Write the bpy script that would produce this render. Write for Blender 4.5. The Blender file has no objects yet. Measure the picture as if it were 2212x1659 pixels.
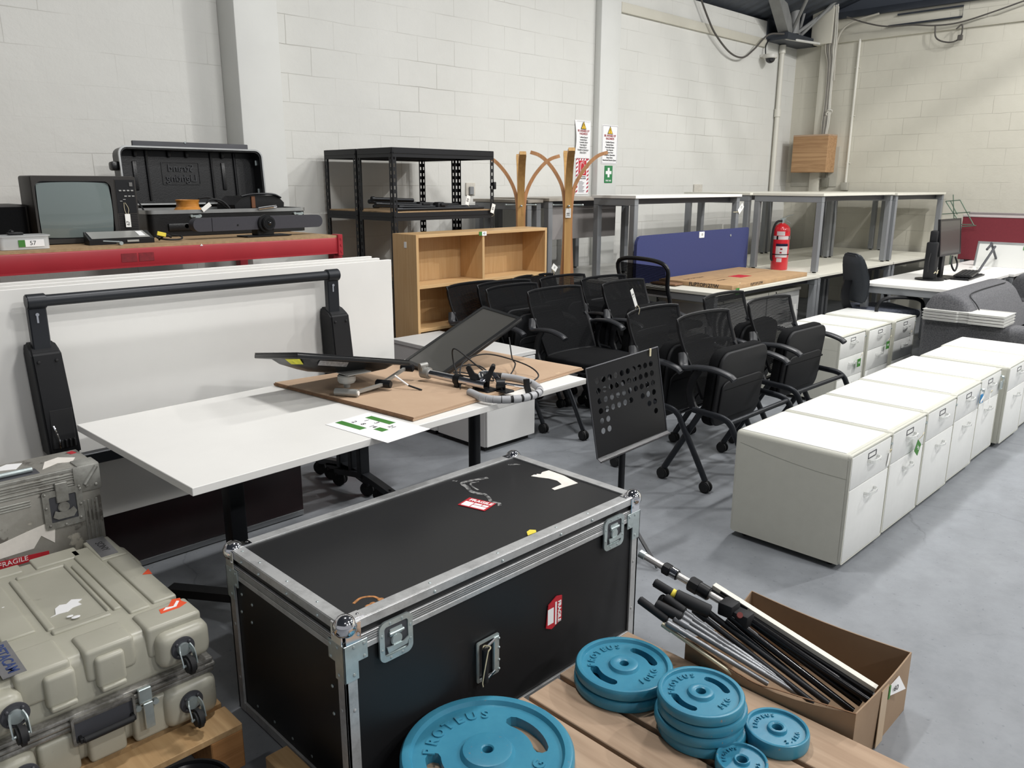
import bpy, bmesh, math, random
from mathutils import Vector, Matrix
random.seed(7)
C = bpy.context.scene.collection
PI = math.pi
def R(d): return math.radians(d)

# ------------------------------------------------------------------ helpers
def lin(h):
    h = h.lstrip('#'); v = [int(h[i:i+2], 16)/255 for i in (0, 2, 4)]
    return tuple((c/12.92 if c <= .04045 else ((c+.055)/1.055)**2.4) for c in v) + (1,)

class N:
    """tiny node-building wrapper"""
    def __init__(s, name):
        s.m = bpy.data.materials.new(name); s.m.use_nodes = True
        s.t = s.m.node_tree; s.b = s.t.nodes['Principled BSDF']
    def n(s, typ, **kw):
        nd = s.t.nodes.new(typ)
        for k, v in kw.items():
            if k.startswith('i_'):
                nd.inputs[k[2:].replace('_', ' ')].default_value = v
            else: setattr(nd, k, v)
        return nd
    def l(s, a, b): s.t.links.new(a, b)
    def noise(s, scale, detail=4, rough=.55, coord='Object', vec=None):
        nz = s.n('ShaderNodeTexNoise'); nz.inputs['Scale'].default_value = scale
        nz.inputs['Detail'].default_value = detail; nz.inputs['Roughness'].default_value = rough
        if vec is None:
            tc = s.n('ShaderNodeTexCoord'); s.l(tc.outputs[coord], nz.inputs['Vector'])
        else: s.l(vec, nz.inputs['Vector'])
        return nz.outputs['Fac']
    def ramp(s, fac, stops):
        r = s.n('ShaderNodeValToRGB'); e = r.color_ramp.elements
        while len(e) < len(stops): e.new(.5)
        for i, (p, c) in enumerate(stops):
            e[i].position = p; e[i].color = c if len(c) == 4 else tuple(c)+(1,)
        s.l(fac, r.inputs['Fac']); return r.outputs['Color']
    def mix(s, fac, a, b, mode='MIX'):
        mx = s.n('ShaderNodeMix', data_type='RGBA', blend_type=mode)
        for sock, v in ((mx.inputs[0], fac), (mx.inputs[6], a), (mx.inputs[7], b)):
            if isinstance(v, (int, float, tuple)): sock.default_value = v
            else: s.l(v, sock)
        return mx.outputs[2]
    def bump(s, h, strength=.3, dist=.01):
        b = s.n('ShaderNodeBump'); b.inputs['Strength'].default_value = strength
        b.inputs['Distance'].default_value = dist; s.l(h, b.inputs['Height'])
        s.l(b.outputs['Normal'], s.b.inputs['Normal'])
    def set(s, **kw):
        for k, v in kw.items():
            s.b.inputs[k.replace('_', ' ')].default_value = v
        return s

MATS = {}
def mat(name, col, rough=.5, metal=0., var=.06, vscale=6., bump=0., bscale=80., coat=0., spec=None):
    """plain surface with a faint procedural mottling"""
    if name in MATS: return MATS[name]
    w = N(name); c = lin(col)
    f = w.noise(vscale)
    lo = tuple(x*(1-var) for x in c[:3])+(1,); hi = tuple(min(1, x*(1+var)) for x in c[:3])+(1,)
    w.l(w.ramp(f, [(.3, lo), (.7, hi)]), w.b.inputs['Base Color'])
    w.set(Roughness=rough, Metallic=metal)
    if coat: w.b.inputs['Coat Weight'].default_value = coat
    if spec is not None: w.b.inputs['Specular IOR Level'].default_value = spec
    if bump: w.bump(w.noise(bscale), bump, .004)
    MATS[name] = w.m; return w.m

# mesh building -------------------------------------------------------------
def merge(bm, src, M=None):
    if M is not None: bmesh.ops.transform(src, matrix=M, verts=src.verts[:])
    me = bpy.data.meshes.new('tmp'); src.to_mesh(me); src.free()
    bm.from_mesh(me); bpy.data.meshes.remove(me)
def BM(): return bmesh.new()
def box(bm, lo, hi, r=0., seg=2, M=None):
    b = bmesh.new(); bmesh.ops.create_cube(b, size=1)
    for v in b.verts:
        v.co = Vector([lo[i]+(v.co[i]+.5)*(hi[i]-lo[i]) for i in range(3)])
    if r > 0: bmesh.ops.bevel(b, geom=b.edges[:], offset=r, segments=seg, affect='EDGES', profile=.5)
    merge(bm, b, M); return bm
def frame_to(p0, p1):
    d = Vector(p1)-Vector(p0); q = d.to_track_quat('Z', 'Y')
    return Matrix.Translation(Vector(p0)) @ q.to_matrix().to_4x4(), d.length
def cyl(bm, p0, p1, r, r2=None, seg=16, bev=0., M=None):
    b = bmesh.new(); T, L = frame_to(p0, p1)
    bmesh.ops.create_cone(b, cap_ends=True, segments=seg, radius1=r, radius2=r if r2 is None else r2, depth=L)
    bmesh.ops.translate(b, vec=(0, 0, L/2), verts=b.verts[:])
    if bev: bmesh.ops.bevel(b, geom=[e for e in b.edges if abs(e.verts[0].co.z-e.verts[1].co.z) < 1e-6], offset=bev, segments=2, affect='EDGES')
    bmesh.ops.transform(b, matrix=T, verts=b.verts[:])
    merge(bm, b, M); return bm
def sphere(bm, c, r, seg=16, sc=(1, 1, 1), M=None):
    b = bmesh.new(); bmesh.ops.create_uvsphere(b, u_segments=seg, v_segments=max(6, seg//2), radius=r)
    for v in b.verts: v.co = Vector((v.co.x*sc[0]+c[0], v.co.y*sc[1]+c[1], v.co.z*sc[2]+c[2]))
    merge(bm, b, M); return bm
def smooth(pts, n=6, closed=False):
    P = [Vector(p) for p in pts]; out = []
    m = len(P); rng = range(m if closed else m-1)
    for i in rng:
        p1, p2 = P[i], P[(i+1) % m]
        p0 = P[i-1] if (closed or i > 0) else p1*2-p2
        p3 = P[(i+2) % m] if (closed or i+2 < m) else p2*2-p1
        for k in range(n):
            t = k/n; t2, t3 = t*t, t*t*t
            out.append(.5*((2*p1)+(-p0+p2)*t+(2*p0-5*p1+4*p2-p3)*t2+(-p0+3*p1-3*p2+p3)*t3))
    if not closed: out.append(P[-1])
    return out
def tube(bm, pts, r, seg=8, closed=False, prof=None, up=None, taper=None, M=None):
    """sweep a round (or prof = list of 2-D points) section along pts"""
    P = [Vector(p) for p in pts]; n = len(P); b = bmesh.new(); rings = []
    prof = prof or [(math.cos(2*PI*k/seg)*r, math.sin(2*PI*k/seg)*r) for k in range(seg)]
    prev = None
    for i in range(n):
        a = P[i-1] if (i > 0 or closed) else P[i]; c = P[(i+1) % n] if (i < n-1 or closed) else P[i]
        t = (c-a).normalized()
        if up is not None: u = Vector(up)
        elif prev is not None: u = prev
        else: u = Vector((0, 0, 1)) if abs(t.z) < .9 else Vector((1, 0, 0))
        s = t.cross(u)
        if s.length < 1e-5: s = t.cross(Vector((1, .1, 0)))
        s.normalize(); u2 = s.cross(t).normalized()
        if up is None: prev = u2
        k = taper[i] if taper else 1
        rings.append([b.verts.new(P[i]+s*x*k+u2*y*k) for x, y in prof])
    m = len(prof)
    for i in range(n if closed else n-1):
        A, B = rings[i], rings[(i+1) % n]
        for j in range(m):
            b.faces.new((A[j], A[(j+1) % m], B[(j+1) % m], B[j]))
    if not closed:
        b.faces.new(rings[0][::-1]); b.faces.new(rings[-1])
    bmesh.ops.recalc_face_normals(b, faces=b.faces[:])
    merge(bm, b, M); return bm
def rect(w, h): return [(-w/2, -h/2), (w/2, -h/2), (w/2, h/2), (-w/2, h/2)]
def lathe(bm, prof, c=(0, 0, 0), seg=48, M=None):
    """prof: closed or open list of (r, z)"""
    b = bmesh.new(); rings = []
    for r, z in prof:
        if r < 1e-6: rings.append([b.verts.new((c[0], c[1], c[2]+z))])
        else: rings.append([b.verts.new((c[0]+r*math.cos(2*PI*k/seg), c[1]+r*math.sin(2*PI*k/seg), c[2]+z)) for k in range(seg)])
    for A, B in zip(rings, rings[1:]):
        for k in range(seg):
            k2 = (k+1) % seg
            if len(A) == 1 and len(B) == 1: continue
            if len(A) == 1: b.faces.new((A[0], B[k], B[k2]))
            elif len(B) == 1: b.faces.new((A[k], A[k2], B[0]))
            else: b.faces.new((A[k], A[k2], B[k2], B[k]))
    bmesh.ops.remove_doubles(b, verts=b.verts[:], dist=1e-6)
    bmesh.ops.recalc_face_normals(b, faces=b.faces[:])
    merge(bm, b, M); return bm
def poly(bm, pts, depth=0., d=(0, 0, 1), M=None):
    """planar polygon pts (3-D), extruded by depth along d"""
    b = bmesh.new(); vs = [b.verts.new(p) for p in pts]; f = b.faces.new(vs)
    if depth:
        e = bmesh.ops.extrude_face_region(b, geom=[f])
        bmesh.ops.translate(b, vec=Vector(d)*depth, verts=[v for v in e['geom'] if isinstance(v, bmesh.types.BMVert)])
    bmesh.ops.recalc_face_normals(b, faces=b.faces[:])
    merge(bm, b, M); return bm
def rrect(w, h, r, n=5, cx=0, cy=0):
    out = []
    for sx, sy, a0 in ((1, 1, 0), (-1, 1, 90), (-1, -1, 180), (1, -1, 270)):
        for k in range(n+1):
            a = R(a0+90*k/n); out.append((cx+sx*(w/2-r)+r*math.cos(a), cy+sy*(h/2-r)+r*math.sin(a)))
    return out
def ringpoly(bm, outer, inner, depth, f, M=None):
    """frame between two equally long loops of 2-D points; f(x, y, t) places them, t = 0..depth"""
    b = bmesh.new(); n = len(outer)
    L = [[b.verts.new(f(x, y, t)) for x, y in lp] for lp, t in ((outer, 0), (inner, 0), (inner, depth), (outer, depth))]
    for A, B in zip(L, L[1:]+L[:1]):
        for k in range(n): b.faces.new((A[k], A[(k+1) % n], B[(k+1) % n], B[k]))
    bmesh.ops.recalc_face_normals(b, faces=b.faces[:]); merge(bm, b, M); return bm

def obj(name, bm, m, parent=None, loc=None, rot=None, flat=False, sharp=32, label=None):
    me = bpy.data.meshes.new(name); bm.normal_update()
    if not flat:
        for f in bm.faces: f.smooth = True
        for e in bm.edges:
            if len(e.link_faces) != 2 or e.calc_face_angle(0) > R(sharp): e.smooth = False
    bm.to_mesh(me); bm.free()
    if m is not None: me.materials.append(m)
    o = bpy.data.objects.new(name, me); C.objects.link(o)
    if parent is not None: o.parent = parent
    if loc is not None: o.location = loc
    if rot is not None: o.rotation_euler = rot
    if label: o['label'] = label
    return o
def tag(o, label, cat, group=None):
    o['label'] = label; o['category'] = cat
    if group: o['group'] = group
    return o
def thing(name, label, cat, loc=(0, 0, 0), rz=0., group=None):
    o = bpy.data.objects.new(name, None); C.objects.link(o)
    o.location = loc; o.rotation_euler = (0, 0, rz); o.empty_display_size = .1
    return tag(o, label, cat, group)
def struct(name, bm, m, parent=None, flat=False):
    o = obj(name, bm, m, parent, flat=flat)
    if parent is None: o['kind'] = 'structure'
    return o
KIDS = {}
def dup(root, loc, rz, label, group=None):
    def cp(o, par):
        c = o.copy(); C.objects.link(c)
        if par is not None: c.parent = par
        for ch in [x for x in ALLSNAP if x.parent is o]: cp(ch, c)
        return c
    global ALLSNAP
    ALLSNAP = list(bpy.data.objects)
    r = cp(root, None); r.location = loc; r.rotation_euler = (0, 0, rz); r['label'] = label
    if group: r['group'] = group
    return r
FONT = None
def text(name, s, size, m, parent, M, depth=.0008, align='CENTER', sx=1., label=None, bold=0., spacing=1., lines=1.):
    """flat lettering as a mesh; M places the XY text plane"""
    cu = bpy.data.curves.new('txt', 'FONT'); cu.body = s; cu.size = size; cu.extrude = depth
    cu.align_x = align; cu.align_y = 'CENTER'; cu.offset = bold; cu.space_character = spacing
    cu.space_line = lines; cu.resolution_u = 3
    o = bpy.data.objects.new('txt', cu); C.objects.link(o)
    bpy.context.view_layer.update()
    dg = bpy.context.evaluated_depsgraph_get()
    me = bpy.data.meshes.new_from_object(o.evaluated_get(dg)); bpy.data.objects.remove(o); bpy.data.curves.remove(cu)
    me.transform(Matrix.Diagonal((sx, 1, 1, 1))); me.transform(M)
    me.name = name; me.materials.clear(); me.materials.append(m)
    t = bpy.data.objects.new(name, me); C.objects.link(t); t.parent = parent
    if label: t['label'] = label
    return t
def face_M(o, x, y):
    """matrix whose local XY axes are the vectors x, y, origin o"""
    x = Vector(x).normalized(); y = Vector(y).normalized(); z = x.cross(y)
    return Matrix(((x.x, y.x, z.x, o[0]), (x.y, y.y, z.y, o[1]), (x.z, y.z, z.z, o[2]), (0, 0, 0, 1)))

# ------------------------------------------------------------------ materials
white_lam = mat('white_laminate', '#e9e8e4', .38, var=.015)
cab_white = mat('cabinet_powder_white', '#dfe0dd', .42, var=.02, vscale=20, bump=.05, bscale=400)
cab_body = mat('cabinet_body_cream', '#ccccc1', .5, var=.02, vscale=20, bump=.12, bscale=350)
grey_metal = mat('grey_powder_metal', '#85888b', .45, .2, var=.03)
dark_metal = mat('dark_grey_metal', '#4a4b50', .5, .2, var=.05)
black_pl = mat('black_plastic', '#131417', .42, var=.1, spec=.35)
black_matt = mat('black_matt_plastic', '#17181b', .6, var=.1, spec=.35)
arm_pl = mat('armrest_black_rubber', '#26282c', .42, var=.15, vscale=30)
black_fab = mat('black_seat_fabric', '#0e0f11', .95, var=.2, vscale=200, spec=.2, bump=.3, bscale=600)
black_steel = mat('black_steel', '#1b1d21', .42, .3, var=.1)
alu = mat('aluminium', '#a3a5a5', .38, .75, var=.1, vscale=14)
steel = mat('zinc_steel', '#b9c4c4', .3, .6, var=.12, vscale=30)
chrome = mat('chrome', '#e6e6ea', .08, 1., var=.02)
card = mat('cardboard', '#b08a62', .85, var=.07, vscale=9, bump=.1, bscale=60)
card_dk = mat('cardboard_edge', '#7a5b42', .9, var=.2, vscale=60)
paper = mat('white_paper', '#f1f1f1', .7, var=.01)
tagwhite = mat('tag_card', '#eeeeea', .6, var=.02)
ink = mat('black_ink', '#1c1c20', .7, var=.02)
green = mat('green_sticker', '#3f7d31', .6, var=.05)
string_m = mat('cotton_string', '#d9cfae', .9, var=.1)
red_st = mat('red_sticker', '#b8232f', .55, var=.08, vscale=30)
tape_w = mat('white_tape', '#e7e2da', .6, var=.08, vscale=25)
rubber = mat('black_rubber', '#141517', .7, var=.2)
clearpl = None

def metal_worn(name, col, dark, scale=9, rough=.4, metal=.8, lo=.42, hi=.62):
    w = N(name); f = w.noise(scale, 8, .7)
    w.l(w.ramp(f, [(lo, lin(dark)), (hi, lin(col))]), w.b.inputs['Base Color'])
    w.set(Metallic=metal, Roughness=rough); w.bump(w.noise(scale*6), .15, .003)
    return w.m
alu_worn = metal_worn('worn_aluminium', '#c3c4c4', '#a5a6a6', 18, .38, .45, .3, .55)
alu_scuffed = metal_worn('scuffed_aluminium_sheet', '#a9a9a3', '#77756f', 7, .5, .4, .35, .6)

def wood(name, a, b, rough=.5, axis=0, scale=3., dist=4., bump=.05, ring=False):
    w = N(name); tc = w.n('ShaderNodeTexCoord'); mp = w.n('ShaderNodeMapping')
    sc = [22, 22, 22]; sc[axis] = 1.2
    mp.inputs['Scale'].default_value = sc; w.l(tc.outputs['Object'], mp.inputs['Vector'])
    nz = w.n('ShaderNodeTexNoise'); nz.inputs['Scale'].default_value = scale; nz.inputs['Detail'].default_value = 5
    nz.inputs['Distortion'].default_value = dist*.1
    w.l(mp.outputs[0], nz.inputs['Vector'])
    w.l(w.ramp(nz.outputs['Fac'], [(.3, lin(a)), (.7, lin(b))]), w.b.inputs['Base Color'])
    w.set(Roughness=rough); w.bump(nz.outputs['Fac'], bump, .002); return w.m
beech_x = wood('beech_veneer_along_x', '#c6a06f', '#d2b183', .42, 0)
beech_z = wood('beech_veneer_upright', '#c49d6c', '#ceac7d', .42, 2)
bentwood = wood('bent_plywood', '#b98f58', '#caa268', .38, 2, 2.)
bent_edge = wood('bent_plywood_edge', '#ac7c50', '#c09066', .45, 2, 6.)
pine = wood('pine_slat', '#9f866f', '#b59c84', .85, 1, 1.2, 8)
pine2 = wood('pine_block', '#a9865a', '#c6a477', .75, 1, 1.6, 8)
pine3 = wood('pine_block_side', '#9a6a3d', '#c08d58', .8, 0, 1.6, 8)
ply = wood('plywood_face', '#94704e', '#b9956d', .7, 1, .5, 40)

def stripes_alpha(name, col, axis='Z', scale=560., lo=.35):
    """woven mesh: fine horizontal threads with see-through gaps"""
    w = N(name); w.set(Base_Color=lin(col), Roughness=.85); w.b.inputs['Specular IOR Level'].default_value = .15
    tc = w.n('ShaderNodeTexCoord'); wv = w.n('ShaderNodeTexWave', bands_direction=axis); wv.inputs['Scale'].default_value = scale/6.283
    w.l(tc.outputs['Object'], wv.inputs['Vector'])
    a = w.ramp(wv.outputs['Fac'], [(.0, (1, 1, 1)), (.72, (1, 1, 1)), (.80, (lo, lo, lo)), (1., (lo, lo, lo))])
    w.l(a, w.b.inputs['Alpha']); return w.m
mesh_fab = stripes_alpha('chair_mesh_fabric', '#0d0e10', 'Z', 300., .6)

# block wall ----------------------------------------------------------------
def block_wall(name, swap, zoff, c1, c2):
    w = N(name); g = w.n('ShaderNodeNewGeometry'); sp = w.n('ShaderNodeSeparateXYZ'); w.l(g.outputs['Position'], sp.inputs[0])
    cb = w.n('ShaderNodeCombineXYZ'); ad = w.n('ShaderNodeMath', operation='ADD'); ad.inputs[1].default_value = zoff
    w.l(sp.outputs['Y' if swap else 'X'], cb.inputs[0]); w.l(sp.outputs['Z'], ad.inputs[0]); w.l(ad.outputs[0], cb.inputs[1])
    wob = w.noise(3., 3, .6, vec=g.outputs['Position']); wb = w.n('ShaderNodeVectorMath', operation='MULTIPLY_ADD')
    cc = w.n('ShaderNodeCombineXYZ'); w.l(wob, cc.inputs[0]); w.l(wob, cc.inputs[1])
    w.l(cc.outputs[0], wb.inputs[0]); wb.inputs[1].default_value = (.018, .018, 0); w.l(cb.outputs[0], wb.inputs[2])
    def brick(msize, sm):
        br = w.n('ShaderNodeTexBrick'); br.offset = .5; br.offset_frequency = 2
        br.inputs['Scale'].default_value = 1; br.inputs['Brick Width'].default_value = .4; br.inputs['Row Height'].default_value = .1985
        br.inputs['Mortar Size'].default_value = msize; br.inputs['Mortar Smooth'].default_value = sm
        w.l(wb.outputs[0], br.inputs['Vector'])
        br.inputs['Color1'].default_value = (1, 1, 1, 1); br.inputs['Color2'].default_value = (.93, .93, .93, 1); br.inputs['Mortar'].default_value = (0, 0, 0, 1)
        return br
    br = brick(.0034, .5)
    # joints vary in depth from place to place
    vary = w.ramp(w.noise(1.1, 3, .6, vec=g.outputs['Position']), [(.40, (.03, .03, .03)), (.72, (.6, .6, .6))])
    gaps = w.n('ShaderNodeMath', operation='MULTIPLY'); w.l(br.outputs['Fac'], gaps.inputs[0]); w.l(vary, gaps.inputs[1])
    base = w.ramp(w.noise(.8, 5, .6, vec=g.outputs['Position']), [(.3, lin(c2)), (.7, lin(c1))])
    col = w.mix(gaps.outputs[0], base, lin('#8f8b82'))
    w.l(col, w.b.inputs['Base Color']); w.set(Roughness=.62)
    nz = w.noise(45, 5, .6, vec=g.outputs['Position']); nz2 = w.noise(9, 3, .5, vec=g.outputs['Position'])
    h1 = w.n('ShaderNodeMath', operation='MULTIPLY_ADD'); w.l(gaps.outputs[0], h1.inputs[0]); h1.inputs[1].default_value = -1.0; w.l(nz2, h1.inputs[2])
    h2 = w.n('ShaderNodeMath', operation='MULTIPLY_ADD'); w.l(nz, h2.inputs[0]); h2.inputs[1].default_value = .38; w.l(h1.outputs[0], h2.inputs[2])
    w.bump(h2.outputs[0], .45, .008)
    return w.m
wallA_m = block_wall('painted_block_wall_left', False, .033, '#d9d9d4', '#cfcfca')
wallB_m = block_wall('painted_block_wall_right', True, -.012, '#cfccbf', '#c5c2b5')
render_m = mat('painted_render_pillar', '#d4d5d1', .65, var=.03, vscale=3, bump=.25, bscale=14)
render_b = mat('painted_render_cream', '#cac7ba', .65, var=.04, vscale=3, bump=.2, bscale=14)

def floor_mat():
    w = N('sealed_concrete_floor'); g = w.n('ShaderNodeNewGeometry'); P = g.outputs['Position']
    a = w.ramp(w.noise(.9, 8, .62, vec=P), [(.3, lin('#7a7e83')), (.7, lin('#8d9196'))])
    b = w.ramp(w.noise(7, 8, .7, vec=P), [(.35, (.8, .8, .8)), (.6, (1, 1, 1))])
    c = w.mix(.8, a, b, 'MULTIPLY')
    sp = w.ramp(w.noise(42, 3, .6, vec=P), [(.28, (.55, .55, .58)), (.36, (1, 1, 1))])
    c = w.mix(.6, c, sp, 'MULTIPLY')
    vo = w.n('ShaderNodeTexVoronoi', feature='DISTANCE_TO_EDGE'); vo.inputs['Scale'].default_value = .55
    mv = w.n('ShaderNodeVectorMath', operation='MULTIPLY_ADD'); nn = w.n('ShaderNodeTexNoise'); nn.inputs['Scale'].default_value = 2.5; nn.inputs['Detail'].default_value = 6
    w.l(P, nn.inputs['Vector']); w.l(nn.outputs['Color'], mv.inputs[0]); mv.inputs[1].default_value = (.35, .35, 0); w.l(P, mv.inputs[2])
    w.l(mv.outputs[0], vo.inputs['Vector'])
    cr = w.ramp(vo.outputs['Distance'], [(.0, (.0, .0, .0)), (.0028, (1, 1, 1))])
    msk = w.ramp(w.noise(.7, 2, .5, vec=P), [(.45, (1, 1, 1)), (.6, (0, 0, 0))])
    crk = w.mix(msk, cr, (1, 1, 1, 1))
    c = w.mix(.45, c, crk, 'MULTIPLY')
    w.l(c, w.b.inputs['Base Color'])
    w.l(w.ramp(w.noise(3, 5, .6, vec=P), [(.3, (.42, .42, .42)), (.7, (.6, .6, .6))]), w.b.inputs['Roughness'])
    w.bump(w.noise(25, 6, .6, vec=P), .08, .004)
    return w.m
floor_m = floor_mat()
# ------------------------------------------------------------------ the room
XB, YA = 11.0, 5.5
b = BM(); box(b, (-9, -14, -.1), (14, 6, 0)); struct('floor', b, floor_m)
b = BM(); box(b, (-9, YA, 0), (10.12, YA+.2, 3.6)); box(b, (10.12, YA, 0), (XB+.2, YA+.2, 3.37)); struct('wall_left', b, wallA_m)
b = BM(); box(b, (XB, -14, 0), (XB+.2, YA, 3.69)); struct('wall_right', b, wallB_m)
b = BM(); poly(b, [(-9, YA+.2, 3.6), (XB+.2, YA+.2, 3.6), (XB+.2, -14, 9.5), (-9, -14, 9.5)], .06, (0, 0, 1))
roof_m = N('dark_corrugated_roof'); g_ = roof_m.n('ShaderNodeTexCoord'); wv_ = roof_m.n('ShaderNodeTexWave'); wv_.inputs['Scale'].default_value = 1.6
roof_m.l(g_.outputs['Object'], wv_.inputs['Vector']); roof_m.bump(wv_.outputs['Fac'], .6, .03)
roof_m.set(Base_Color=lin('#4c525c'), Roughness=.6); struct('ceiling', b, roof_m.m)
b = BM(); poly(b, [(XB+.12, YA+.2, 3.5), (XB+.12, -14, 3.5), (XB+.12, -14, 9.45), (XB+.12, YA+.2, 3.62)], .05, (1, 0, 0)); struct('wall_right_gable', b, roof_m.m)
# rendered piers on the block wall
b = BM(); box(b, (2.684, 5.258, 0), (3.0, YA, 3.6), .008); box(b, (3.0, 5.44, 0), (3.03, YA, 3.6)); struct('trim_1', b, render_m)
b = BM(); box(b, (6.667, 5.42, 0), (6.985, YA, 3.6), .008); struct('trim_2', b, render_m)
# bond-beam ledges under the roof
b = BM(); box(b, (7.05, YA-.03, 3.28), (10.1, YA, 3.38), .006); struct('trim_3', b, render_b)
b = BM(); box(b, (XB-.03, -6, 3.37), (XB, 4.98, 3.46), .006); struct('trim_4', b, render_b)
# corner column carrying the cables
b = BM(); box(b, (XB-.09, 4.99, 0), (XB, 5.12, 3.42), .006); box(b, (XB-.16, 4.96, 3.36), (XB, 5.24, 4.1), .006); struct('trim_5', b, render_b)
# round down-pipe in the corner
pipe_w = mat('painted_pipe', '#d6d4ca', .4, var=.02)
b = BM(); cyl(b, (10.5, 5.455, 0), (10.5, 5.455, 3.3), .03)
for z in (.6, 2.45, 3.25): cyl(b, (10.5, 5.455, z), (10.5, 5.455, z+.1), .042)
tag(obj('drain_pipe', b, pipe_w), 'cream painted vertical pipe rising up the wall near the room corner', 'pipe')
# dark steel eave bracket, plates and braces in the corner
b = BM(); box(b, (10.12, 5.2, 3.36), (XB-.01, YA+.2, 3.44)); box(b, (10.12, YA-.02, 3.44), (XB-.01, YA+.18, 3.62)); box(b, (XB-.1, 5.25, 3.44), (XB-.02, YA, 3.9))
roofsteel = mat('dark_roof_steel', '#3b4049', .5, .3, var=.1)
struct('trim_6', b, roofsteel)
pale_st = mat('pale_roof_steel', '#8b8c8b', .6, .2, var=.1, vscale=8)
b = BM(); tube(b, [(9.3, 5.1, 4.05), (10.32, 5.32, 3.46)], 1, prof=rect(.13, .2)); tube(b, [(10.4, 5.3, 3.47), (9.7, 4.5, 4.3)], .022); struct('trim_7', b, pale_st)
b = BM(); tube(b, [(10.62, 5.28, 3.46), (10.9, 4.7, 4.1)], .022); tube(b, [(10.6, 5.3, 3.46), (10.7, 5.25, 3.95)], .02); tube(b, [(10.5, 5.3, 3.46), (10.95, 4.9, 3.9)], .022); cyl(b, (10.45, 5.3, 3.46), (10.45, 5.3, 3.95), .07); struct('trim_8', b, pale_st)
b = BM(); box(b, (XB-.06, -6, 3.66), (XB, 4.95, 3.74), .004); struct('trim_9', b, roofsteel)
b = BM(); tube(b, [(XB-.02, 4.2, 3.62), (XB-.02, 3.45, 3.62), (XB-.02, 3.45, 3.5), (XB-.02, 4.3, 3.5)], .012, 6); struct('trim_10', b, roofsteel)
b = BM()
for a_, c_ in (((9.08, .0, 4.88), (9.08, .46, 4.58)), ((9.08, .26, 4.88), (9.08, .51, 4.70)), ((8.46, .62, 4.94), (8.66, .62, 4.58)), ((8.58, .62, 4.94), (8.82, .62, 4.62))):
    tube(b, [a_, c_], .017, 8)
struct('shadow_bars', b, roofsteel)  # unseen bars added to cast diagonal shadows on both walls
b = BM(); cyl(b, (10.16, 5.25, 3.37), (10.95, 5.1, 3.37), .016); struct('trim_11', b, mat('white_batten', '#cfcfca', .5))

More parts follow.
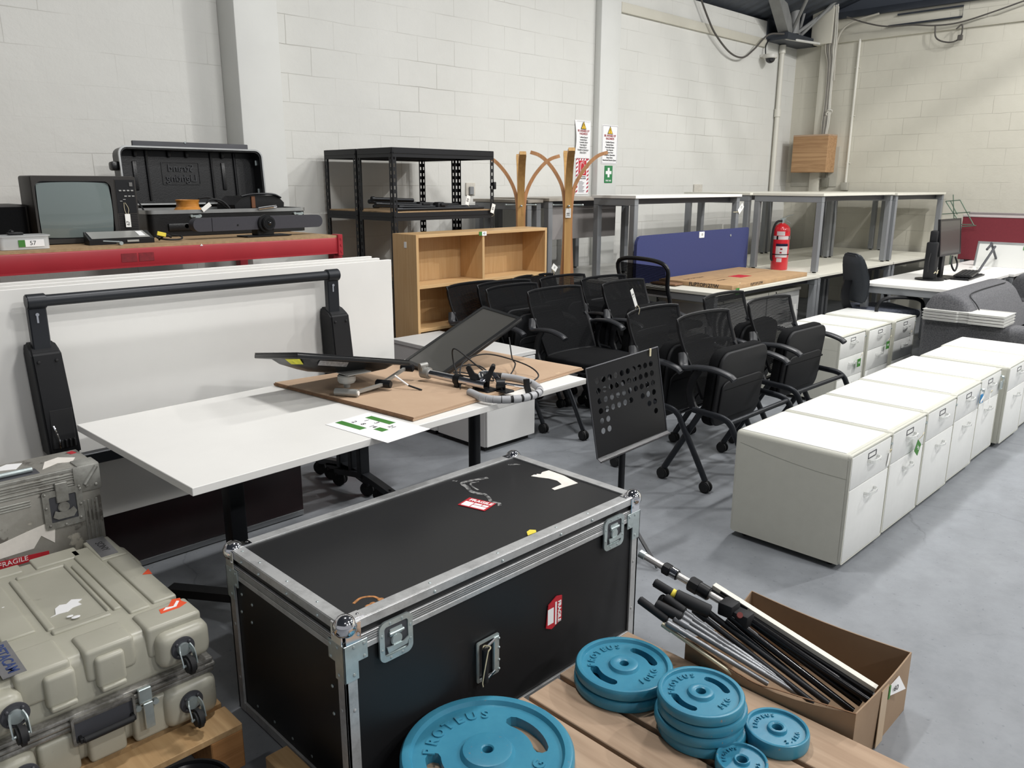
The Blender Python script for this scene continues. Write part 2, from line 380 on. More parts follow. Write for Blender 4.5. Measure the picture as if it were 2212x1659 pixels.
# ------------------------------------------------------------------ big flight case
FX0, FX1, FY0, FY1, FZ = .92, 2.10, 1.49, 2.092, .541
def flight_case():
    t = thing('flight_case', 'long black road case with aluminium edges and chrome ball corners on the floor', 'road case', ((FX0+FX1)/2, (FY0+FY1)/2, 0))
    ox, oy = t.location.x, t.location.y
    M = Matrix.Translation((-ox, -oy, 0))
    lam = N('black_laminate_scuffed'); base = lam.ramp(lam.noise(1.2, 3), [(.3, lin('#121315')), (.7, lin('#1a1a1c'))])
    tc = lam.n('ShaderNodeTexCoord'); mp = lam.n('ShaderNodeMapping'); mp.inputs['Scale'].default_value = (2, 26, 20); mp.inputs['Rotation'].default_value = (0, 0, .5)
    lam.l(tc.outputs['Object'], mp.inputs['Vector']); sc = lam.ramp(lam.noise(2.2, 6, .7, vec=mp.outputs[0]), [(.715, (0, 0, 0)), (.76, (.35, .35, .35))])
    lam.l(lam.mix(sc, base, lin('#6d6d70')), lam.b.inputs['Base Color']); lam.set(Roughness=.48); lam = lam.m
    e = .004
    b = BM(); box(b, (FX0+e, FY0+e, .012), (FX1-e, FY1-e, .47), 0, M=M); obj('body', b, lam, t)
    b = BM(); box(b, (FX0+e, FY0+e, .476), (FX1-e, FY1-e, FZ-e), 0, M=M); obj('lid', b, lam, t)
    def band(b, z0, z1, o=0.):
        d = .0035
        box(b, (FX0-d+o, FY0-d, z0), (FX1+d-o, FY0+e, z1), .001, 1, M); box(b, (FX0-d+o, FY1-e, z0), (FX1+d-o, FY1+d, z1), .001, 1, M)
        box(b, (FX0-d, FY0-d, z0), (FX0+e, FY1+d, z1), .001, 1, M); box(b, (FX1-e, FY0-d, z0), (FX1+d, FY1+d, z1), .001, 1, M)
    # lid edge angle
    b = BM(); band(b, .5155, FZ-.001)
    w = .034
    for lo, hi in (((FX0-.002, FY0-.002), (FX1+.002, FY0+w)), ((FX0-.002, FY1-w), (FX1+.002, FY1+.002)), ((FX0-.002, FY0), (FX0+w, FY1)), ((FX1-w, FY0), (FX1+.002, FY1))):
        box(b, (lo[0], lo[1], FZ-.005), (hi[0], hi[1], FZ+.001), .0006, 1, M)
    obj('lid_edge_angle', b, alu_worn, t, label='worn aluminium angle around the top of the lid')
    b = BM(); band(b, .455, .470)
    for z in (.4745, .480, .4865, .493): band(b, z-.0018, z+.0018)
    band(b, .470, .4965)
    obj('closing_extrusion', b, alu_worn, t, label='ribbed aluminium strip where lid meets body')
    b = BM(); band(b, .004, .034); obj('base_angle', b, alu_worn, t)
    k = .03
    for (x, y, sx, sy) in ((FX0, FY0, 1, 1), (FX1, FY0, -1, 1), (FX0, FY1, 1, -1), (FX1, FY1, -1, -1)):
        b = BM()
        xa, xb2 = sorted((x-sx*.0045, x+sx*k)); ya, yb = sorted((y-sy*.0045, y+sy*.003)); box(b, (xa, ya, .005), (xb2, yb, .455), .0005, 1, M)
        xa, xb2 = sorted((x-sx*.0045, x+sx*.003)); ya, yb = sorted((y-sy*.0045, y+sy*k)); box(b, (xa, ya, .005), (xb2, yb, .455), .0005, 1, M)
        for z in (.12, .3, .42):
            sphere(b, (x+sx*.018, y-sy*.005, z), .005, 8, (1, .5, 1), M); sphere(b, (x-sx*.005, y+sy*.018, z), .005, 8, (.5, 1, 1), M)
        obj('corner_angle', b, alu_worn, t)
        # chrome ball corner with its three tongues
        b = BM(); c = (x+sx*.012, y+sy*.012, FZ-.012); sphere(b, c, .030, 24, M=M)
        tw = .017
        for d in (0, 1, 2):
            lo = [c[0]-tw, c[1]-tw, c[2]-tw]; hi = [c[0]+tw, c[1]+tw, c[2]+tw]
            if d == 0: lo[2], hi[2] = FZ, FZ+.004; hi[0 if True else 1] = hi[0]; rng = (sx, 0)
            if d == 0:
                xs = sorted((x+sx*.002, x+sx*.062)); ys = sorted((y+sy*.002, y+sy*.034)); box(b, (xs[0], ys[0], FZ), (xs[1], ys[1], FZ+.0035), .0012, 1, M)
                sphere(b, (x+sx*.052, y+sy*.018, FZ+.003), .005, 8, (1, 1, .5), M)
            if d == 1:
                xs = sorted((x+sx*.0, x+sx*.045)); ys = sorted((y-sy*.008, y-sy*.003)); box(b, (xs[0], ys[0], FZ-.055), (xs[1], ys[1], FZ-.002), .001, 1, M)
                sphere(b, (x+sx*.036, y-sy*.008, FZ-.035), .005, 8, (1, .5, 1), M)
            if d == 2:
                xs = sorted((x-sx*.008, x-sx*.003)); ys = sorted((y, y+sy*.045)); box(b, (xs[0], ys[0], FZ-.055), (xs[1], ys[1], FZ-.002), .001, 1, M)
                sphere(b, (x-sx*.008, y+sy*.036, FZ-.035), .005, 8, (.5, 1, 1), M)
        obj('ball_corner', b, chrome, t, label='chrome ball corner')
        # zinc brace over the closing strip
        b = BM()
        xs = sorted((x-sx*.0075, x+sx*.062)); ys = sorted((y-sy*.0075, y-sy*.003)); box(b, (xs[0], ys[0], .432), (xs[1], ys[1], .486), .001, 1, M)
        box(b, (sorted((x-sx*.0075, x+sx*.034))[0], ys[0], .385), (sorted((x-sx*.0075, x+sx*.034))[1], ys[1], .434), .001, 1, M)
        ys2 = sorted((y-sy*.0075, y+sy*.062)); xs2 = sorted((x-sx*.0075, x-sx*.003)); box(b, (xs2[0], ys2[0], .432), (xs2[1], ys2[1], .486), .001, 1, M)
        ys3 = sorted((y-sy*.0075, y+sy*.034)); box(b, (xs2[0], ys3[0], .385), (xs2[1], ys3[1], .434), .001, 1, M)
        for dd, z in ((.022, .475), (.052, .475), (.052, .44), (.02, .4)):
            sphere(b, (x+sx*dd, y-sy*.008, z), .0048, 8, (1, .5, 1), M); sphere(b, (x-sx*.008, y+sy*dd, z), .0048, 8, (.5, 1, 1), M)
        obj('corner_brace', b, steel, t)
    # butterfly latches on the front face
    for cx in (1.068, 1.962):
        cz = .449; y = FY0-.004
        fm = lambda u, v, q, cx=cx, cz=cz: (cx+u, y-q, cz+v)
        b = BM(); ringpoly(b, rrect(.104, .112, .02), rrect(.074, .082, .008), .006, fm, M)
        box(b, (cx-.04, y-.001, cz-.044), (cx+.04, y+.001, cz+.044), 0, M=M)
        for a in range(8):
            q = 2*PI*a/8+.39; sphere(b, (cx+.047*math.cos(q)*1.02, y-.006, cz+.052*math.sin(q)), .0042, 8, (1, .5, 1), M)
        lt = obj('latch_dish', b, steel, t, label='zinc recessed butterfly latch')
        b = BM(); cyl(b, (cx, y, cz-.004), (cx, y-.009, cz-.004), .017, seg=20, bev=.002, M=M); box(b, (cx-.02, y-.006, cz+.008), (cx+.02, y-.001, cz+.03), .003, 2, M)
        cyl(b, (cx-.022, y-.006, cz+.018), (cx+.022, y-.006, cz+.018), .005, seg=10, M=M)
        poly(b, [(cx-.03, y-.009, cz-.03), (cx+.03, y-.009, cz-.026), (cx+.034, y-.009, cz-.006), (cx+.018, y-.009, cz-.014), (cx-.018, y-.009, cz-.014), (cx-.034, y-.009, cz-.012)], .003, (0, -1, 0), M)
        obj('butterfly_turn', b, steel, lt)
        b = BM(); box(b, (cx-.036, y-.0022, cz-.038), (cx+.036, y-.001, cz+.038), .0, M=M); obj('latch_recess', b, dark_metal, lt)
    # drop handle
    hx, hz = 1.392, .238
    b = BM(); ringpoly(b, rrect(.088, .13, .006), rrect(.07, .112, .004), .004, lambda u, v, q: (hx+u, FY0-q, hz+v), M)
    box(b, (hx+.02, FY0-.008, hz-.058), (hx+.042, FY0+.003, hz+.058), .002, 1, M)
    for z in (-.05, -.02, .02, .05): sphere(b, (hx+.039, FY0-.008, hz+z), .004, 8, M=M)
    hp = obj('handle_plate', b, steel, t)
    b = BM(); tube(b, [(hx+.024, FY0-.006, hz+.052), (hx-.03, FY0-.024, hz+.052)], .0038, 8, M=M); obj('handle_wire', b, chrome, hp); b = BM(); tube(b, [(hx+.024, FY0-.006, hz-.052), (hx-.03, FY0-.024, hz-.052)], .0038, 8, M=M)
    obj('handle_wire', b, chrome, hp)
    b = BM(); cyl(b, (hx-.031, FY0-.024, hz-.055), (hx-.031, FY0-.024, hz+.055), .0095, seg=14, bev=.003, M=M); obj('handle_grip', b, rubber, hp, label='black rubber grip')
    b = BM(); tube(b, smooth([(hx-.03, FY0-.036, hz+.05), (hx-.045, FY0-.04, hz+.01), (hx-.05, FY0-.034, hz-.04), (hx-.045, FY0-.03, hz-.06)], 5), .0018, 6, M=M); tube(b, smooth([(hx-.03, FY0-.036, hz+.05), (hx-.02, FY0-.035, hz+.058), (hx-.026, FY0-.016, hz+.057), (hx-.036, FY0-.02, hz+.05)], 4), .0022, 6, M=M)
    obj('string_tie', b, string_m, hp, label='cream string knotted round the handle')
    # labels, tape and torn patches
    b = BM(); poly(b, [(1.642, FY0+.002, .225), (1.668, FY0+.002, .212), (1.715, FY0+.002, .228), (1.715, FY0+.002, .312), (1.69, FY0+.002, .318), (1.652, FY0+.002, .3)], .003, (0, -1, 0), M)
    s1 = obj('fragile_sticker', b, red_st, t, label='red FRAGILE sticker on the front face')
    b = BM(); box(b, (1.649, FY0-.0016, .232), (1.676, FY0-.001, .285), M=M); box(b, (1.683, FY0-.0016, .222), (1.69, FY0-.001, .3), M=M); obj('sticker_print', b, paper, s1)
    text('sticker_text', 'FRAGILE', .02, paper, s1, M @ face_M((1.702, FY0-.0014, .262), (0, 0, -1), (1, 0, 0)), bold=.0005)
    a = R(14); q = Matrix.Translation((1.655-ox, 1.818-oy, FZ-.003)) @ Matrix.Rotation(R(-75), 4, 'Z')
    b = BM(); box(b, (-.052, -.036, 0), (.052, .036, .0012), M=q); s2 = obj('care_sticker', b, red_st, t, label='red and white care sticker on the lid')
    b = BM(); box(b, (-.045, -.03, .0012), (-.012, .004, .0016), M=q); box(b, (-.008, -.03, .0012), (.045, -.012, .0016), M=q); box(b, (-.008, -.008, .0012), (.02, .004, .0016), M=q); box(b, (.024, -.008, .0012), (.045, .004, .0016), M=q); obj('sticker_print', b, paper, s2)
    text('sticker_text', 'FRAGILE', .024, paper, s2, q @ Matrix.Translation((.004, .02, .0014)), depth=.0003, bold=.0006)
    z = FZ-.0035
    b = BM(); poly(b, [(x, y, z) for x, y in ((1.972, 1.873), (1.99, 1.875), (1.998, 1.868), (2.003, 1.874), (2.012, 1.862), (2.03, 1.872), (2.062, 1.868), (2.06, 1.79), (2.04, 1.708), (2.012, 1.712), (1.932, 1.722), (1.935, 1.738), (1.99, 1.74), (2.005, 1.775), (2.0, 1.81), (1.985, 1.84))], .001, (0, 0, 1), M)
    obj('masking_tape', b, tape_w, t, label='torn white tape on the lid')
    torn = N('torn_laminate'); torn.l(torn.ramp(torn.noise(60, 6, .7), [(.4, lin('#2a2a2c')), (.6, lin('#9b9b99'))]), torn.b.inputs['Base Color'])
    b = BM()
    for pts, r in (((( 1.85, 1.972), (1.80, 1.99), (1.757, 2.0), (1.742, 1.985), (1.735, 1.955), (1.72, 1.92), (1.722, 1.89), (1.735, 1.865)), .008), (((1.735, 1.865), (1.722, 1.83), (1.705, 1.80), (1.715, 1.775), (1.70, 1.757)), .006), (((1.80, 1.965), (1.77, 1.975), (1.752, 1.945), (1.745, 1.91)), .0035), (((2.0, 2.02), (2.02, 2.0), (2.03, 1.985)), .006), (((1.742, 2.04), (1.748, 2.025)), .006)):
        tube(b, smooth([(x, y, FZ-.0038) for x, y in pts], 5), 1, prof=rect(r*2, .0012), up=(0, 0, 1), M=M)
    obj('peeled_patch', b, torn.m, t, label='peeled tape residue on the lid')
    b = BM(); tube(b, smooth([(1.0, 1.565, FZ-.0036), (1.03, 1.575, FZ-.0036), (1.055, 1.56, FZ-.0036), (1.06, 1.54, FZ-.0036)], 5), 1, prof=rect(.007, .0012), up=(0, 0, 1), M=M)
    for x, y in ((1.062, 1.535), (1.035, 1.532), (1.02, 1.53)): sphere(b, (x, y, FZ-.004), .009, 8, (1, .8, .15), M)
    obj('chipped_patch', b, mat('bare_plywood_chip', '#b07a4a', .9, var=.4, vscale=120), t, label='chipped patch of bare brown wood')
    b = BM(); poly(b, [(1.595, 1.526, FZ+.0012), (1.61, 1.545, FZ+.0012), (1.628, 1.55, FZ+.0012), (1.64, 1.535, FZ+.0012), (1.63, 1.524, FZ+.0012)], .001, (0, 0, 1), M); obj('yellow_tape', b, mat('yellow_tape', '#e6d34a', .6), t, label='scrap of yellow tape on the lid edge')
    b = BM()
    for i in range(5): box(b, (FX0-.001, FY0+.09+.1*i, .06), (FX0+.001, FY0+.096+.1*i, .066), M=M)
    for x, y, zz in ((FX0, 2.03, .41), (FX0, 1.97, .40), (FX0, 1.98, .34), (FX0, 2.04, .35), (FX0, 1.56, .26), (FX0, 1.56, .34)): sphere(b, (x+.003, y, zz), .005, 8, (.6, 1, 1), M)
    for x in (1.2, 1.45, 1.7, 1.85): sphere(b, (x, FY0-.004, .525), .0045, 8, M=M); sphere(b, (x, FY0+.016, FZ+.001), .0045, 8, (1, 1, .5), M=M)
    for y in (1.6, 1.75, 1.9, 2.0): sphere(b, (FX0-.004, y, .525), .0045, 8, M=M); sphere(b, (FX0+.016, y+.03, FZ+.001), .0045, 8, (1, 1, .5), M=M)
    obj('rivets', b, steel, t)
    return t
flight_case()

# ------------------------------------------------------------------ white mobile pedestals
handle_cl = N('clear_acrylic_handle'); handle_cl.set(Base_Color=(.93, .94, .92, 1), Roughness=.12, Transmission_Weight=.6, IOR=1.45); handle_cl = handle_cl.m
def pedestal_proto(D, W, kind):
    """origin at front-left corner on floor: X 0..W (row direction), Y 0..D; front faces -Y"""
    t = thing('mobile_pedestal', '', 'pedestal', (0, 0, 0))
    H0, H1 = .028, .51
    b = BM()
    b2 = bmesh.new(); bmesh.ops.create_cube(b2, size=1)
    for v in b2.verts: v.co = Vector(((v.co.x+.5)*W, .012+(v.co.y+.5)*(D-.012), H0+(v.co.z+.5)*(H1-H0)))
    ed = [e for e in b2.edges if all(v.co.z > .4 for v in e.verts) and not all(v.co.y < .02 for v in e.verts) or all(v.co.y > .1 for v in e.verts)]
    bmesh.ops.bevel(b2, geom=ed, offset=.022, segments=4, affect='EDGES', profile=.5)
    merge(b, b2)
    obj('carcass', b, cab_body, t)
    b = BM(); box(b, (.018, .03, H1-.001), (W-.018, D-.02, H1+.0012), .001, 1); obj('top_panel', b, cab_white, t)
    # raised rim at the front
    b = BM(); ringpoly(b, rrect(W, H1-H0, .016), rrect(W-.012, H1-H0-.012, .006), .016, lambda u, v, q: (W/2+u, .014-q*.9, (H0+H1)/2+v)); obj('front_surround', b, cab_body, t)
    gaps = [(.036, .35), (.3545, .472)] if kind == 2 else [(.036, .185), (.189, .338), (.342, .472)]
    zs = [(H0+.008, .355), (.359, H1-.012)] if kind == 2 else [(H0+.008, .187), (.19, .345), (.348, H1-.012)]
    for i, (z0, z1) in enumerate(zs):
        b = BM(); box(b, (.007, -.002, z0), (W-.02, .014, z1), .0025, 2); d = obj('drawer_front', b, cab_white, t)
        hz = z1-.05
        b = BM(); tube(b, smooth([(W*.5-.05, -.002, hz), (W*.5-.043, -.02, hz), (W*.5, -.027, hz), (W*.5+.043, -.02, hz), (W*.5+.05, -.002, hz)], 4), 1, prof=rect(.006, .012), up=(0, 0, 1)); obj('drawer_handle', b, handle_cl, d, label='clear acrylic bow handle')
        if i == len(zs)-1:
            b = BM(); ringpoly(b, rrect(.085, .026, .002), rrect(.078, .019, .001), .003, lambda u, v, q: (W*.5-.01+u, -.001-q, z1-.028+v)); obj('label_holder', b, dark_metal, d)
    b = BM(); cyl(b, (W-.012, .0, H1-.045), (W-.012, -.006, H1-.045), .007, seg=12); obj('lock', b, steel, t)
    for x in (.05, W-.05):
        for y in (.06, D-.06):
            b = BM(); cyl(b, (x-.01, y, .019), (x+.01, y, .019), .019, seg=14); cyl(b, (x, y, .02), (x, y, .032), .008); obj('castor', b, black_pl, t)
    # line of the rounded top shell on the side faces
    b = BM(); tube(b, smooth([(-.0002, .014, .408), (-.0002, .15, .412), (-.0002, .33, .43), (-.0002, D-.03, .455)], 6), .0008, 4); obj('shell_seam', b, mat('seam_grey', '#a5a69c', .8), t)
    return t
# (x, y, label)
row_front = [(3.105, 1.172, 'two-drawer white pedestal nearest the camera, its cream side fully showing'),
 (3.553, 1.176, 'white pedestal with a green square tag, second from the near end'),
 (4.003, 1.178, 'white pedestal third from the near end, just before the blue key tag'),
 (4.452, 1.186, 'white pedestal with a blue key tag hanging on its lock in the front row'),
 (4.90, 1.2, 'white pedestal with keys in its lock just before the gap in the front row'),
 (5.385, 1.17, 'white pedestal standing just after the gap in the front row, side partly showing'),
 (5.835, 1.185, 'white pedestal at the far end of the front row beside the grey sofa')]
PD = []
p0 = pedestal_proto(.52, .438, 2)
for i, (x, y, lab) in enumerate(row_front):
    if i == 0: p = p0; p.location = (x, y, 0); p['label'] = lab; p['group'] = 'front row of white pedestals'
    else: p = dup(p0, (x, y, 0), 0, lab, 'front row of white pedestals')
    PD.append(p)
row_back = [(5.60, 2.285, 'three-drawer white pedestal nearest the mesh chairs, chair armrest shadow on its side'),
 (6.075, 2.272, 'middle pedestal of the three behind, with a green square tag'),
 (6.60, 2.27, 'white three-drawer pedestal in the rear group next to the dark sofa arm')]
q0 = pedestal_proto(.59, .455, 3)
for i, (x, y, lab) in enumerate(row_back):
    if i == 0: p = q0; p.location = (x, y, 0); p['label'] = lab; p['group'] = 'rear group of three white pedestals'
    else: p = dup(q0, (x, y, 0), 0, lab, 'rear group of three white pedestals')
    PD.append(p)
def square_tag(x, y, z, col, lab, name='lot_tag', s=.03, rot=0.):
    t = thing(name, lab, 'tag', (x, y, z))
    q = Matrix.Rotation(rot, 4, 'Y')
    b = BM(); box(b, (-s, -.003, -s), (s, -.001, s), .0005, 1, q); obj('tag_card', b, col, t)
    text('tag_print', '143', s*.8, paper, t, q @ face_M((0, -.0035, 0), (1, 0, 0), (0, 0, 1)), depth=.0003)
    b = BM(); tube(b, smooth([(0, -.002, s*1.3), (.01, -.012, s*1.9), (-.008, -.02, s*2.3), (.004, -.02, s*2.6)], 4), .0015, 6); obj('string_tie', b, string_m, t)
    return t
square_tag(3.553+.26, 1.15, .385, green, 'green square lot tag tied to the second pedestal of the front row', rot=R(35))
square_tag(6.075+.33, 2.245, .35, green, 'green square lot tag on the middle pedestal of the rear three')
square_tag(5.60+.30, 2.258, .285, green, 'green square lot tag on the rear pedestal nearest the chairs', s=.03)
# white tags on string handles, keys
def key_tag(x, y, z, label, col):
    t = thing('key_tag', label, 'tag', (x, y, z))
    b = BM(); box(b, (-.022, -.004, -.062), (.022, -.001, -.012), .004, 2); obj('tag_card', b, col, t)
    b = BM(); cyl(b, (0, .0, .012), (0, -.012, .012), .009, seg=12); box(b, (-.009, -.012, -.012), (.009, -.009, .01), .002, 1); obj('key', b, steel, t)
    return t
k_ = key_tag(4.452+.405, 1.172, .455, 'blue key tag hanging from the lock of a front-row pedestal', mat('blue_key_tag', '#2f8ac4', .5))
b = BM(); box(b, (-.05, -.008, -.045), (.012, -.006, -.025), .001, 1, Matrix.Rotation(R(-25), 4, 'Y')); obj('paper_strip', b, tagwhite, k_)
key_tag(4.90+.41, 1.188, .45, 'bunch of steel keys hanging from the last pedestal before the gap', steel)
for x, y, z, lab in ((3.105+.405, 1.168, .42, 'small cream tag knotted on the nearest pedestal'), (5.02, 1.17, .41, 'white paper tag tied to the pedestal with keys'), (6.60+.37, 2.267, .36, 'long white tag on the rear pedestal beside the sofa')):
    t = thing('string_tag', lab, 'tag', (x, y, z))
    b = BM(); box(b, (-.01, -.003, -.05), (.01, -.001, .01), .001, 1, Matrix.Rotation(R(12), 4, 'Y')); obj('tag_card', b, tagwhite, t)
    b = BM(); tube(b, smooth([(-.03, -.01, .028), (-.01, -.012, .03), (0, -.003, .01)], 4), .0015, 6); obj('string_tie', b, string_m, t)

# ------------------------------------------------------------------ mesh-back nesting chairs
def chair_proto(flip=True):
    t = thing('nesting_chair', '', 'chair')
    def by(z): # back curve: y for a height
        pts = [(.45, .125), (.54, .165), (.62, .20), (.70, .245), (.80, .285), (.875, .305)]
        for (z0, y0), (z1, y1) in zip(pts, pts[1:]):
            if z <= z1: return y0+(y1-y0)*(z-z0)/(z1-z0)
        return pts[-1][1]
    def bw(z): return .235+.022*min(1, (z-.45)/.3)
    # woven back
    nx, nz = 12, 14; b = BM()
    def P(i, k, off=0):
        z = .47+(.868-.47)*k/nz; u = -1+2*i/nx; x = u*bw(z); zz = z+.009*(1-u**4)*k/nz
        return (x, by(z)+.035*(1-u*u)-.012+off, zz)
    G = [[b.verts.new(P(i, k)) for k in range(nz+1)] for i in range(nx+1)]
    for i in range(nx):
        for k in range(nz): b.faces.new((G[i][k], G[i+1][k], G[i+1][k+1], G[i][k+1]))
    obj('back_mesh', b, mesh_fab, t, label='see-through black woven back')
    b = BM(); loop = [P(i, nz) for i in range(nx+1)]+[P(nx, k) for k in range(nz-1, -1, -1)]+[P(i, 0) for i in range(nx-1, -1, -1)]+[P(0, k) for k in range(1, nz)]
    tube(b, loop, 1, closed=True, prof=[(.0065*math.cos(2*PI*k/8), .011*math.sin(2*PI*k/8)) for k in range(8)])
    for s in (-1, 1): tube(b, smooth([(s*.235, by(.5)+.01, .5), (s*.262, .17, .455), (s*.30, .107, .42)], 5), .014, 8)
    obj('back_frame', b, black_pl, t)
    # seat cushion and shell
    seat = BM(); sh = BM()
    if flip: SM = Matrix.Translation((0, .075, .335)) @ Matrix.Rotation(R(-84), 4, 'X')
    else: SM = Matrix.Translation((0, .15, .415))
    # local: seat runs from y=0 (rear) to y=-.4 (front), cushion on +z
    pr = rrect(.50, .42, .075, 5, 0, -.19)
    poly(seat, [(x, y, .0) for x, y in pr], .055, (0, 0, 1)); 
    obj('seat_cushion', finish(seat, .016, SM), black_fab, t)
    poly(sh, [(x*.97, (y+.19)*.97-.19, -.022) for x, y in pr], .02, (0, 0, 1)); s_ = obj('seat_shell', finish(sh, .008, SM), black_matt, t)
    b = BM(); box(b, (-.2, -.20, -.034), (.235, -.188, -.02), .004, 2, SM); obj('shell_step', b, black_matt, s_)
    b = BM(); poly(b, [(x*.85, (y+.1)*.5-.09, -.034) for x, y in pr], .013, (0, 0, 1)); obj('shell_cover', finish(b, .006, SM), black_matt, s_)
    for s in (-1, 1):
        # side frame
        b = BM(); tube(b, smooth([(s*.31, .13, .425), (s*.31, .04, .42), (s*.31, -.05, .412), (s*.31, -.095, .385), (s*.31, -.12, .34), (s*.31, -.2, .2), (s*.31, -.275, .062)], 4), 1, prof=[(.0125*math.cos(2*PI*k/10), .017*math.sin(2*PI*k/10)) for k in range(10)])
        obj('leg', b, dark_leg, t)
        b = BM(); tube(b, [(s*.31, .085, .415), (s*.31, .18, .25), (s*.31, .29, .062)], 1, prof=[(.0125*math.cos(2*PI*k/10), .017*math.sin(2*PI*k/10)) for k in range(10)])
        obj('leg', b, dark_leg, t)
        for y in (-.28, .295):
            b = BM()
            for dx in (-.013, .013): cyl(b, (s*.31+dx-.009, y, .031), (s*.31+dx+.009, y, .031), .031, seg=20, bev=.005)
            sphere(b, (s*.31, y+.005, .045), .024, 12, (.9, 1, .8)); obj('castor', b, rubber, t)
        # armrest
        b = BM(); tube(b, smooth([(s*.255, .245, .70), (s*.285, .21, .635), (s*.29, .14, .645), (s*.29, .04, .65), (s*.288, -.05, .632), (s*.286, -.085, .612)], 5), 1, prof=[(.026*math.cos(2*PI*k/12), .015*math.sin(2*PI*k/12)) for k in range(12)], up=(0, 0, 1), taper=None)
        obj('armrest', b, arm_pl, t)
        b = BM(); tube(b, smooth([(s*.29, .12, .64), (s*.295, .15, .58), (s*.30, .16, .5), (s*.305, .13, .43)], 5), 1, prof=[(.012*math.cos(2*PI*k/8), .022*math.sin(2*PI*k/8)) for k in range(8)]); obj('armrest_post', b, black_pl, t)
    b = BM(); tube(b, [(-.31, -.085, .395), (.31, -.085, .395)], .013, 10); obj('crossbar', b, dark_leg, t)
    b = BM(); tube(b, [(-.3, .1, .41), (.3, .1, .41)], .014, 10)
    obj('pivot_bar', b, dark_leg, t)
    return t
def finish(bm, r, M):
    try: bmesh.ops.bevel(bm, geom=[e for e in bm.edges if len(e.link_faces) == 2 and e.calc_face_angle(0) > R(60)], offset=r, segments=3, affect='EDGES', profile=.5)
    except Exception: pass
    bmesh.ops.transform(bm, matrix=M, verts=bm.verts[:]); return bm
dark_leg = mat('charcoal_powder_tube', '#26292e', .38, .4, var=.06)
CH = [('A', 3.81, 2.03, 0, 1, 'front-most black mesh chair with its seat flipped up, beside the nearest white pedestals'),
 ('B', 3.78, 2.335, 2, 1, 'flipped-seat black mesh chair just behind the front-most one, paper strip tied to its back'),
 ('M', 4.63, 2.07, -1, 1, 'black mesh chair with an armrest reaching over the rear white pedestals'),
 ('L', 4.61, 2.37, 2, 1, 'black mesh chair tucked behind the one that reaches over the rear pedestals'),
 ('C', 4.02, 3.33, -2, 0, 'black mesh chair with its seat folded down, centre of the group'),
 ('D', 3.93, 3.63, 2, 1, 'black mesh chair directly behind the open-seat chair, left column of the group'),
 ('E', 4.02, 3.82, -2, 1, 'black mesh chair third back in the left column, in front of the wooden bookshelf'),
 ('F', 3.83, 3.92, 3, 1, 'leftmost black mesh chair at the back, touching the wooden bookshelf'),
 ('J', 4.70, 3.25, 2, 1, 'flipped-seat black mesh chair right of the open-seat chair, armrests overlapping'),
 ('I', 4.80, 3.53, -2, 1, 'black mesh chair behind the right-hand column leader, below the blue screen side'),
 ('H', 4.62, 3.78, 0, 1, 'black mesh chair in front of the rear wooden coat stand'),
 ('G', 4.50, 3.95, 5, 1, 'rearmost black mesh chair with a white tag, right of the wooden bookshelf')]
cpf = chair_proto(True); cpo = None; first = True
for k, x, y, rz, fl, lab in CH:
    lab2 = lab
    if not fl:
        c = chair_proto(False); c.location = (x, y, 0); c.rotation_euler.z = R(rz); tag(c, lab, 'chair', 'black mesh nesting chairs'); continue
    if first: c = cpf; c.location = (x, y, 0); c.rotation_euler.z = R(rz); tag(c, lab, 'chair', 'black mesh nesting chairs'); first = False
    else: c = dup(cpf, (x, y, 0), R(rz), lab, 'black mesh nesting chairs')

def chair_tag(x, y, z, lab, stick):
    t = thing('string_tag', lab, 'tag', (x, y, z)); q = Matrix.Rotation(R(-28 if stick else 35), 4, 'Y')
    b = BM(); box(b, (-.012 if stick else -.03, -.001, .02), (.012 if stick else .03, .001, .13 if stick else .065), 0, 1, q); obj('tag_card', b, tagwhite, t)
    text('tag_number', '1 8' if stick else '30', .02, ink, t, q @ face_M((0, -.0015, .09 if stick else .043), (0, 0, 1), (-1, 0, 0)), depth=.0002)
    b = BM(); tube(b, smooth([(0, -.012, -.03), (.004, -.014, .0), (0, .0, .02), (.006, .014, .0), (.004, .014, -.03)], 4), .0016, 6); obj('string_tie', b, string_m, t)
chair_tag(3.64, 2.645, .886, 'long white paper strip tied to the top of the second flipped-seat chair', True)
chair_tag(4.71, 4.26, .885, 'white tag tied to the top corner of the rearmost chair by the bookshelf', False)
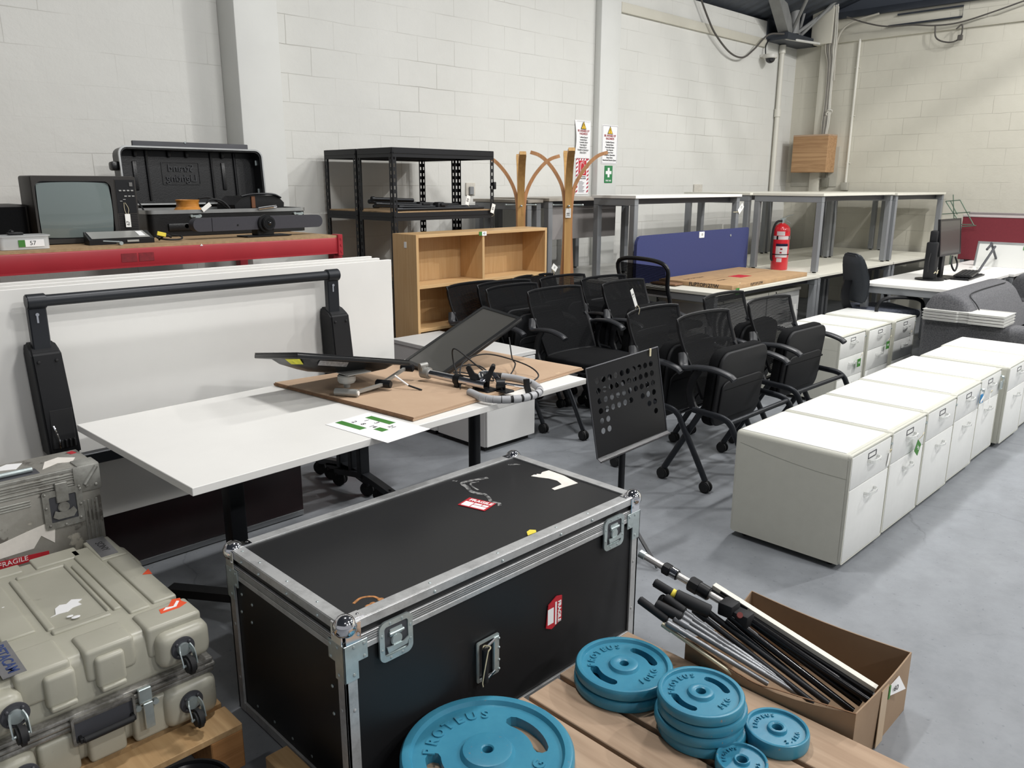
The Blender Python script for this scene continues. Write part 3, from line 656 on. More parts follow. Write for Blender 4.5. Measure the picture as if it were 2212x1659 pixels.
# ------------------------------------------------------------------ long white desk with folded-top frame
def castor(b, x, y, r=.03, w=.02, ang=0.):
    dx, dy = math.cos(ang)*w*.5, math.sin(ang)*w*.5
    for s in (-.9, .9): cyl(b, (x+dx*(s-.5), y+dy*(s-.5), r), (x+dx*(s+.5), y+dy*(s+.5), r), r, seg=18, bev=.003)
    sphere(b, (x, y, r*1.5), r*.75, 12, (1, 1, .8)); cyl(b, (x, y, r*1.5), (x, y, r*2.7), .008, seg=8)
def main_desk():
    rz = math.atan2(.061, 1.794)
    t = thing('office_desk', 'long white-topped desk on black legs with cardboard and monitors lying on it', 'desk', (.847, 2.12, 0), rz)
    b = BM(); box(b, (0, 0, .709), (1.80, .885, .734), .0015, 1); obj('tabletop', b, white_lam, t)
    b = BM(); box(b, (.3, .40, .66), (1.55, .46, .7085), .003, 1); box(b, (.28, .08, .695), (.34, .8, .7085)); box(b, (1.5, .08, .695), (1.56, .8, .7085)); obj('underframe', b, black_steel, t)
    for x, foot in ((.335, -1), (1.53, 1)):
        b = BM(); (box(b, (x-.03, .405, .09), (x+.03, .465, .66), .006, 2) if foot < 0 else cyl(b, (x, .435, .09), (x, .435, .66), .028, seg=20)); obj('leg', b, black_steel, t)
        b = BM()
        ends = [(-.15, .26), (.0, -.28)] if foot < 0 else [(.0, .3), (.0, -.28)]
        for ex, ey in ends: tube(b, [(x, .435, .095), (x+ex, .435+ey, .085)], 1, prof=rect(.05, .032), up=(0, 0, 1))
        f = obj('foot', b, black_steel, t)
        for ex, ey in ends:
            b = BM(); castor(b, x+ex*.9, .435+ey*.9, .032, .022, .6); obj('castor', b, rubber, f)
    return t
desk = main_desk(); ZD = .734

# nested folding tables: tops tipped upright behind the desk
def flip_table(x0, x1, y, lab, frame):
    t = thing('folding_table', lab, 'table', ((x0+x1)/2, y, 0), 0, 'folding tables parked with tops tipped upright')
    M = Matrix.Translation((-(x0+x1)/2, -y, 0))
    lean = Matrix.Translation((0, 0, .74)) @ Matrix.Rotation(R(-1.2), 4, 'X') @ Matrix.Translation((0, 0, -.74))
    b = BM(); box(b, (x0, y, .285), (x1, y+.025, 1.205), .0015, 1, lean @ M if False else M); obj('tabletop', b, white_lam, t)
    if frame:
        b = BM(); cyl(b, (.80, y-.07, 1.165), (1.97, y-.07, 1.165), .021, seg=16, M=M); obj('stretcher_bar', b, frame_blk, t, label='round black bar joining the two arms')
        for xa, xm in ((.775, .775), (1.975, 1.985)):
            b = BM(); cyl(b, (xa-.031, y-.07, 1.165), (xa+.031, y-.07, 1.165), .027, seg=24, bev=.003, M=M)
            box(b, (xa-.029, y-.078, .98), (xa+.029, y-.045, 1.165), .004, 1, M); a = obj('support_arm', b, frame_blk, t)
            b = BM(); cyl(b, (xa-.003, y-.078, 1.12), (xa-.003, y-.0825, 1.12), .006, seg=10, M=M); box(b, (xa-.006, y-.0795, 1.09), (xa-.0, y-.077, 1.12), M=M); obj('bolt', b, chrome, a)
            # tapering lock housing
            b = BM(); pts = [(xm-.047, y-.03, 1.0), (xm-.038, y-.10, .975), (xm+.05, y-.10, .975), (xm+.056, y-.03, 1.0)]
            v = bmesh.new()
            top = [(-.042, 1.015), (.052, 1.015)]; L = []
            for z, w0, w1, d in ((1.015, -.04, .048, .05), (.985, -.046, .052, .10), (.80, -.040, .062, .108), (.60, -.030, .074, .10)):
                L.append([v.verts.new((xm+w0, y-.002, z)), v.verts.new((xm+w1, y-.002, z)), v.verts.new((xm+w1, y-d, z)), v.verts.new((xm+w0, y-d, z))])
            for A, B_ in zip(L, L[1:]):
                for k in range(4): v.faces.new((A[k], A[(k+1) % 4], B_[(k+1) % 4], B_[k]))
            v.faces.new(L[0]); v.faces.new(L[-1][::-1]); bmesh.ops.recalc_face_normals(v, faces=v.faces[:])
            bmesh.ops.bevel(v, geom=v.edges[:], offset=.007, segments=3, affect='EDGES'); merge(b, v, M)
            h = obj('lock_housing', b, black_matt, t)
            for dx in (-.025, .032): b = BM(); sphere(b, (xm+dx, y-.104, .955), .006, 8, (1, .5, 1), M); obj('screw', b, rubber, h)
            b = BM(); box(b, (xm-.02, y-.1075, .63), (xm+.06, y-.1, .78), .004, 1, M)
            for k in range(4): box(b, (xm+.005+k*.014, y-.122, .635), (xm+.011+k*.014, y-.106, .665), .002, 1, M)
            obj('lock_recess', b, rubber, h)
            b = BM(); tube(b, smooth([(xm-.01, y-.11, .72), (xm-.006, y-.118, .70), (xm+.002, y-.118, .66), (xm+.004, y-.11, .635)], 4), .003, 6, M=M); obj('lock_spring', b, chrome, h)
        b = BM(); box(b, (.83, y-.05, .525), (1.95, y-.012, .572), .004, 1, M); obj('cross_rail', b, frame_blk, t)
    for xa in ((.83, 2.18) if frame else (.90, 2.20)):
        dy = 0 if frame else .0
        b = BM(); box(b, (xa-.03, y+.04, .1), (xa+.03, y+.075, .70), .005, 1, M); obj('column', b, frame_blk, t)
        b = BM(); tube(b, smooth([(xa, y-.20, .075), (xa, y, .11), (xa, y+.1, .11), (xa, y+.30, .075)], 4), 1, prof=rect(.042, .03), up=(0, 0, 1), M=M); f = obj('foot', b, frame_blk, t)
        for dd in (-.17, .28):
            b = BM(); castor(b, xa-(x0+x1)/2, dd, .038, .028, .5); obj('castor', b, rubber, f)
    return t
frame_blk = mat('charcoal_frame', '#23262b', .42, .3, var=.06)
flip_table(.50, 2.36, 3.20, 'front folding table tipped upright, black folding frame on its white top', True)
flip_table(.50, 2.37, 3.31, 'middle folding table tipped upright, only its top edge showing', False)
flip_table(.50, 2.40, 3.42, 'rear folding table tipped upright against the red rack', False)
# dark maroon screen under them
def maroon():
    t = thing('desk_screen', 'low glossy dark maroon screen standing under the tipped-up tables', 'office screen', (1.2, 3.262, 0))
    w = N('dark_maroon_gloss'); w.l(w.ramp(w.noise(3, 3), [(.3, lin('#2a191c')), (.7, lin('#3a2024'))]), w.b.inputs['Base Color']); w.set(Roughness=.22)
    b = BM(); box(b, (-.66, 0, .03), (.63, .012, .36), .001, 1); obj('panel', b, w.m, t)
    b = BM(); box(b, (-.66, -.004, .004), (.63, .018, .03), .002, 1); obj('bottom_trim', b, grey_metal, t)
maroon()

# things lying on the desk ----------------------------------------------------
def cardboard_sheet():
    t = thing('cardboard_sheet', 'flattened brown cardboard sheet covering the right half of the long desk', 'cardboard', (1.69, 2.2, ZD+.002))
    cs = [(0, -.006), (1.065, .09), (1.01, .70), (-.095, .82)]
    for k, z in enumerate((.0, .0065)):
        b = BM(); poly(b, [(x+(.006 if k else 0)*(1 if i in (0, 3) else -1), y+.004*k, z) for i, (x, y) in enumerate(cs)], .006, (0, 0, 1))
        o = obj('cardboard_layer', b, card_sh, t)
    b = BM(); q = [Vector((cs[3][0], cs[3][1], 0)), Vector((cs[0][0], cs[0][1], 0))]
    tube(b, [q[0]+Vector((-.001, 0, .006)), q[1]+Vector((-.001, 0, .006))], 1, prof=rect(.0015, .009), up=(0, 0, 1)); obj('corrugated_edge', b, card_dk, t)
w = N('used_cardboard'); base = w.ramp(w.noise(2.5, 6, .6), [(.3, lin('#b0947a')), (.7, lin('#c0a58a'))]); w.l(w.mix(w.ramp(w.noise(14, 5, .75), [(.63, (0, 0, 0)), (.70, (.5, .5, .5))]), base, lin('#d8bb98')), w.b.inputs['Base Color']); w.set(Roughness=.75); w.bump(w.noise(8, 4), .12, .01); card_sh = w.m
cardboard_sheet()
def bidder_sheet():
    t = thing('paper_sheet', 'white paper sheet printed with numbers and green blocks under the cardboard corner', 'paper', (1.56, 2.25, ZD+.0008), R(-84))
    b = BM(); box(b, (-.145, -.10, 0), (.18, .10, .0006)); obj('sheet', b, paper, t)
    for i, (x0, y0, x1, y1) in enumerate(((-.135, -.065, -.0, -.035), (-.10, .045, .03, .075), (.03, -.03, .075, 0.0))):
        b = BM(); box(b, (x0, y0, .0006), (x1, y1, .0012)); obj('green_block', b, green, t)
    for s, x, y in (('2', -.09, -.015), ('8', -.045, -.012), ('14', .005, -.01), ('21', .06, .03), ('1', -.07, .025), ('3', -.02, .03)):
        text('printed_number', s, .03, ink, t, Matrix.Translation((x, y, .001)) , depth=.0003)
bidder_sheet()
scr_grey = mat('monitor_screen_off', '#43423f', .3, var=.03, coat=.2)
bez = mat('monitor_bezel', '#17181a', .3, var=.1)
def monitor(name_label, M, w=.52, h=.32, depth=.012, back=.045, grp=None, screen=scr_grey, stickers=False, origin=(0, 0, 0)):
    """screen in local XY plane facing +Z"""
    t = thing('computer_monitor', name_label, 'monitor', origin)
    M = Matrix.Translation(-Vector(origin)) @ M
    b = BM(); ringpoly(b, rrect(w, h, .004, 2), rrect(w-.034, h-.034, .002, 2), .004, lambda u, v, q: (u, v, q), M); obj('bezel', b, bez, t)
    b = BM(); box(b, (-w/2+.015, -h/2+.015, 0), (w/2-.015, h/2-.015, .0015), 0, M=M); obj('screen', b, screen, t)
    b = BM(); box(b, (-w/2, -h/2, -depth*1.5), (w/2, h/2, 0), .003, 2, M)
    v = bmesh.new(); L = []
    for z, k in ((-depth*1.4, .86), (-depth*1.4-back*.45, .74), (-depth*1.4-back*.85, .5), (-depth*1.4-back, .36)):
        L.append([v.verts.new((x*k/1., y*k, z)) for x, y in rrect(w, h*.95, .05, 4)])
    for A, B_ in zip(L, L[1:]):
        n = len(A)
        for i in range(n): v.faces.new((A[i], A[(i+1) % n], B_[(i+1) % n], B_[i]))
    v.faces.new(L[-1]); bmesh.ops.recalc_face_normals(v, faces=v.faces[:]); merge(b, v, M)
    bk = obj('back_shell', b, bez, t, sharp=50)
    return t, M
# monitor A: screen up, underside towards the camera, its edge -Y raised
u = Vector((.50, .0, -.095)).normalized(); vv = Vector((-.02, -.32, .045)).normalized(); ww = u.cross(vv) # faces up
def frame_M(o, x, y):
    x = Vector(x).normalized(); z = x.cross(Vector(y)).normalized(); y = z.cross(x)
    return Matrix(((x.x, y.x, z.x, o[0]), (x.y, y.y, z.y, o[1]), (x.z, y.z, z.z, o[2]), (0, 0, 0, 1)))
oA = Vector((1.725, 2.75, .880))
MA = frame_M(oA, (.50, .0, -.105), (.0, .315, -.05))
tA, mA = monitor('black monitor lying face up at the left, yellow sticker on its curved underside', MA, .53, .32, origin=(1.745, 2.745, ZD+.02))
b = BM(); poly(b, [(-.15, -.1315, -.0185), (-.02, -.1315, -.0185), (-.02, -.1165, -.0365), (-.15, -.1165, -.0365)], .003, (0, -.75, -.65), mA); obj('port_panel', b, mat('port_panel_grey', '#8c8e92', .4, .5, var=.3, vscale=90), tA)
b = BM(); poly(b, [(-.227, -.115, -.018), (-.227, -.01, -.018), (-.199, -.01, -.0365), (-.199, -.095, -.0365)], .0015, (-.55, 0, -.83), mA); obj('energy_sticker', b, mat('energy_label_yellow', '#e3df38', .5, var=.25, vscale=60), tA, label='yellow label on the underside')
arm_grey = mat('monitor_arm_grey', '#9c9c98', .42, .4, var=.05)
def arm_a():
    t = thing('monitor_mount', 'grey folding monitor mount with round joints under the face-up monitor', 'monitor arm', (1.70, 2.63, ZD+.014))
    ox, oy, oz = t.location; M = Matrix.Translation((-ox, -oy, -oz))
    b = BM(); box(b, (1.69, 2.60, .832), (1.80, 2.70, .836), .001, 1, M); obj('mount_plate', b, arm_grey, t)
    b = BM(); cyl(b, (1.715, 2.65, .800), (1.715, 2.65, .828), .036, seg=28, bev=.003, M=M); cyl(b, (1.715, 2.65, .796), (1.715, 2.65, .808), .031, seg=28, M=M); cyl(b, (1.715, 2.65, .775), (1.715, 2.65, .80), .012, .018, M=M); obj('swivel_disc', b, arm_grey, t)
    b = BM(); cyl(b, (1.665, 2.66, .764), (1.715, 2.575, .764), .0155, seg=20, bev=.002, M=M); j = obj('joint', b, arm_grey, t)
    b = BM(); cyl(b, (1.714, 2.577, .764), (1.717, 2.572, .764), .009, seg=16, M=M); obj('joint_cap', b, white_lam, j)
    b = BM(); tube(b, [(1.705, 2.59, .764), (1.86, 2.59, .776)], 1, prof=rect(.012, .012), M=M); obj('arm_link', b, arm_grey, t)
    b = BM(); cyl(b, (1.84, 2.625, .775), (1.868, 2.565, .775), .0165, seg=20, bev=.003, M=M); obj('elbow', b, black_pl, t)
    b = BM(); tube(b, [(1.86, 2.60, .78), (2.02, 2.66, .805)], 1, prof=rect(.012, .012), M=M); obj('arm_link', b, arm_grey, t)
    b = BM(); cyl(b, (2.01, 2.68, .805), (2.035, 2.63, .805), .0165, seg=20, bev=.003, M=M); obj('elbow', b, black_pl, t)
arm_a()
oB = Vector((2.405, 2.725, .866))
MB_ = frame_M(oB, (.455, -.03, .2), (-.05, .26, .0))
tB, mB = monitor('black monitor with grey screen propped up steeply across the cardboard', MB_, .52, .27, origin=(2.405, 2.725, ZD+.02))
text('brand_mark', 'LG', .007, paper, tB, mB @ Matrix.Translation((.06, -.125, .0045)) @ Matrix.Rotation(0, 4, 'Z'), depth=.0002, sx=1.6) if False else None
def pole_arm():
    t = thing('clamp_pole', 'chrome desk pole lying on the cardboard with a black V bracket and clamp', 'monitor stand', (2.12, 2.40, ZD+.016))
    ox, oy, oz = t.location; M = Matrix.Translation((-ox, -oy, -oz))
    b = BM(); cyl(b, (2.075, 2.60, .785), (2.13, 2.28, .775), .0165, seg=24, M=M); obj('pole', b, chrome, t)
    b = BM(); cyl(b, (2.07, 2.615, .786), (2.08, 2.575, .784), .025, seg=24, bev=.002, M=M); box(b, (2.05, 2.59, .79), (2.075, 2.62, .825), .005, 2, M); cyl(b, (2.045, 2.60, .818), (2.085, 2.60, .818), .011, seg=14, M=M); obj('collar', b, arm_grey, t)
    b = BM(); cyl(b, (2.105, 2.44, .781), (2.111, 2.41, .779), .0235, seg=24, bev=.003, M=M); box(b, (2.09, 2.41, .748), (2.11, 2.435, .77), .004, 1, M); obj('cable_clip', b, black_pl, t)
    # V-shaped bracket
    b = BM(); c = Vector((2.16, 2.34, .752)); ux = Vector((.707, -.707, 0)); uz = Vector((0, 0, 1))
    V = [(-.034, 0), (.034, 0), (.036, .03), (.058, .085), (.052, .094), (.04, .092), (.026, .062), (.0, .05), (-.026, .062), (-.044, .092), (-.056, .094), (-.062, .085), (-.040, .03)]
    poly(b, [c+ux*x+uz*z for x, z in V], .018, Vector((-.707, -.707, 0)), M)
    for s in (-1, 1): cyl(b, c+ux*s*.05+uz*.088+Vector((.01, .01, 0)), c+ux*s*.05+uz*.088-Vector((.02, .02, 0)), .009, seg=14, M=M)
    box(b, (2.12, 2.26, .748), (2.19, 2.34, .754), .002, 1, M); obj('v_bracket', b, black_pl, t)
    b = BM(); box(b, (2.165, 2.20, .748), (2.215, 2.28, .756), .002, 1, M); cyl(b, (2.175, 2.265, .775), (2.20, 2.24, .775), .022, seg=20, M=M); box(b, (2.175, 2.235, .75), (2.2, 2.27, .775), .002, 1, M); cl = obj('desk_clamp', b, black_pl, t)
    b = BM(); cyl(b, (2.19, 2.245, .781), (2.225, 2.145, .778), .0055, seg=12, M=M); obj('clamp_screw', b, chrome, cl)
    b = BM(); tube(b, [(2.226, 2.145, .81), (2.226, 2.142, .782), (2.232, 2.135, .748)], 1, prof=rect(.016, .02), M=M); box(b, (2.218, 2.135, .768), (2.234, 2.155, .79), .004, 1, M); obj('clamp_knob', b, black_pl, cl)
    b = BM(); tube(b, smooth([(2.13, 2.3, .79), (2.17, 2.35, .805), (2.215, 2.33, .80), (2.20, 2.28, .785)], 5), .012, 10, M=M); obj('chrome_elbow', b, chrome, t)
pole_arm()
def spiral_hose():
    t = thing('spiral_cable_wrap', 'grey spiral-wrapped cable bundle looping over the desk edge beside the clamp', 'cable', (2.14, 2.3, ZD+.02))
    ox, oy, oz = t.location; M = Matrix.Translation((-ox, -oy, -oz))
    pts = smooth([(2.06, 2.30, .757), (2.04, 2.20, .757), (2.06, 2.14, .757), (2.12, 2.095, .757), (2.19, 2.085, .757), (2.26, 2.105, .757), (2.31, 2.16, .757), (2.345, 2.24, .758), (2.345, 2.33, .76), (2.31, 2.41, .765)], 9)
    b = BM(); tube(b, pts, .0135, 14, M=M); obj('inner_bundle', b, rubber, t)
    b = BM(); n = len(pts)
    i = 0
    while i+5 < n:
        seg = pts[i:i+5]; gap = .25 if 18 < i < 46 else 0
        tube(b, [seg[0].lerp(seg[1], gap)]+seg[1:]+[], .0155, 16, M=M); i += 4 if not gap else 5
    wrap = mat('spiral_wrap_grey', '#a9aaad', .5, var=.06); obj('spiral_wrap', b, wrap, t)
spiral_hose()
def cable(name_label, pts, r=.0032, m=None, n=8, nm='cable', cat='cable'):
    c = Vector(pts[0]); b = BM(); tube(b, smooth([Vector(p)-c for p in pts], n), r, 8)
    o = obj(nm, b, m or rubber, loc=c); tag(o, name_label, cat); return o
zc = ZD+.022
cable('thin black cable rising in a tall loop from the monitor bundle', [(2.12, 2.42, zc), (2.15, 2.50, .83), (2.13, 2.47, .90), (2.19, 2.40, .83), (2.26, 2.38, .77), (2.24, 2.30, zc)])
cable('black cable arching wide to the right over the cardboard', [(2.08, 2.38, zc), (2.20, 2.5, .82), (2.36, 2.52, .835), (2.45, 2.38, .80), (2.42, 2.26, .775), (2.30, 2.2, zc+.01)])
cable('black cable dropping from the propped monitor to the clamp', [(2.56, 2.58, .875), (2.50, 2.50, .80), (2.44, 2.42, .79), (2.36, 2.38, zc), (2.26, 2.34, zc)])
cable('black cable coil lying around the V bracket', [(2.12, 2.45, zc), (2.19, 2.52, .80), (2.28, 2.48, .80), (2.27, 2.38, zc), (2.17, 2.36, zc+.03), (2.11, 2.42, .80), (2.16, 2.5, .79), (2.3, 2.46, zc)])
cable('black cable running flat from the grey arm to the chrome pole', [(1.99, 2.66, zc-.012), (2.0, 2.55, zc-.012), (2.05, 2.47, zc-.012), (2.12, 2.38, zc-.010), (2.10, 2.3, zc-.010)], .004)
t = thing('marker_tag', 'white stick tag leaning on the black cable below the face-up monitor', 'tag', (1.93, 2.53, ZD+.02))
b = BM(); tube(b, [(-.03, .05, .05), (.0, .0, .012)], .004, 8); obj('white_stick', b, paper, t)
b = BM(); tube(b, [(.0, .0, .012), (.03, -.05, -.004)], .004, 8); obj('dark_end', b, rubber, t)
b = BM(); poly(b, [(0, 0, 0), (.03, .015, .01), (.035, -.01, .004), (.01, -.02, 0)], .001); tag(obj('yellow_tag', b, mat('yellow_tape', '#e6d34a'), loc=(2.11, 2.40, ZD+.03)), 'small yellow tag beside the V bracket on the desk', 'tag')

# two low light-grey pedestals behind the desk end
grey_lam = mat('light_grey_laminate', '#cfcfcd', .5, var=.02); grey_lam2 = mat('grey_laminate_side', '#a3a2a1', .55, var=.03)
for y0, lab in ((3.30, 'light grey pedestal with a lock, standing behind the right end of the long desk'), (3.765, 'light grey pedestal touching the wooden bookshelf, behind the locked grey one')):
    t = thing('drawer_pedestal', lab, 'pedestal', (3.09, y0, 0), 0, 'light grey pedestals')
    b = BM(); box(b, (0, .02, .03), (.415, .455, .545), .002, 1); obj('carcass', b, grey_lam, t)
    b = BM(); box(b, (-.004, 0, .547), (.419, .458, .572), .002, 1); obj('top_panel', b, grey_lam, t)
    for z0, z1 in ((.035, .30), (.304, .542)):
        b = BM(); box(b, (.002, .0, z0), (.413, .019, z1), .0015, 1); obj('drawer_front', b, grey_lam, t)
    b = BM(); cyl(b, (.375, .0, .515), (.375, -.006, .515), .009, seg=14); obj('lock', b, chrome, t)
    b = BM(); box(b, (.02, .04, 0), (.395, .43, .03)); obj('plinth', b, rubber, t)

# ------------------------------------------------------------------ music stand
def music_stand():
    t = thing('music_stand', 'black music stand with a plate of round holes, behind the long road case', 'music stand', (2.62, 1.93, 0))
    TL, TR, BL, BR = Vector((2.36, 1.95, .862)), Vector((2.80, 1.92, .893)), Vector((2.395, 1.895, .496)), Vector((2.835, 1.865, .527))
    o = t.location; ux = (TR-TL); uy = (BL-TL)
    W, H = ux.length, uy.length; un = ux.normalized(); dn = (uy-un*uy.dot(un)).normalized(); nn = un.cross(-dn).normalized()
    base = TL+un*0-o
    if nn.dot(Vector((-1, -1, .2))) < 0: nn = -nn
    # plate with real holes: grid of cells, each a square with an n-gon hole
    b = bmesh.new(); holes = set()
    cols, rows = 12, 9; cw, ch = W/cols, H/rows
    for c in range(1, 11):
        for r in range(1, 7):
            if r <= 3 or (r == 4 and (c <= 6 or c >= 8)) or (r == 5 and (c <= 2 or c >= 9)) or (r == 6 and (c <= 2 or c >= 10)): holes.add((c, r))
    def P(x, y): return base+un*x+dn*y
    for c in range(cols):
        for r in range(rows):
            x0, y0 = c*cw, r*ch; cx, cy = x0+cw/2, y0+ch/2
            corners = [(x0, y0), (x0+cw, y0), (x0+cw, y0+ch), (x0, y0+ch)]
            if (c, r) not in holes:
                b.faces.new([b.verts.new(P(*p)) for p in corners]); continue
            rad = .0128; n = 12; ring = [(cx+rad*math.cos(2*PI*k/n), cy+rad*math.sin(2*PI*k/n)) for k in range(n)]
            sq = []
            for k in range(n):
                a = 2*PI*k/n; dx, dy = math.cos(a), math.sin(a); s = min((cw/2)/abs(dx) if abs(dx) > 1e-6 else 9, (ch/2)/abs(dy) if abs(dy) > 1e-6 else 9); sq.append((cx+dx*s, cy+dy*s))
            for k in range(n):
                k2 = (k+1) % n; poly_ = [sq[k]]
                for cc in corners:
                    a = math.atan2(cc[1]-cy, cc[0]-cx) % (2*PI); a0 = 2*PI*k/n; a1 = 2*PI*(k+1)/n
                    if a0+1e-6 < a < a1-1e-6: poly_.append(cc)
                poly_ += [sq[k2], ring[k2], ring[k]]
                b.faces.new([b.verts.new(P(*p)) for p in poly_])
    bmesh.ops.remove_doubles(b, verts=b.verts[:], dist=1e-5); bmesh.ops.recalc_face_normals(b, faces=b.faces[:])
    e = bmesh.ops.extrude_face_region(b, geom=b.faces[:]); bmesh.ops.translate(b, vec=-nn*.002, verts=[v for v in e['geom'] if isinstance(v, bmesh.types.BMVert)])
    bmesh.ops.recalc_face_normals(b, faces=b.faces[:])
    b2 = BM(); merge(b2, b)
    plate_m = mat('black_sheet_metal', '#18181b', .38, .3, var=.1); obj('desk_plate', b2, plate_m, t)
    b = BM(); p0 = base+dn*H; p1 = p0+un*W
    q_ = nn*.02+Vector((0, 0, -.012)); poly(b, [p0, p1, p1+q_, p0+q_], .002, -dn); tube(b, [p0+q_, p1+q_], .003, 6); obj('ledge', b, plate_m, t)
    b = BM(); tube(b, [base, base+un*W], .003, 6); tube(b, [base, base+dn*H], .003, 6); tube(b, [base+un*W, base+un*W+dn*H], .003, 6); obj('plate_rim', b, mat('worn_black_rim', '#55565a', .4, .5), t)
    b = BM(); cyl(b, (0, 0.02, .05), (0, 0.02, .62), .014, seg=16); obj('pole', b, black_steel, t)
    for a in (-100, 20, 140):
        b = BM(); tube(b, [(0, .02, .22), (.0+.24*math.cos(R(a)), .02+.24*math.sin(R(a)), .012)], 1, prof=rect(.016, .006), up=(0, 0, 1)); obj('leg', b, black_steel, t)
    b = BM(); box(b, tuple(base+un*(W-.055)-Vector((.004, .004, .03))+nn*.004), tuple(base+un*(W-.055)+Vector((.006, .004, .003))+nn*.006), .001, 1); obj('string_tie', b, string_m, t)
music_stand()

# ------------------------------------------------------------------ carton of stands
def carton():
    x0, x1, y0, y1, h, th = 1.95, 2.36, .65, 1.18, .2, .004
    t = thing('cardboard_carton', 'open brown cardboard carton full of stands, on the floor by the pallet', 'carton', ((x0+x1)/2, (y0+y1)/2, 0))
    ox, oy, _ = t.location; M = Matrix.Translation((-ox, -oy, 0))
    b = bmesh.new()
    def wall(P0, P1, bulge, tops):
        n = 10; P0 = Vector((*P0, 0)); P1 = Vector((*P1, 0)); d = (P1-P0).normalized(); nr = Vector((d.y, -d.x, 0)); cols = []
        for i in range(n+1):
            u = i/n; s = math.sin(PI*u); zt = tops[0]+(tops[2]-tops[0])*u+(tops[1])*s
            col = []
            for k in range(5):
                v = k/4; p = P0.lerp(P1, u)+nr*bulge*s*v; col.append(b.verts.new((p.x, p.y, .001+v*(zt-.001))))
            cols.append(col)
        for A, B_ in zip(cols, cols[1:]):
            for k in range(4): b.faces.new((A[k], B_[k], B_[k+1], A[k+1]))
    wall((x0, y1), (x0, y0), .028, (.195, -.028, .2)); wall((x0, y0), (x1, y0), .006, (.2, .003, .2)); wall((x1, y0), (x1, y1), -.012, (.2, -.004, .2)); wall((x1, y1), (x0, y1), .0, (.2, -.05, .195))
    vs = [b.verts.new(p) for p in ((x0, y0, .002), (x1, y0, .002), (x1, y1, .002), (x0, y1, .002))]; b.faces.new(vs)
    bmesh.ops.remove_doubles(b, verts=b.verts[:], dist=1e-4)
    bmesh.ops.recalc_face_normals(b, faces=b.faces[:]); bmesh.ops.solidify(b, geom=b.faces[:], thickness=th)
    b2 = BM(); merge(b2, b, M); obj('box', b2, carton_m, t)
    b = BM(); tube(b, smooth([(x0-ox, y0-oy, .201), (x0-.02-ox, y0+.2-oy, .181), (x0-.025-ox, y0+.3-oy, .172), (x0-ox, y1-oy, .194)], 5), 1, prof=rect(.004, .002), up=(0, 0, 1))
    obj('cut_edge', b, card_dk, t)
    b = BM(); box(b, (2.115-ox, y0-.0075-oy, .004), (2.165-ox, y0-.0055-oy, .19), .0, 1); tp = obj('packing_tape', b, mat('clear_brown_tape', '#b9a080', .3), t)
w = N('plain_carton_board'); w.l(w.ramp(w.noise(4, 5, .6), [(.3, lin('#8d755d')), (.7, lin('#9c846b'))]), w.b.inputs['Base Color']); w.set(Roughness=.8); w.bump(w.noise(30, 3), .08, .004); carton_m = w.m
carton()
t = thing('lot_label', 'white lot label numbered 60 folded over the rim of the cardboard carton', 'label', (2.215, .6445, .165))
b = BM(); poly(b, [(-.035, 0, -.022), (.045, -.018, -.028), (.02, -.004, .02), (-.03, 0, .012)], .001, (0, -1, 0)); obj('label_card', b, paper, t)
b = BM(); box(b, (-.042, -.002, -.03), (-.03, 0, .012)); obj('green_strip', b, green, t)
text('label_number', '60', .024, ink, t, face_M((-.006, -.0085, -.006), (1, -.2, 0), (0, 0, 1)), depth=.0003)
tube_grey = mat('grey_aluminium_tube', '#77797c', .35, .6, var=.06); blk_gloss = mat('gloss_black_tube', '#101114', .18, .3, var=.05)
white_pole = mat('brushed_white_pole', '#d5d3cf', .28, .6, var=.08)
def between(a, c, s): return Vector(a).lerp(Vector(c), s)
def light_stand():
    a, m_, c = (2.031, 1.422, .37), (2.056, 1.123, .30), (2.122, .674, .14)
    t = thing('speaker_pole_stand', 'silver telescopic pole stand with big black collars lying in the carton', 'stand', between(a, c, .5))
    o = t.location; M = Matrix.Translation(-o)
    b = BM(); cyl(b, a, m_, .0115, seg=18, M=M); obj('pole', b, white_pole, t)
    b = BM(); cyl(b, a, between(a, m_, .07), .014, seg=14, M=M); obj('pole_tip', b, steel, t)
    for s0, s1, r in ((.30, .48, .018), (.62, .86, .022)):
        b = BM(); cyl(b, between(a, m_, s0), between(a, m_, s1), r, seg=20, bev=.003, M=M); cyl(b, between(a, m_, s0), between(a, m_, (s0+s1)/2), r*1.14, seg=8, bev=.003, M=M)
        k = obj('collar', b, black_pl, t)
    b = BM(); cyl(b, between(a, m_, .40), between(a, m_, .47), .0185, seg=20, M=M); obj('foil_label', b, chrome, t)
    b = BM(); p = between(m_, c, .05); box(b, tuple(Vector(p)-Vector((.035, .03, .022))), tuple(Vector(p)+Vector((.02, .02, .022))), .006, 2, M); q = between(m_, c, .16); box(b, tuple(Vector(q)-Vector((.035, .03, .02))), tuple(Vector(q)+Vector((.012, .03, .022))), .006, 2, M); hb = obj('leg_hub', b, black_matt, t)
    b = BM(); cyl(b, Vector(q)+Vector((-.03, 0, .015)), Vector(q)+Vector((-.045, -.01, .028)), .009, seg=16, M=M); obj('red_knob', b, mat('dull_red_plastic', '#7a3a36', .5), hb)
    b = BM(); cyl(b, m_, c, .012, seg=18, M=M); obj('lower_tube', b, blk_gloss, t)
    b = BM(); cyl(b, (2.061, 1.076, .285), (2.122, .698, .12), .011, seg=16, M=M); obj('leg', b, blk_gloss, t)
    b = BM(); cyl(b, (2.035, 1.076, .275), (2.10, .71, .10), .011, seg=16, M=M); obj('leg', b, blk_gloss, t)
light_stand()
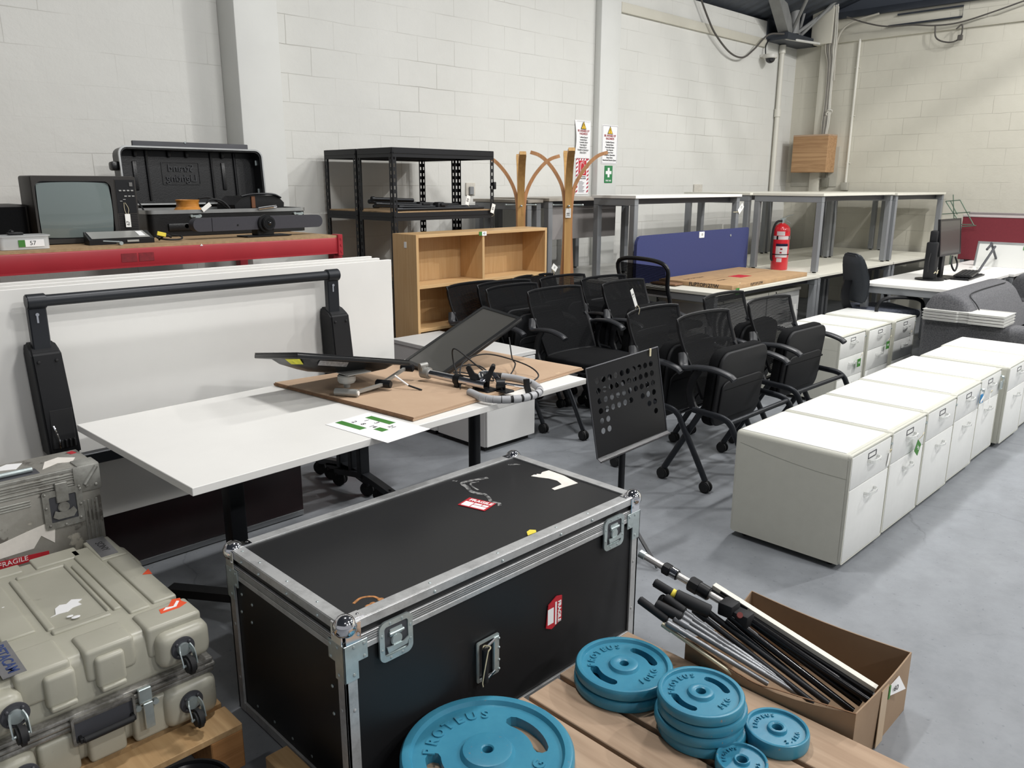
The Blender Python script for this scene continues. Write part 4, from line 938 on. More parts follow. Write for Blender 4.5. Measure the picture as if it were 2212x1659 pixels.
def rail():
    a, c = (2.112, 1.187, .31), (2.147, .67, .17)
    t = thing('white_rail', 'long flat white rail with a black printed label leaning in the carton', 'rail', between(a, c, .5)); o = t.location; M = Matrix.Translation(-o)
    b = BM(); tube(b, [a, c], 1, prof=rect(.022, .014), up=(0, 0, 1), M=M); obj('rail', b, mat('aged_white_plastic', '#d9d6cb', .5, var=.06), t)
    b = BM(); tube(b, [between(a, c, .06)+Vector((-.012, 0, .001)), between(a, c, .24)+Vector((-.012, 0, .001))], 1, prof=rect(.003, .009), up=(0, 0, 1), M=M); lb = obj('rail_label', b, ink, t)
    b = BM(); tube(b, [Vector(a)+Vector((-.016, 0, -.014)), Vector(c)+Vector((-.016, 0, -.014))], 1, prof=rect(.014, .012), up=(0, 0, 1), M=M); obj('dark_channel', b, black_pl, t)
rail()
def tripod_bundle(lab, segs, col, loc, head=None):
    t = thing('folded_tripod', lab, 'tripod', loc); o = t.location; M = Matrix.Translation(-o)
    for (a, c, r, m_) in segs:
        b = BM(); cyl(b, a, c, r, seg=14, M=M); cyl(b, a, between(a, c, .12), r*1.35, seg=14, bev=.002, M=M); obj('leg', b, m_, t)
    if head:
        for (p, q, r) in head:
            b = BM(); cyl(b, p, q, r, seg=14, bev=.003, M=M); obj('head', b, black_matt, t)
    return t
tripod_bundle('folded grey tripod at the left edge of the carton', [((1.936, 1.196, .29), (2.029, .879, .14), .0085, tube_grey), ((1.912, 1.190, .288), (2.032, .86, .13), .0085, tube_grey), ((1.889, 1.189, .285), (2.035, .844, .12), .0085, tube_grey)], tube_grey, (1.98, 1.02, .2),
 [((1.888, 1.255, .305), (1.905, 1.17, .285), .017), ((1.93, 1.25, .315), (1.935, 1.18, .29), .015)])
tripod_bundle('folded black and cream tripod lowest in the carton, with a black grip', [((1.859, 1.194, .28), (1.99, .92, .14), .008, tube_grey), ((1.86, 1.211, .268), (1.95, .96, .135), .006, mat('cream_tube', '#b8b29c', .35, .4))], tube_grey, (1.92, 1.08, .2),
 [((1.862, 1.30, .315), (1.880, 1.205, .275), .013)])
tripod_bundle('folded black tripod with a yellow band, middle of the carton', [((2.01, 1.193, .29), (2.07, .769, .11), .010, black_steel), ((1.985, 1.18, .28), (2.04, .80, .11), .009, black_steel), ((2.03, 1.09, .262), (2.075, .80, .115), .009, blk_gloss)], black_steel, (2.03, .98, .2),
 [((1.939, 1.30, .345), (1.962, 1.225, .315), .014), ((1.955, 1.23, .32), (2.0, 1.13, .285), .021), ((1.93, 1.27, .30), (1.945, 1.25, .285), .02)])
b = BM(); cyl(b, (0, 0, 0), tuple(between((1.939, 1.30, .345), (1.962, 1.225, .315), .2)-Vector((1.939, 1.30, .345))), .0155, seg=16); tag(obj('yellow_band', b, mat('yellow_tape', '#e6d34a'), loc=between((1.939, 1.30, .345), (1.962, 1.225, .315), .75)), 'yellow tape band round the head of the black tripod', 'tape')

# ------------------------------------------------------------------ pallets and plates
def pallet(lab, X0, X1, Y0, Y1, z, slats, m, axis='Y', loc=None, m2=None):
    t = thing('wooden_pallet', lab, 'pallet', ((X0+X1)/2, (Y0+Y1)/2, 0)); ox, oy = t.location.x, t.location.y; M = Matrix.Translation((-ox, -oy, 0))
    for a, c in slats:
        b = BM()
        if axis == 'Y': box(b, (a, Y0, z-.02), (c, Y1+random.uniform(-.01, .01), z), .002, 1, M)
        else: box(b, (X0, a, z-.02), (X1, c, z), .002, 1, M)
        obj('slat', b, m, t)
    for k in range(3):
        if axis == 'Y': y = Y0+.03+(Y1-Y0-.13)*k/2; b = BM(); box(b, (X0, y, .0), (X1, y+.09, z-.02), .003, 1, M)
        else: x = X0+(X1-X0-.09)*k/2; b = BM(); box(b, (x, Y0, .0), (x+.09, Y1, z-.02), .003, 1, M)
        obj('bearer', b, m2 or m, t)
    return t
ZP = .14
pallet('pale wooden pallet carrying the blue weight plates', 1.0, 1.93, .20, 1.385, ZP, [(1.0, 1.125), (1.145, 1.285), (1.30, 1.435), (1.448, 1.572), (1.592, 1.735), (1.752, 1.925)], pine)
blue_i = N('blue_painted_iron'); bb = blue_i.ramp(blue_i.noise(7, 6, .65), [(.3, lin('#2d7895')), (.7, lin('#3d89a3'))])
gm = blue_i.n('ShaderNodeNewGeometry')
chip = blue_i.ramp(blue_i.noise(75, 4, .7), [(.66, (0, 0, 0)), (.70, (1, 1, 1))]); pt = blue_i.ramp(gm.outputs['Pointiness'], [(.50, (.03, .03, .03)), (.56, (1, 1, 1))])
blue_i.l(blue_i.mix(blue_i.mix(1., chip, pt, 'MULTIPLY'), bb, lin('#8a7d72')), blue_i.b.inputs['Base Color']); blue_i.set(Roughness=.34); blue_i.bump(blue_i.noise(50, 4), .12, .003); blue_i = blue_i.m
rust_blue = mat('rusty_letter', '#5d8a92', .5, var=.3, vscale=90)
def plate(lab, x, y, z, r, th, hole, word, wt, rot=0., slots=True, top=True, tilt=0., grp=None):
    t = thing('weight_plate', lab, 'weight plate', (x, y, z), rot, grp)
    rim = r*.115; rec = th*.30 if r > .1 else th*.22; hub = r*.27
    prof = [(hole, 0), (r*.93, 0), (r*.985, th*.12), (r, th*.3), (r*.995, th*.8), (r*.97, th*.97), (r-rim*.5, th), (r-rim, th*.97), (r-rim*1.25, th-rec), (hub*1.18, th-rec), (hub*1.05, th-rec*.1), (hub*.95, th), (hole*1.25, th), (hole, th*.93), (hole, 0)]
    b = BM(); lathe(b, prof, seg=72 if r > .15 else 56)
    o = obj('disc', b, blue_i, t, sharp=40)
    if slots and top:
        # curved hand slots cut through the disc
        cut = BM()
        for a0 in (10, 190):
            ang = [R(a0-27+54*k/10) for k in range(11)]; rr = r*.62; w = r*.088
            out = [((rr+w)*math.cos(a), (rr+w)*math.sin(a)) for a in ang]
            e1 = [(rr*math.cos(ang[-1])+w*math.cos(ang[-1]+q), rr*math.sin(ang[-1])+w*math.sin(ang[-1]+q)) for q in (R(45), R(90), R(135))]
            inn = [((rr-w)*math.cos(a), (rr-w)*math.sin(a)) for a in reversed(ang)]
            e0 = [(rr*math.cos(ang[0])+w*math.cos(ang[0]+q), rr*math.sin(ang[0])+w*math.sin(ang[0]+q)) for q in (R(225), R(270), R(315))]
            poly(cut, [(px, py, -th) for px, py in out+e1+inn+e0], th*4, (0, 0, 1))
        cm = bpy.data.meshes.new('cut'); cut.to_mesh(cm); cut.free(); co = bpy.data.objects.new('cut', cm); C.objects.link(co)
        co.parent = t; md = o.modifiers.new('bool', 'BOOLEAN'); md.object = co; md.operation = 'DIFFERENCE'; md.solver = 'EXACT'
        bpy.context.view_layer.update(); dg = bpy.context.evaluated_depsgraph_get()
        me = bpy.data.meshes.new_from_object(o.evaluated_get(dg)); o.modifiers.remove(md); old = o.data; o.data = me; me.name = 'disc'; bpy.data.objects.remove(co)
        bl = BM(); 
        for a0 in (35, 215):
            ang = [R(a0-26+52*k/10) for k in range(11)]; rr = r*.62; w = r*.1
            tube(bl, [(rr*math.cos(a), rr*math.sin(a), th-rec+.0005) for a in ang], 1, prof=[(-w, -.0005), (w, -.0005), (w, .0005), (-w, .0005)], up=(0, 0, 1)) if False else None
        bl.free()
    if top:
        for s, a_mid, rr, size in ((word, 112, r*.66, r*.19), (wt, -66, r*.62, r*.19)):
            n = len(s); step = size*.86/rr
            for i, ch in enumerate(s):
                if ch == ' ': continue
                a = R(a_mid)-(i-(n-1)/2)*step
                M = Matrix.Translation((rr*math.cos(a), rr*math.sin(a), th-rec+.0015)) @ Matrix.Rotation(a-PI/2, 4, 'Z')
                if s == wt: M = Matrix.Translation((rr*math.cos(a+2*(R(a_mid)-a)), rr*math.sin(a+2*(R(a_mid)-a)), th-rec+.0015)) @ Matrix.Rotation(a+2*(R(a_mid)-a)+PI/2, 4, 'Z')
                text('raised_letter', ch, size, blue_i, t, M, depth=.002, bold=.0006*r/.12)
    return t
plate('largest blue plate, nearest the camera and cut by the bottom of the picture', 1.178, 1.262, ZP, .222, .042, .027/2, 'PROTEUS', '20KG', R(-20), grp=None)
plate('blue 10 kilogram plate under the other, at the back of the pallet', 1.690, 1.222, ZP, .146, .034, .0135, '', '', R(-20), slots=False, top=False)
plate('blue 10 kilogram plate on top of its pair at the back of the pallet', 1.690, 1.222, ZP+.0345, .143, .034, .0135, 'PROTEUS', '10KG', R(-20))
for k in range(3):
    dx = (.004, -.003, .002)[k]
    plate(('bottom', 'second', 'third')[k]+' blue plate of the stack of four, middle of the pallet', 1.668+dx, .950-dx, ZP+.031*k, .118, .0305, .0135, '', '', R(-25+9*k), slots=False, top=False, grp='stack of four blue plates')
plate('top blue 5 kilogram plate of the stack of four, middle of the pallet', 1.666, .952, ZP+.093, .115, .030, .0135, 'PROTEUS', '5KG', R(-20), grp='stack of four blue plates')
plate('small blue 2.5 kilogram plate without slots, beside the cardboard carton', 1.778, .785, ZP, .083, .043, .0135, 'PROTEUS', '2.5KG', R(-30), slots=False)
plate('smallest blue plate with a round centre hole, at the front edge', 1.61, .793, ZP, .065, .036, .0135, 'PROTEUS', '1.25', R(-20), slots=False)

# ------------------------------------------------------------------ moulded transit case with castors
mould_m = N('pale_moulded_plastic'); cc = mould_m.ramp(mould_m.noise(3, 6, .6), [(.3, lin('#a19f90')), (.7, lin('#b1afa1'))]); sc = mould_m.ramp(mould_m.noise(24, 7, .75), [(.62, (0, 0, 0)), (.72, (.5, .5, .5))])
mould_m.l(mould_m.mix(sc, cc, lin('#7f7b6c')), mould_m.b.inputs['Base Color']); mould_m.set(Roughness=.36); mould_m.bump(mould_m.noise(60, 3), .05, .002); mould_m = mould_m.m
def bulge(b, x0, x1, y0, y1, z0, z1, r, M, taper=0.):
    v = bmesh.new(); bmesh.ops.create_cube(v, size=1)
    for q in v.verts:
        top = q.co.z > 0; k = taper if (top if taper > 0 else not top) else 0
        k = abs(k); x = x0+(q.co.x+.5)*(x1-x0); y = y0+(q.co.y+.5)*(y1-y0); cx, cy = (x0+x1)/2, (y0+y1)/2
        q.co = Vector((x+(cx-x)*0+(-k if x > cx else k), y+(-k if y > cy else k), z0+(q.co.z+.5)*(z1-z0)))
    bmesh.ops.bevel(v, geom=v.edges[:], offset=r, segments=4, affect='EDGES', profile=.55); merge(b, v, M)
def moulded_case():
    t = thing('transit_case', 'pale grey moulded transit case with castors, lying on a pallet at lower left', 'transit case', (.42, 2.3, ZP))
    M = Matrix.Translation((-.42, -2.3, -ZP)); x0, x1, y0, y1 = .02, .785, 1.955, 2.655
    b = BM(); bulge(b, x0+.012, x1-.012, y0+.012, y1-.012, .297, .438, .028, M, .012)
    # raised pads on the lid, grooves between them
    pads = [(.635, .69, 2.09, 2.60), (.70, .765, 2.10, 2.46), (.61, .632, 2.14, 2.50), (.455, .60, 2.12, 2.145), (.45, .47, 2.15, 2.52), (.47, .60, 2.515, 2.535), (.595, .606, 2.15, 2.53),
            (.35, .43, 2.17, 2.5), (.10, .33, 2.17, 2.6), (.36, .50, 2.56, 2.62), (.53, .66, 2.55, 2.63)]
    for a, c, d, e in pads: bulge(b, a, c, d, e, .425, .4445, .0065, M)
    for a, c, d, e in ((.10, .30, 1.965, 2.12), (.33, .45, 1.965, 2.10), (.48, .60, 1.965, 2.07), (.63, .775, 1.965, 2.07)): bulge(b, a, c, d, e, .36, .4465, .012, M)
    # ribs on the front wall
    for a, c in ((.385, .455), (.50, .57)): bulge(b, a, c, y0-.004, y0+.05, .34, .425, .012, M); bulge(b, a+.005, c-.005, y0-.012, y0+.02, .333, .347, .006, M)
    # castor bosses
    for cx, cz0, cz1 in ((.715, .325, .425), (.27, .325, .425)): bulge(b, cx-.07, cx+.07, y0-.022, y0+.09, cz0, cz1, .03, M)
    bulge(b, x1-.07, x1+.012, 2.43, 2.60, .33, .42, .025, M); obj('lid', b, mould_m, t, sharp=70)
    b = BM(); bulge(b, x0+.012, x1-.012, y0+.012, y1-.012, ZP+.004, .285, .028, M, -.012)
    for cx in (.715, .27): bulge(b, cx-.07, cx+.075, y0-.022, y0+.09, ZP+.006, .262, .03, M)
    for a in (.35, .46, .57): bulge(b, a, a+.09, y0-.002, y0+.05, ZP+.005, .255, .012, M)
    obj('base', b, mould_m, t, sharp=70)
    band_m = metal_worn('scuffed_trim_metal', '#a5a39e', '#77756f', 20, .35, .5)
    b = BM()
    for z0, z1, o in ((.262, .276, .004), (.278, .290, .008), (.292, .304, .004)): box(b, (x0-o, y0-o, z0), (x1+o, y1+o, z1), .004, 2, M)
    obj('closing_trim', b, band_m, t, label='ribbed metal trim round the middle')
    # castors
    for cx, cz in ((.705, .378), (.315, .378), (.712, .212), (.315, .212)):
        yb = y0-.024
        b = BM(); cyl(b, (cx, yb+.004, cz), (cx, yb-.004, cz), .031, seg=28, bev=.002, M=M)
        for a in (45, 135, 225, 315): sphere(b, (cx+.023*math.cos(R(a)), yb-.005, cz+.023*math.sin(R(a))), .0045, 8, M=M)
        pl = obj('castor_plate', b, dark_metal, t)
        b = BM(); cyl(b, (cx, yb-.003, cz), (cx, yb-.012, cz), .017, seg=20, M=M)
        for s in (-1, 1): tube(b, smooth([(cx+s*.012, yb-.012, cz+.012), (cx+s*.0165, yb-.024, cz+.0), (cx+s*.0165, yb-.034, cz-.02), (cx+s*.0165, yb-.038, cz-.034)], 4), 1, prof=rect(.003, .012), M=M)
        cyl(b, (cx-.02, yb-.037, cz-.032), (cx+.02, yb-.037, cz-.032), .004, seg=10, M=M); obj('castor_fork', b, steel, pl)
        b = BM(); cyl(b, (cx-.011, yb-.037, cz-.032), (cx+.011, yb-.037, cz-.032), .026, seg=28, bev=.006, M=M); obj('castor_wheel', b, rubber, pl)
    # latch and recessed handle on the front
    b = BM(); box(b, (.585, y0-.016, .262), (.618, y0-.004, .302), .002, 1, M); box(b, (.592, y0-.022, .188), (.616, y0-.016, .262), .0015, 1, Matrix.Translation((0, 0, 0)) @ M)
    for s in (-1, 1): cyl(b, (.604+s*.022, y0-.004, .25), (.604+s*.022, y0-.014, .25), .008, seg=14, M=M)
    obj('draw_latch', b, steel, t)
    b = BM(); ringpoly(b, rrect(.15, .075, .006), rrect(.138, .062, .004), .012, lambda u_, v_, q: (.50+u_, y0-.004-q, .262+v_), M); hb_ = obj('handle_surround', b, band_m, t)
    b = BM(); box(b, (.43, y0-.006, .23), (.57, y0-.002, .294), M=M); obj('handle_recess', b, dark_metal, hb_)
    b = BM(); cyl(b, (.445, y0-.024, .238), (.565, y0-.024, .238), .0085, seg=14, bev=.002, M=M); box(b, (.438, y0-.026, .232), (.446, y0-.004, .244), .001, 1, M); box(b, (.562, y0-.026, .232), (.57, y0-.004, .244), .001, 1, M); obj('handle_grip', b, rubber, hb_)
    # badges and stickers on the lid
    badge = mat('brushed_badge', '#87878a', .35, .6, var=.08, vscale=40)
    zt = .4445
    b = BM(); poly(b, [(x, y, zt-.001) for x, y in ((.700, 2.648), (.752, 2.645), (.745, 2.487), (.695, 2.487))], .002, (0, 0, 1), M); bd = obj('name_badge', b, badge, t)
    b = BM(); bulge(b, .688, .765, 2.47, 2.64, .425, .4445, .006, M); obj('badge_seat', b, mould_m, bd)
    text('badge_text', 'SONY', .030, ink, bd, M @ face_M((.723, 2.567, zt+.0012), (0, -1, 0), (1, 0, 0)), depth=.0003)
    b = BM(); poly(b, [(x, y, zt+.0008) for x, y in ((.312, 2.165), (.362, 2.165), (.362, 1.985), (.312, 1.985))], .002, (0, 0, 1), M); bd = obj('name_badge', b, badge, t)
    text('badge_text', 'BETACAM', .034, mat('badge_blue', '#2c3f73', .5), bd, M @ face_M((.338, 2.075, zt+.0032), (0, -1, 0), (1, 0, 0)), depth=.0003, bold=.0006)
    b = BM(); poly(b, [(x, y, .4385) for x, y in ((.478, 2.222), (.492, 2.228), (.50, 2.262), (.515, 2.275), (.53, 2.268), (.548, 2.285), (.57, 2.268), (.556, 2.258), (.56, 2.238), (.535, 2.235), (.52, 2.222), (.50, 2.226))], .0015, (0, 0, 1), M); obj('torn_label', b, paper, t, label='scrap of torn white label')
    for px, py, rr in ((.525, 2.17, .008), (.515, 2.185, .006), (.40, 2.36, .009), (.385, 2.35, .007), (.38, 2.32, .006)): b = BM(); sphere(b, (px, py, .4435), rr, 10, (1.4, 1, .12), M); obj('paint_fleck', b, paper, t)
    orange = mat('orange_sticker', '#e2542f', .5, var=.1)
    b = BM(); poly(b, [(x, y, .4462) for x, y in ((.690, 2.02), (.695, 2.045), (.72, 2.045), (.742, 2.075), (.762, 2.068), (.758, 2.05), (.765, 2.03), (.74, 2.018))], .001, (0, 0, 1), M); st = obj('orange_sticker', b, orange, t)
    b = BM(); poly(b, [(x, y, .4474) for x, y in ((.70, 2.03), (.712, 2.042), (.73, 2.035), (.748, 2.058), (.753, 2.052), (.735, 2.028))], .0006, (0, 0, 1), M); obj('sticker_tear', b, paper, st)
    b = BM(); poly(b, [(x, y, .4445) for x, y in ((.742, 2.285), (.768, 2.31), (.764, 2.27))], .001, (0, 0, 1), M); obj('orange_sticker', b, orange, t)
moulded_case()
pallet('orange-toned wooden pallet under the grey transit cases', -.35, .81, 1.85, 3.05, ZP-.004, [(1.85, 1.955), (1.975, 2.08), (2.1, 2.2), (2.3, 2.4), (2.5, 2.6), (2.7, 2.8), (2.9, 3.05)], pine2, 'X', m2=pine3)
# ------------------------------------------------------------------ battered aluminium flight case standing up
def silver_case():
    t = thing('aluminium_case', 'battered aluminium road case standing upright behind the moulded transit case', 'road case', (.4, 2.78, ZP))
    M = Matrix.Translation((-.4, -2.78, -ZP)); x0, x1, y0, y1, zt = -.05, .772, 2.68, 2.885, .683
    w = N('paper_scarred_aluminium'); a_ = w.ramp(w.noise(3, 8, .7), [(.4, lin('#a09e97')), (.6, lin('#8b8880'))])
    m1 = w.ramp(w.noise(9, 7, .7), [(.55, (0, 0, 0)), (.6, (1, 1, 1))]); a2 = w.mix(m1, a_, lin('#6a6660')); m2 = w.ramp(w.noise(6, 5, .6), [(.60, (0, 0, 0)), (.63, (1, 1, 1))]); w.l(w.mix(m2, a2, lin('#c9c4b6')), w.b.inputs['Base Color']); w.set(Roughness=.5, Metallic=.45); w.bump(w.noise(70, 5), .2, .002)
    b = BM(); box(b, (x0, y0, ZP+.001), (x1, y1, zt), .004, 2, M); obj('body', b, w.m, t)
    b = BM()
    for z in (.668, .66, .652, .640, .632): box(b, (x0-.001, y0-.004, z-.003), (x1+.002, y0+.002, z+.0015), .001, 1, M)
    for z in (.612, .604, .596): box(b, (x0-.001, y0-.004, z-.003), (.57, y0+.002, z+.0015), .001, 1, M)
    for k in range(4): box(b, (x1-.055+k*.012, y0-.003, ZP+.01), (x1-.048+k*.012, y0+.001, .57), .001, 1, M)
    box(b, (x0, y0-.003, zt-.008), (x1, y0+.01, zt+.002), .001, 1, M); obj('edge_ribs', b, alu_scuffed, t, label='ribbed aluminium edging')
    b = BM(); box(b, (x1-.075, y0-.006, .60), (x1+.005, y0+.002, zt+.003), .003, 2, M); box(b, (x1-.06, y0-.004, zt-.02), (x1+.005, y0+.07, zt+.005), .003, 2, M); tube(b, [(x1-.045, y0-.008, .625), (x1-.005, y0-.006, zt-.005)], .007, 8, M=M)
    for px, pz in ((-.062, .615), (-.04, .62), (-.012, .618)): sphere(b, (x1+px, y0-.008, pz), .005, 8, M=M)
    obj('corner_bracket', b, alu_scuffed, t)
    b = BM(); cx, cz = .658, .575; ringpoly(b, rrect(.115, .125, .006), rrect(.078, .085, .004), .006, lambda u_, v_, q: (cx+u_, y0-.002-q, cz+v_-.01), M)
    for px, pz in ((-.05, .045), (.05, .05), (-.05, -.0), (.05, -.01), (-.045, -.06), (.045, -.055), (0, -.066)): sphere(b, (cx+px, y0-.009, cz+pz), .0045, 8, M=M)
    l_ = obj('latch_dish', b, alu_scuffed, t)
    b = BM(); box(b, (cx-.039, y0-.0035, cz-.052), (cx+.039, y0-.001, cz+.033), M=M); obj('latch_recess', b, dark_metal, l_)
    b = BM(); box(b, (cx-.018, y0-.012, cz+.01), (cx+.018, y0-.003, cz+.075), .002, 1, M); cyl(b, (cx, y0-.003, cz-.006), (cx, y0-.012, cz-.006), .017, seg=22, bev=.002, M=M)
    poly(b, [(cx-.034, y0-.008, cz-.034), (cx-.02, y0-.008, cz-.044), (cx+.025, y0-.008, cz-.044), (cx+.036, y0-.008, cz-.028), (cx+.028, y0-.008, cz-.012), (cx+.016, y0-.008, cz-.02), (cx-.016, y0-.008, cz-.02), (cx-.026, y0-.008, cz-.014)], .003, (0, -1, 0), M); obj('butterfly_turn', b, alu_scuffed, l_)
    b = BM(); box(b, (.47, y0+.03, zt), (.615, y0+.085, zt+.002), .001, 1, M); h = obj('handle_plate', b, dark_metal, t)
    b = BM(); cyl(b, (.49, y0+.055, zt+.01), (.60, y0+.055, zt+.01), .008, seg=12, M=M); obj('handle_grip', b, steel, h)
    for lab_, pts, m_ in (('torn cream label on top', ((.655, 2.81), (.70, 2.83), (.74, 2.79), (.72, 2.75), (.68, 2.77), (.63, 2.74)), tape_w), ('red scrap of label on top', ((.735, 2.86), (.755, 2.87), (.76, 2.84), (.742, 2.835)), red_st), ('torn white label on top', ((.50, 2.83), (.56, 2.87), (.60, 2.85), (.57, 2.80)), paper)):
        b = BM(); poly(b, [(x, y, zt) for x, y in pts], .0012, (0, 0, 1), M); obj('torn_label', b, m_, t, label=lab_)
    b = BM(); poly(b, [(.36, y0-.001, .412), (.60, y0-.001, .418), (.60, y0-.001, .434), (.36, y0-.001, .45)], .0012, (0, -1, 0), M); rs = obj('fragile_sticker', b, red_st, t)
    text('sticker_text', 'FRAGILE', .022, paper, rs, M @ face_M((.50, y0-.0025, .43), (1, 0, 0), (0, 0, 1)), depth=.0003)
    b = BM(); poly(b, [(.44, y0-.001, .45), (.56, y0-.001, .455), (.585, y0-.001, .49), (.62, y0-.001, .455), (.63, y0-.001, .53), (.57, y0-.001, .52), (.48, y0-.001, .50), (.42, y0-.001, .49)], .001, (0, -1, 0), M); obj('torn_label', b, tape_w, t, label='large torn paper label on the front')
silver_case()
b = BM(); lathe(b, [(0, 0), (.102, 0), (.106, .02), (.106, .14), (.098, .156), (.092, .15), (.085, .145), (0, .145)], seg=48)
tp = thing('round_drum', 'round black drum-like object at the bottom edge beside the orange pallet', 'drum', (.585, 1.682, .0)); obj('shell', b, mat('black_glossy_shell', '#111214', .25), tp)
b = BM(); lathe(b, [(.10, .148), (.108, .15), (.109, .162), (.101, .164), (.10, .148)], seg=48); obj('rim_hoop', b, black_pl, tp)
b = BM(); box(b, (-.03, -.25, 0), (.035, .0, .09), .003, 1); tag(obj('timber_block', b, pine2, loc=(.845, 1.74, 0)), 'end of a pale timber block on the floor beside the orange pallet', 'timber')
# ------------------------------------------------------------------ red pallet rack with its load
red_rack = mat('red_rack_paint', '#9f2630', .38, var=.08, vscale=5)
def rack():
    t = thing('pallet_rack', 'red steel pallet rack against the left wall carrying a television and an open case', 'rack', (1.0, 4.4, 0))
    M = Matrix.Translation((-1., -4.4, 0)); X0, X1 = -1.2, 2.56
    for y0, y1, lab in ((3.95, 4.0, 1), (5.17, 5.22, 0)):
        b = BM(); box(b, (X0, y0, 1.178), (X1, y1, 1.268), .006, 2, M); box(b, (X0, y0-.001, 1.178), (X1, y0+.004, 1.186), M=M)
        o = obj('beam', b, red_rack, t)
        b = BM(); box(b, (X1-.02, y0-.008, 1.165), (X1+.012, y1+.01, 1.285), .003, 1, M)
        for z in (1.19, 1.225, 1.26): box(b, (X1-.006, y0-.011, z-.006), (X1+.004, y0-.007, z+.006), M=M)
        obj('beam_connector', b, red_rack, t)
        if lab:
            for xx in (1.36, 1.44):
                b = BM(); box(b, (xx, y0-.0015, 1.205), (xx+.07, y0, 1.245), M=M); obj('worn_sticker', b, mat('dark_red_sticker', '#7c1c24', .7, var=.2, vscale=60), o)
            b = BM(); poly(b, [(1.74, y0-.001, 1.262), (1.755, y0-.001, 1.262), (1.748, y0-.001, 1.272)], .001, (0, -1, 0), M); obj('paint_chip', b, paper, o)
    for x in (X0, X1-.03):
        for y in (3.98, 5.14):
            b = BM(); box(b, (x, y, 0), (x+.06, y+.06, 1.25 if x > 0 else 1.25), .004, 1, M); obj('upright', b, red_rack, t)
    b = BM(); box(b, (X0, 3.955, 1.266), (X1-.01, 5.22, 1.28), M=M); obj('deck', b, mat('chipboard', '#a58a68', .85, var=.15, vscale=50), t)
    for z in (.45,):
        b = BM(); box(b, (X0, 3.97, z), (X1, 4.0, z+.08), .004, 1, M); obj('beam', b, red_rack, t)
rack(); ZR = 1.281
tvbody = mat('dark_brown_plastic', '#25221f', .5, var=.1, vscale=30, bump=.1, bscale=300)
def television():
    t = thing('television', 'old dark brown tube television with white tag 67 on the red rack', 'television', (1.335, 4.25, ZR))
    W, H, D = .47, .318, .36
    b = BM(); box(b, (-W/2, .0, .0), (W/2, D*.55, H), .010, 2); box(b, (-W/2+.05, D*.5, .04), (W/2-.05, D, H-.03), .04, 3); obj('cabinet', b, tvbody, t)
    b = BM(); ringpoly(b, rrect(W-.006, H-.006, .008), rrect(.338, .262, .035, 5, cx=-.055, cy=.0) if False else [(x-.055, y-.0) for x, y in rrect(.335, .268, .035)], .012, lambda u_, v_, q: (u_, .001-q, H/2+v_)); obj('front_frame', b, tvbody, t)
    # bulging picture tube
    v = bmesh.new(); n = 14; G = []
    for i in range(n+1):
        row = []
        for j in range(n+1):
            a, c = -1+2*i/n, -1+2*j/n
            kx = 1-.035*c*c; kz = 1-.04*a*a
            row.append(v.verts.new((-.055+a*.164*kx, -.001-.020*(1-(a*a+c*c)*.5), H/2+c*.13*kz)))
        G.append(row)
    for i in range(n):
        for j in range(n): v.faces.new((G[i][j], G[i+1][j], G[i+1][j+1], G[i][j+1]))
    b = BM(); merge(b, v); w = N('picture_tube_glass'); w.set(Base_Color=lin('#6f7a79'), Roughness=.08, Coat_Weight=.6); obj('screen', b, w.m, t)
    b = BM(); box(b, (-.232, -.0006, .012), (.13, .002, H-.012)); obj('tube_mask', b, mat('gloss_black_mask', '#08090b', .15), t)
    b = BM(); box(b, (.128, -.012, .01), (.228, .0, H-.012), .002, 1); cp = obj('control_panel', b, tvbody, t)
    btn = mat('light_grey_button', '#a5a6a4', .5)
    b = BM(); box(b, (.134, -.014, .14), (.224, -.011, .30)); obj('button_field', b, black_pl, cp)
    for k in range(4):
        b = BM(); box(b, (.146+k*.019, -.019, .245), (.158+k*.019, -.013, .2515), .001, 1); obj('button', b, btn, cp)
    for k in range(3):
        b = BM(); box(b, (.17+k*.018, -.017, .219), (.182+k*.018, -.013, .224), .0005, 1); obj('button', b, btn, cp)
    b = BM(); box(b, (.198, -.018, .268), (.214, -.013, .288), .001, 1); obj('power_button', b, mat('mid_grey_button', '#6a6a68', .5), cp)
    for k in range(2):
        b = BM(); box(b, (.146+k*.016, -.018, .196+k*.008), (.158+k*.016, -.013, .199+k*.008), .0005, 1); obj('button', b, btn, cp)
    b = BM()
    for k in range(14): box(b, (.136, -.0135, .02+k*.0085), (.224, -.0115, .0235+k*.0085))
    obj('speaker_grille', b, black_pl, cp)
    b = BM(); box(b, (.160, -.022, .07), (.186, -.020, .135), .0008, 1); tg = obj('tag', b, tagwhite, t, label='white string tag numbered 67')
    text('tag_number', '67', .022, ink, tg, face_M((.173, -.0226, .09), (0, 0, 1), (-1, 0, 0)), depth=.0002)
    b = BM(); tube(b, smooth([(.17, -.02, .13), (.162, -.02, .16), (.165, -.015, .19)], 4), .001, 6); tube(b, smooth([(.176, -.02, .13), (.182, -.02, .16), (.17, -.015, .19)], 4), .001, 6); obj('tag_string', b, string_m, tg)
television()
t = thing('speaker_box', 'plain dark box with a flat top left of the television on the red rack', 'box', (.98, 4.33, ZR))
b = BM(); box(b, (-.28, 0, 0), (.115, .3, .185), .006, 2); obj('body', b, tvbody, t); b = BM(); box(b, (-.27, -.003, .01), (.105, 0, .175), .001, 1); obj('front_cloth', b, black_fab, t)
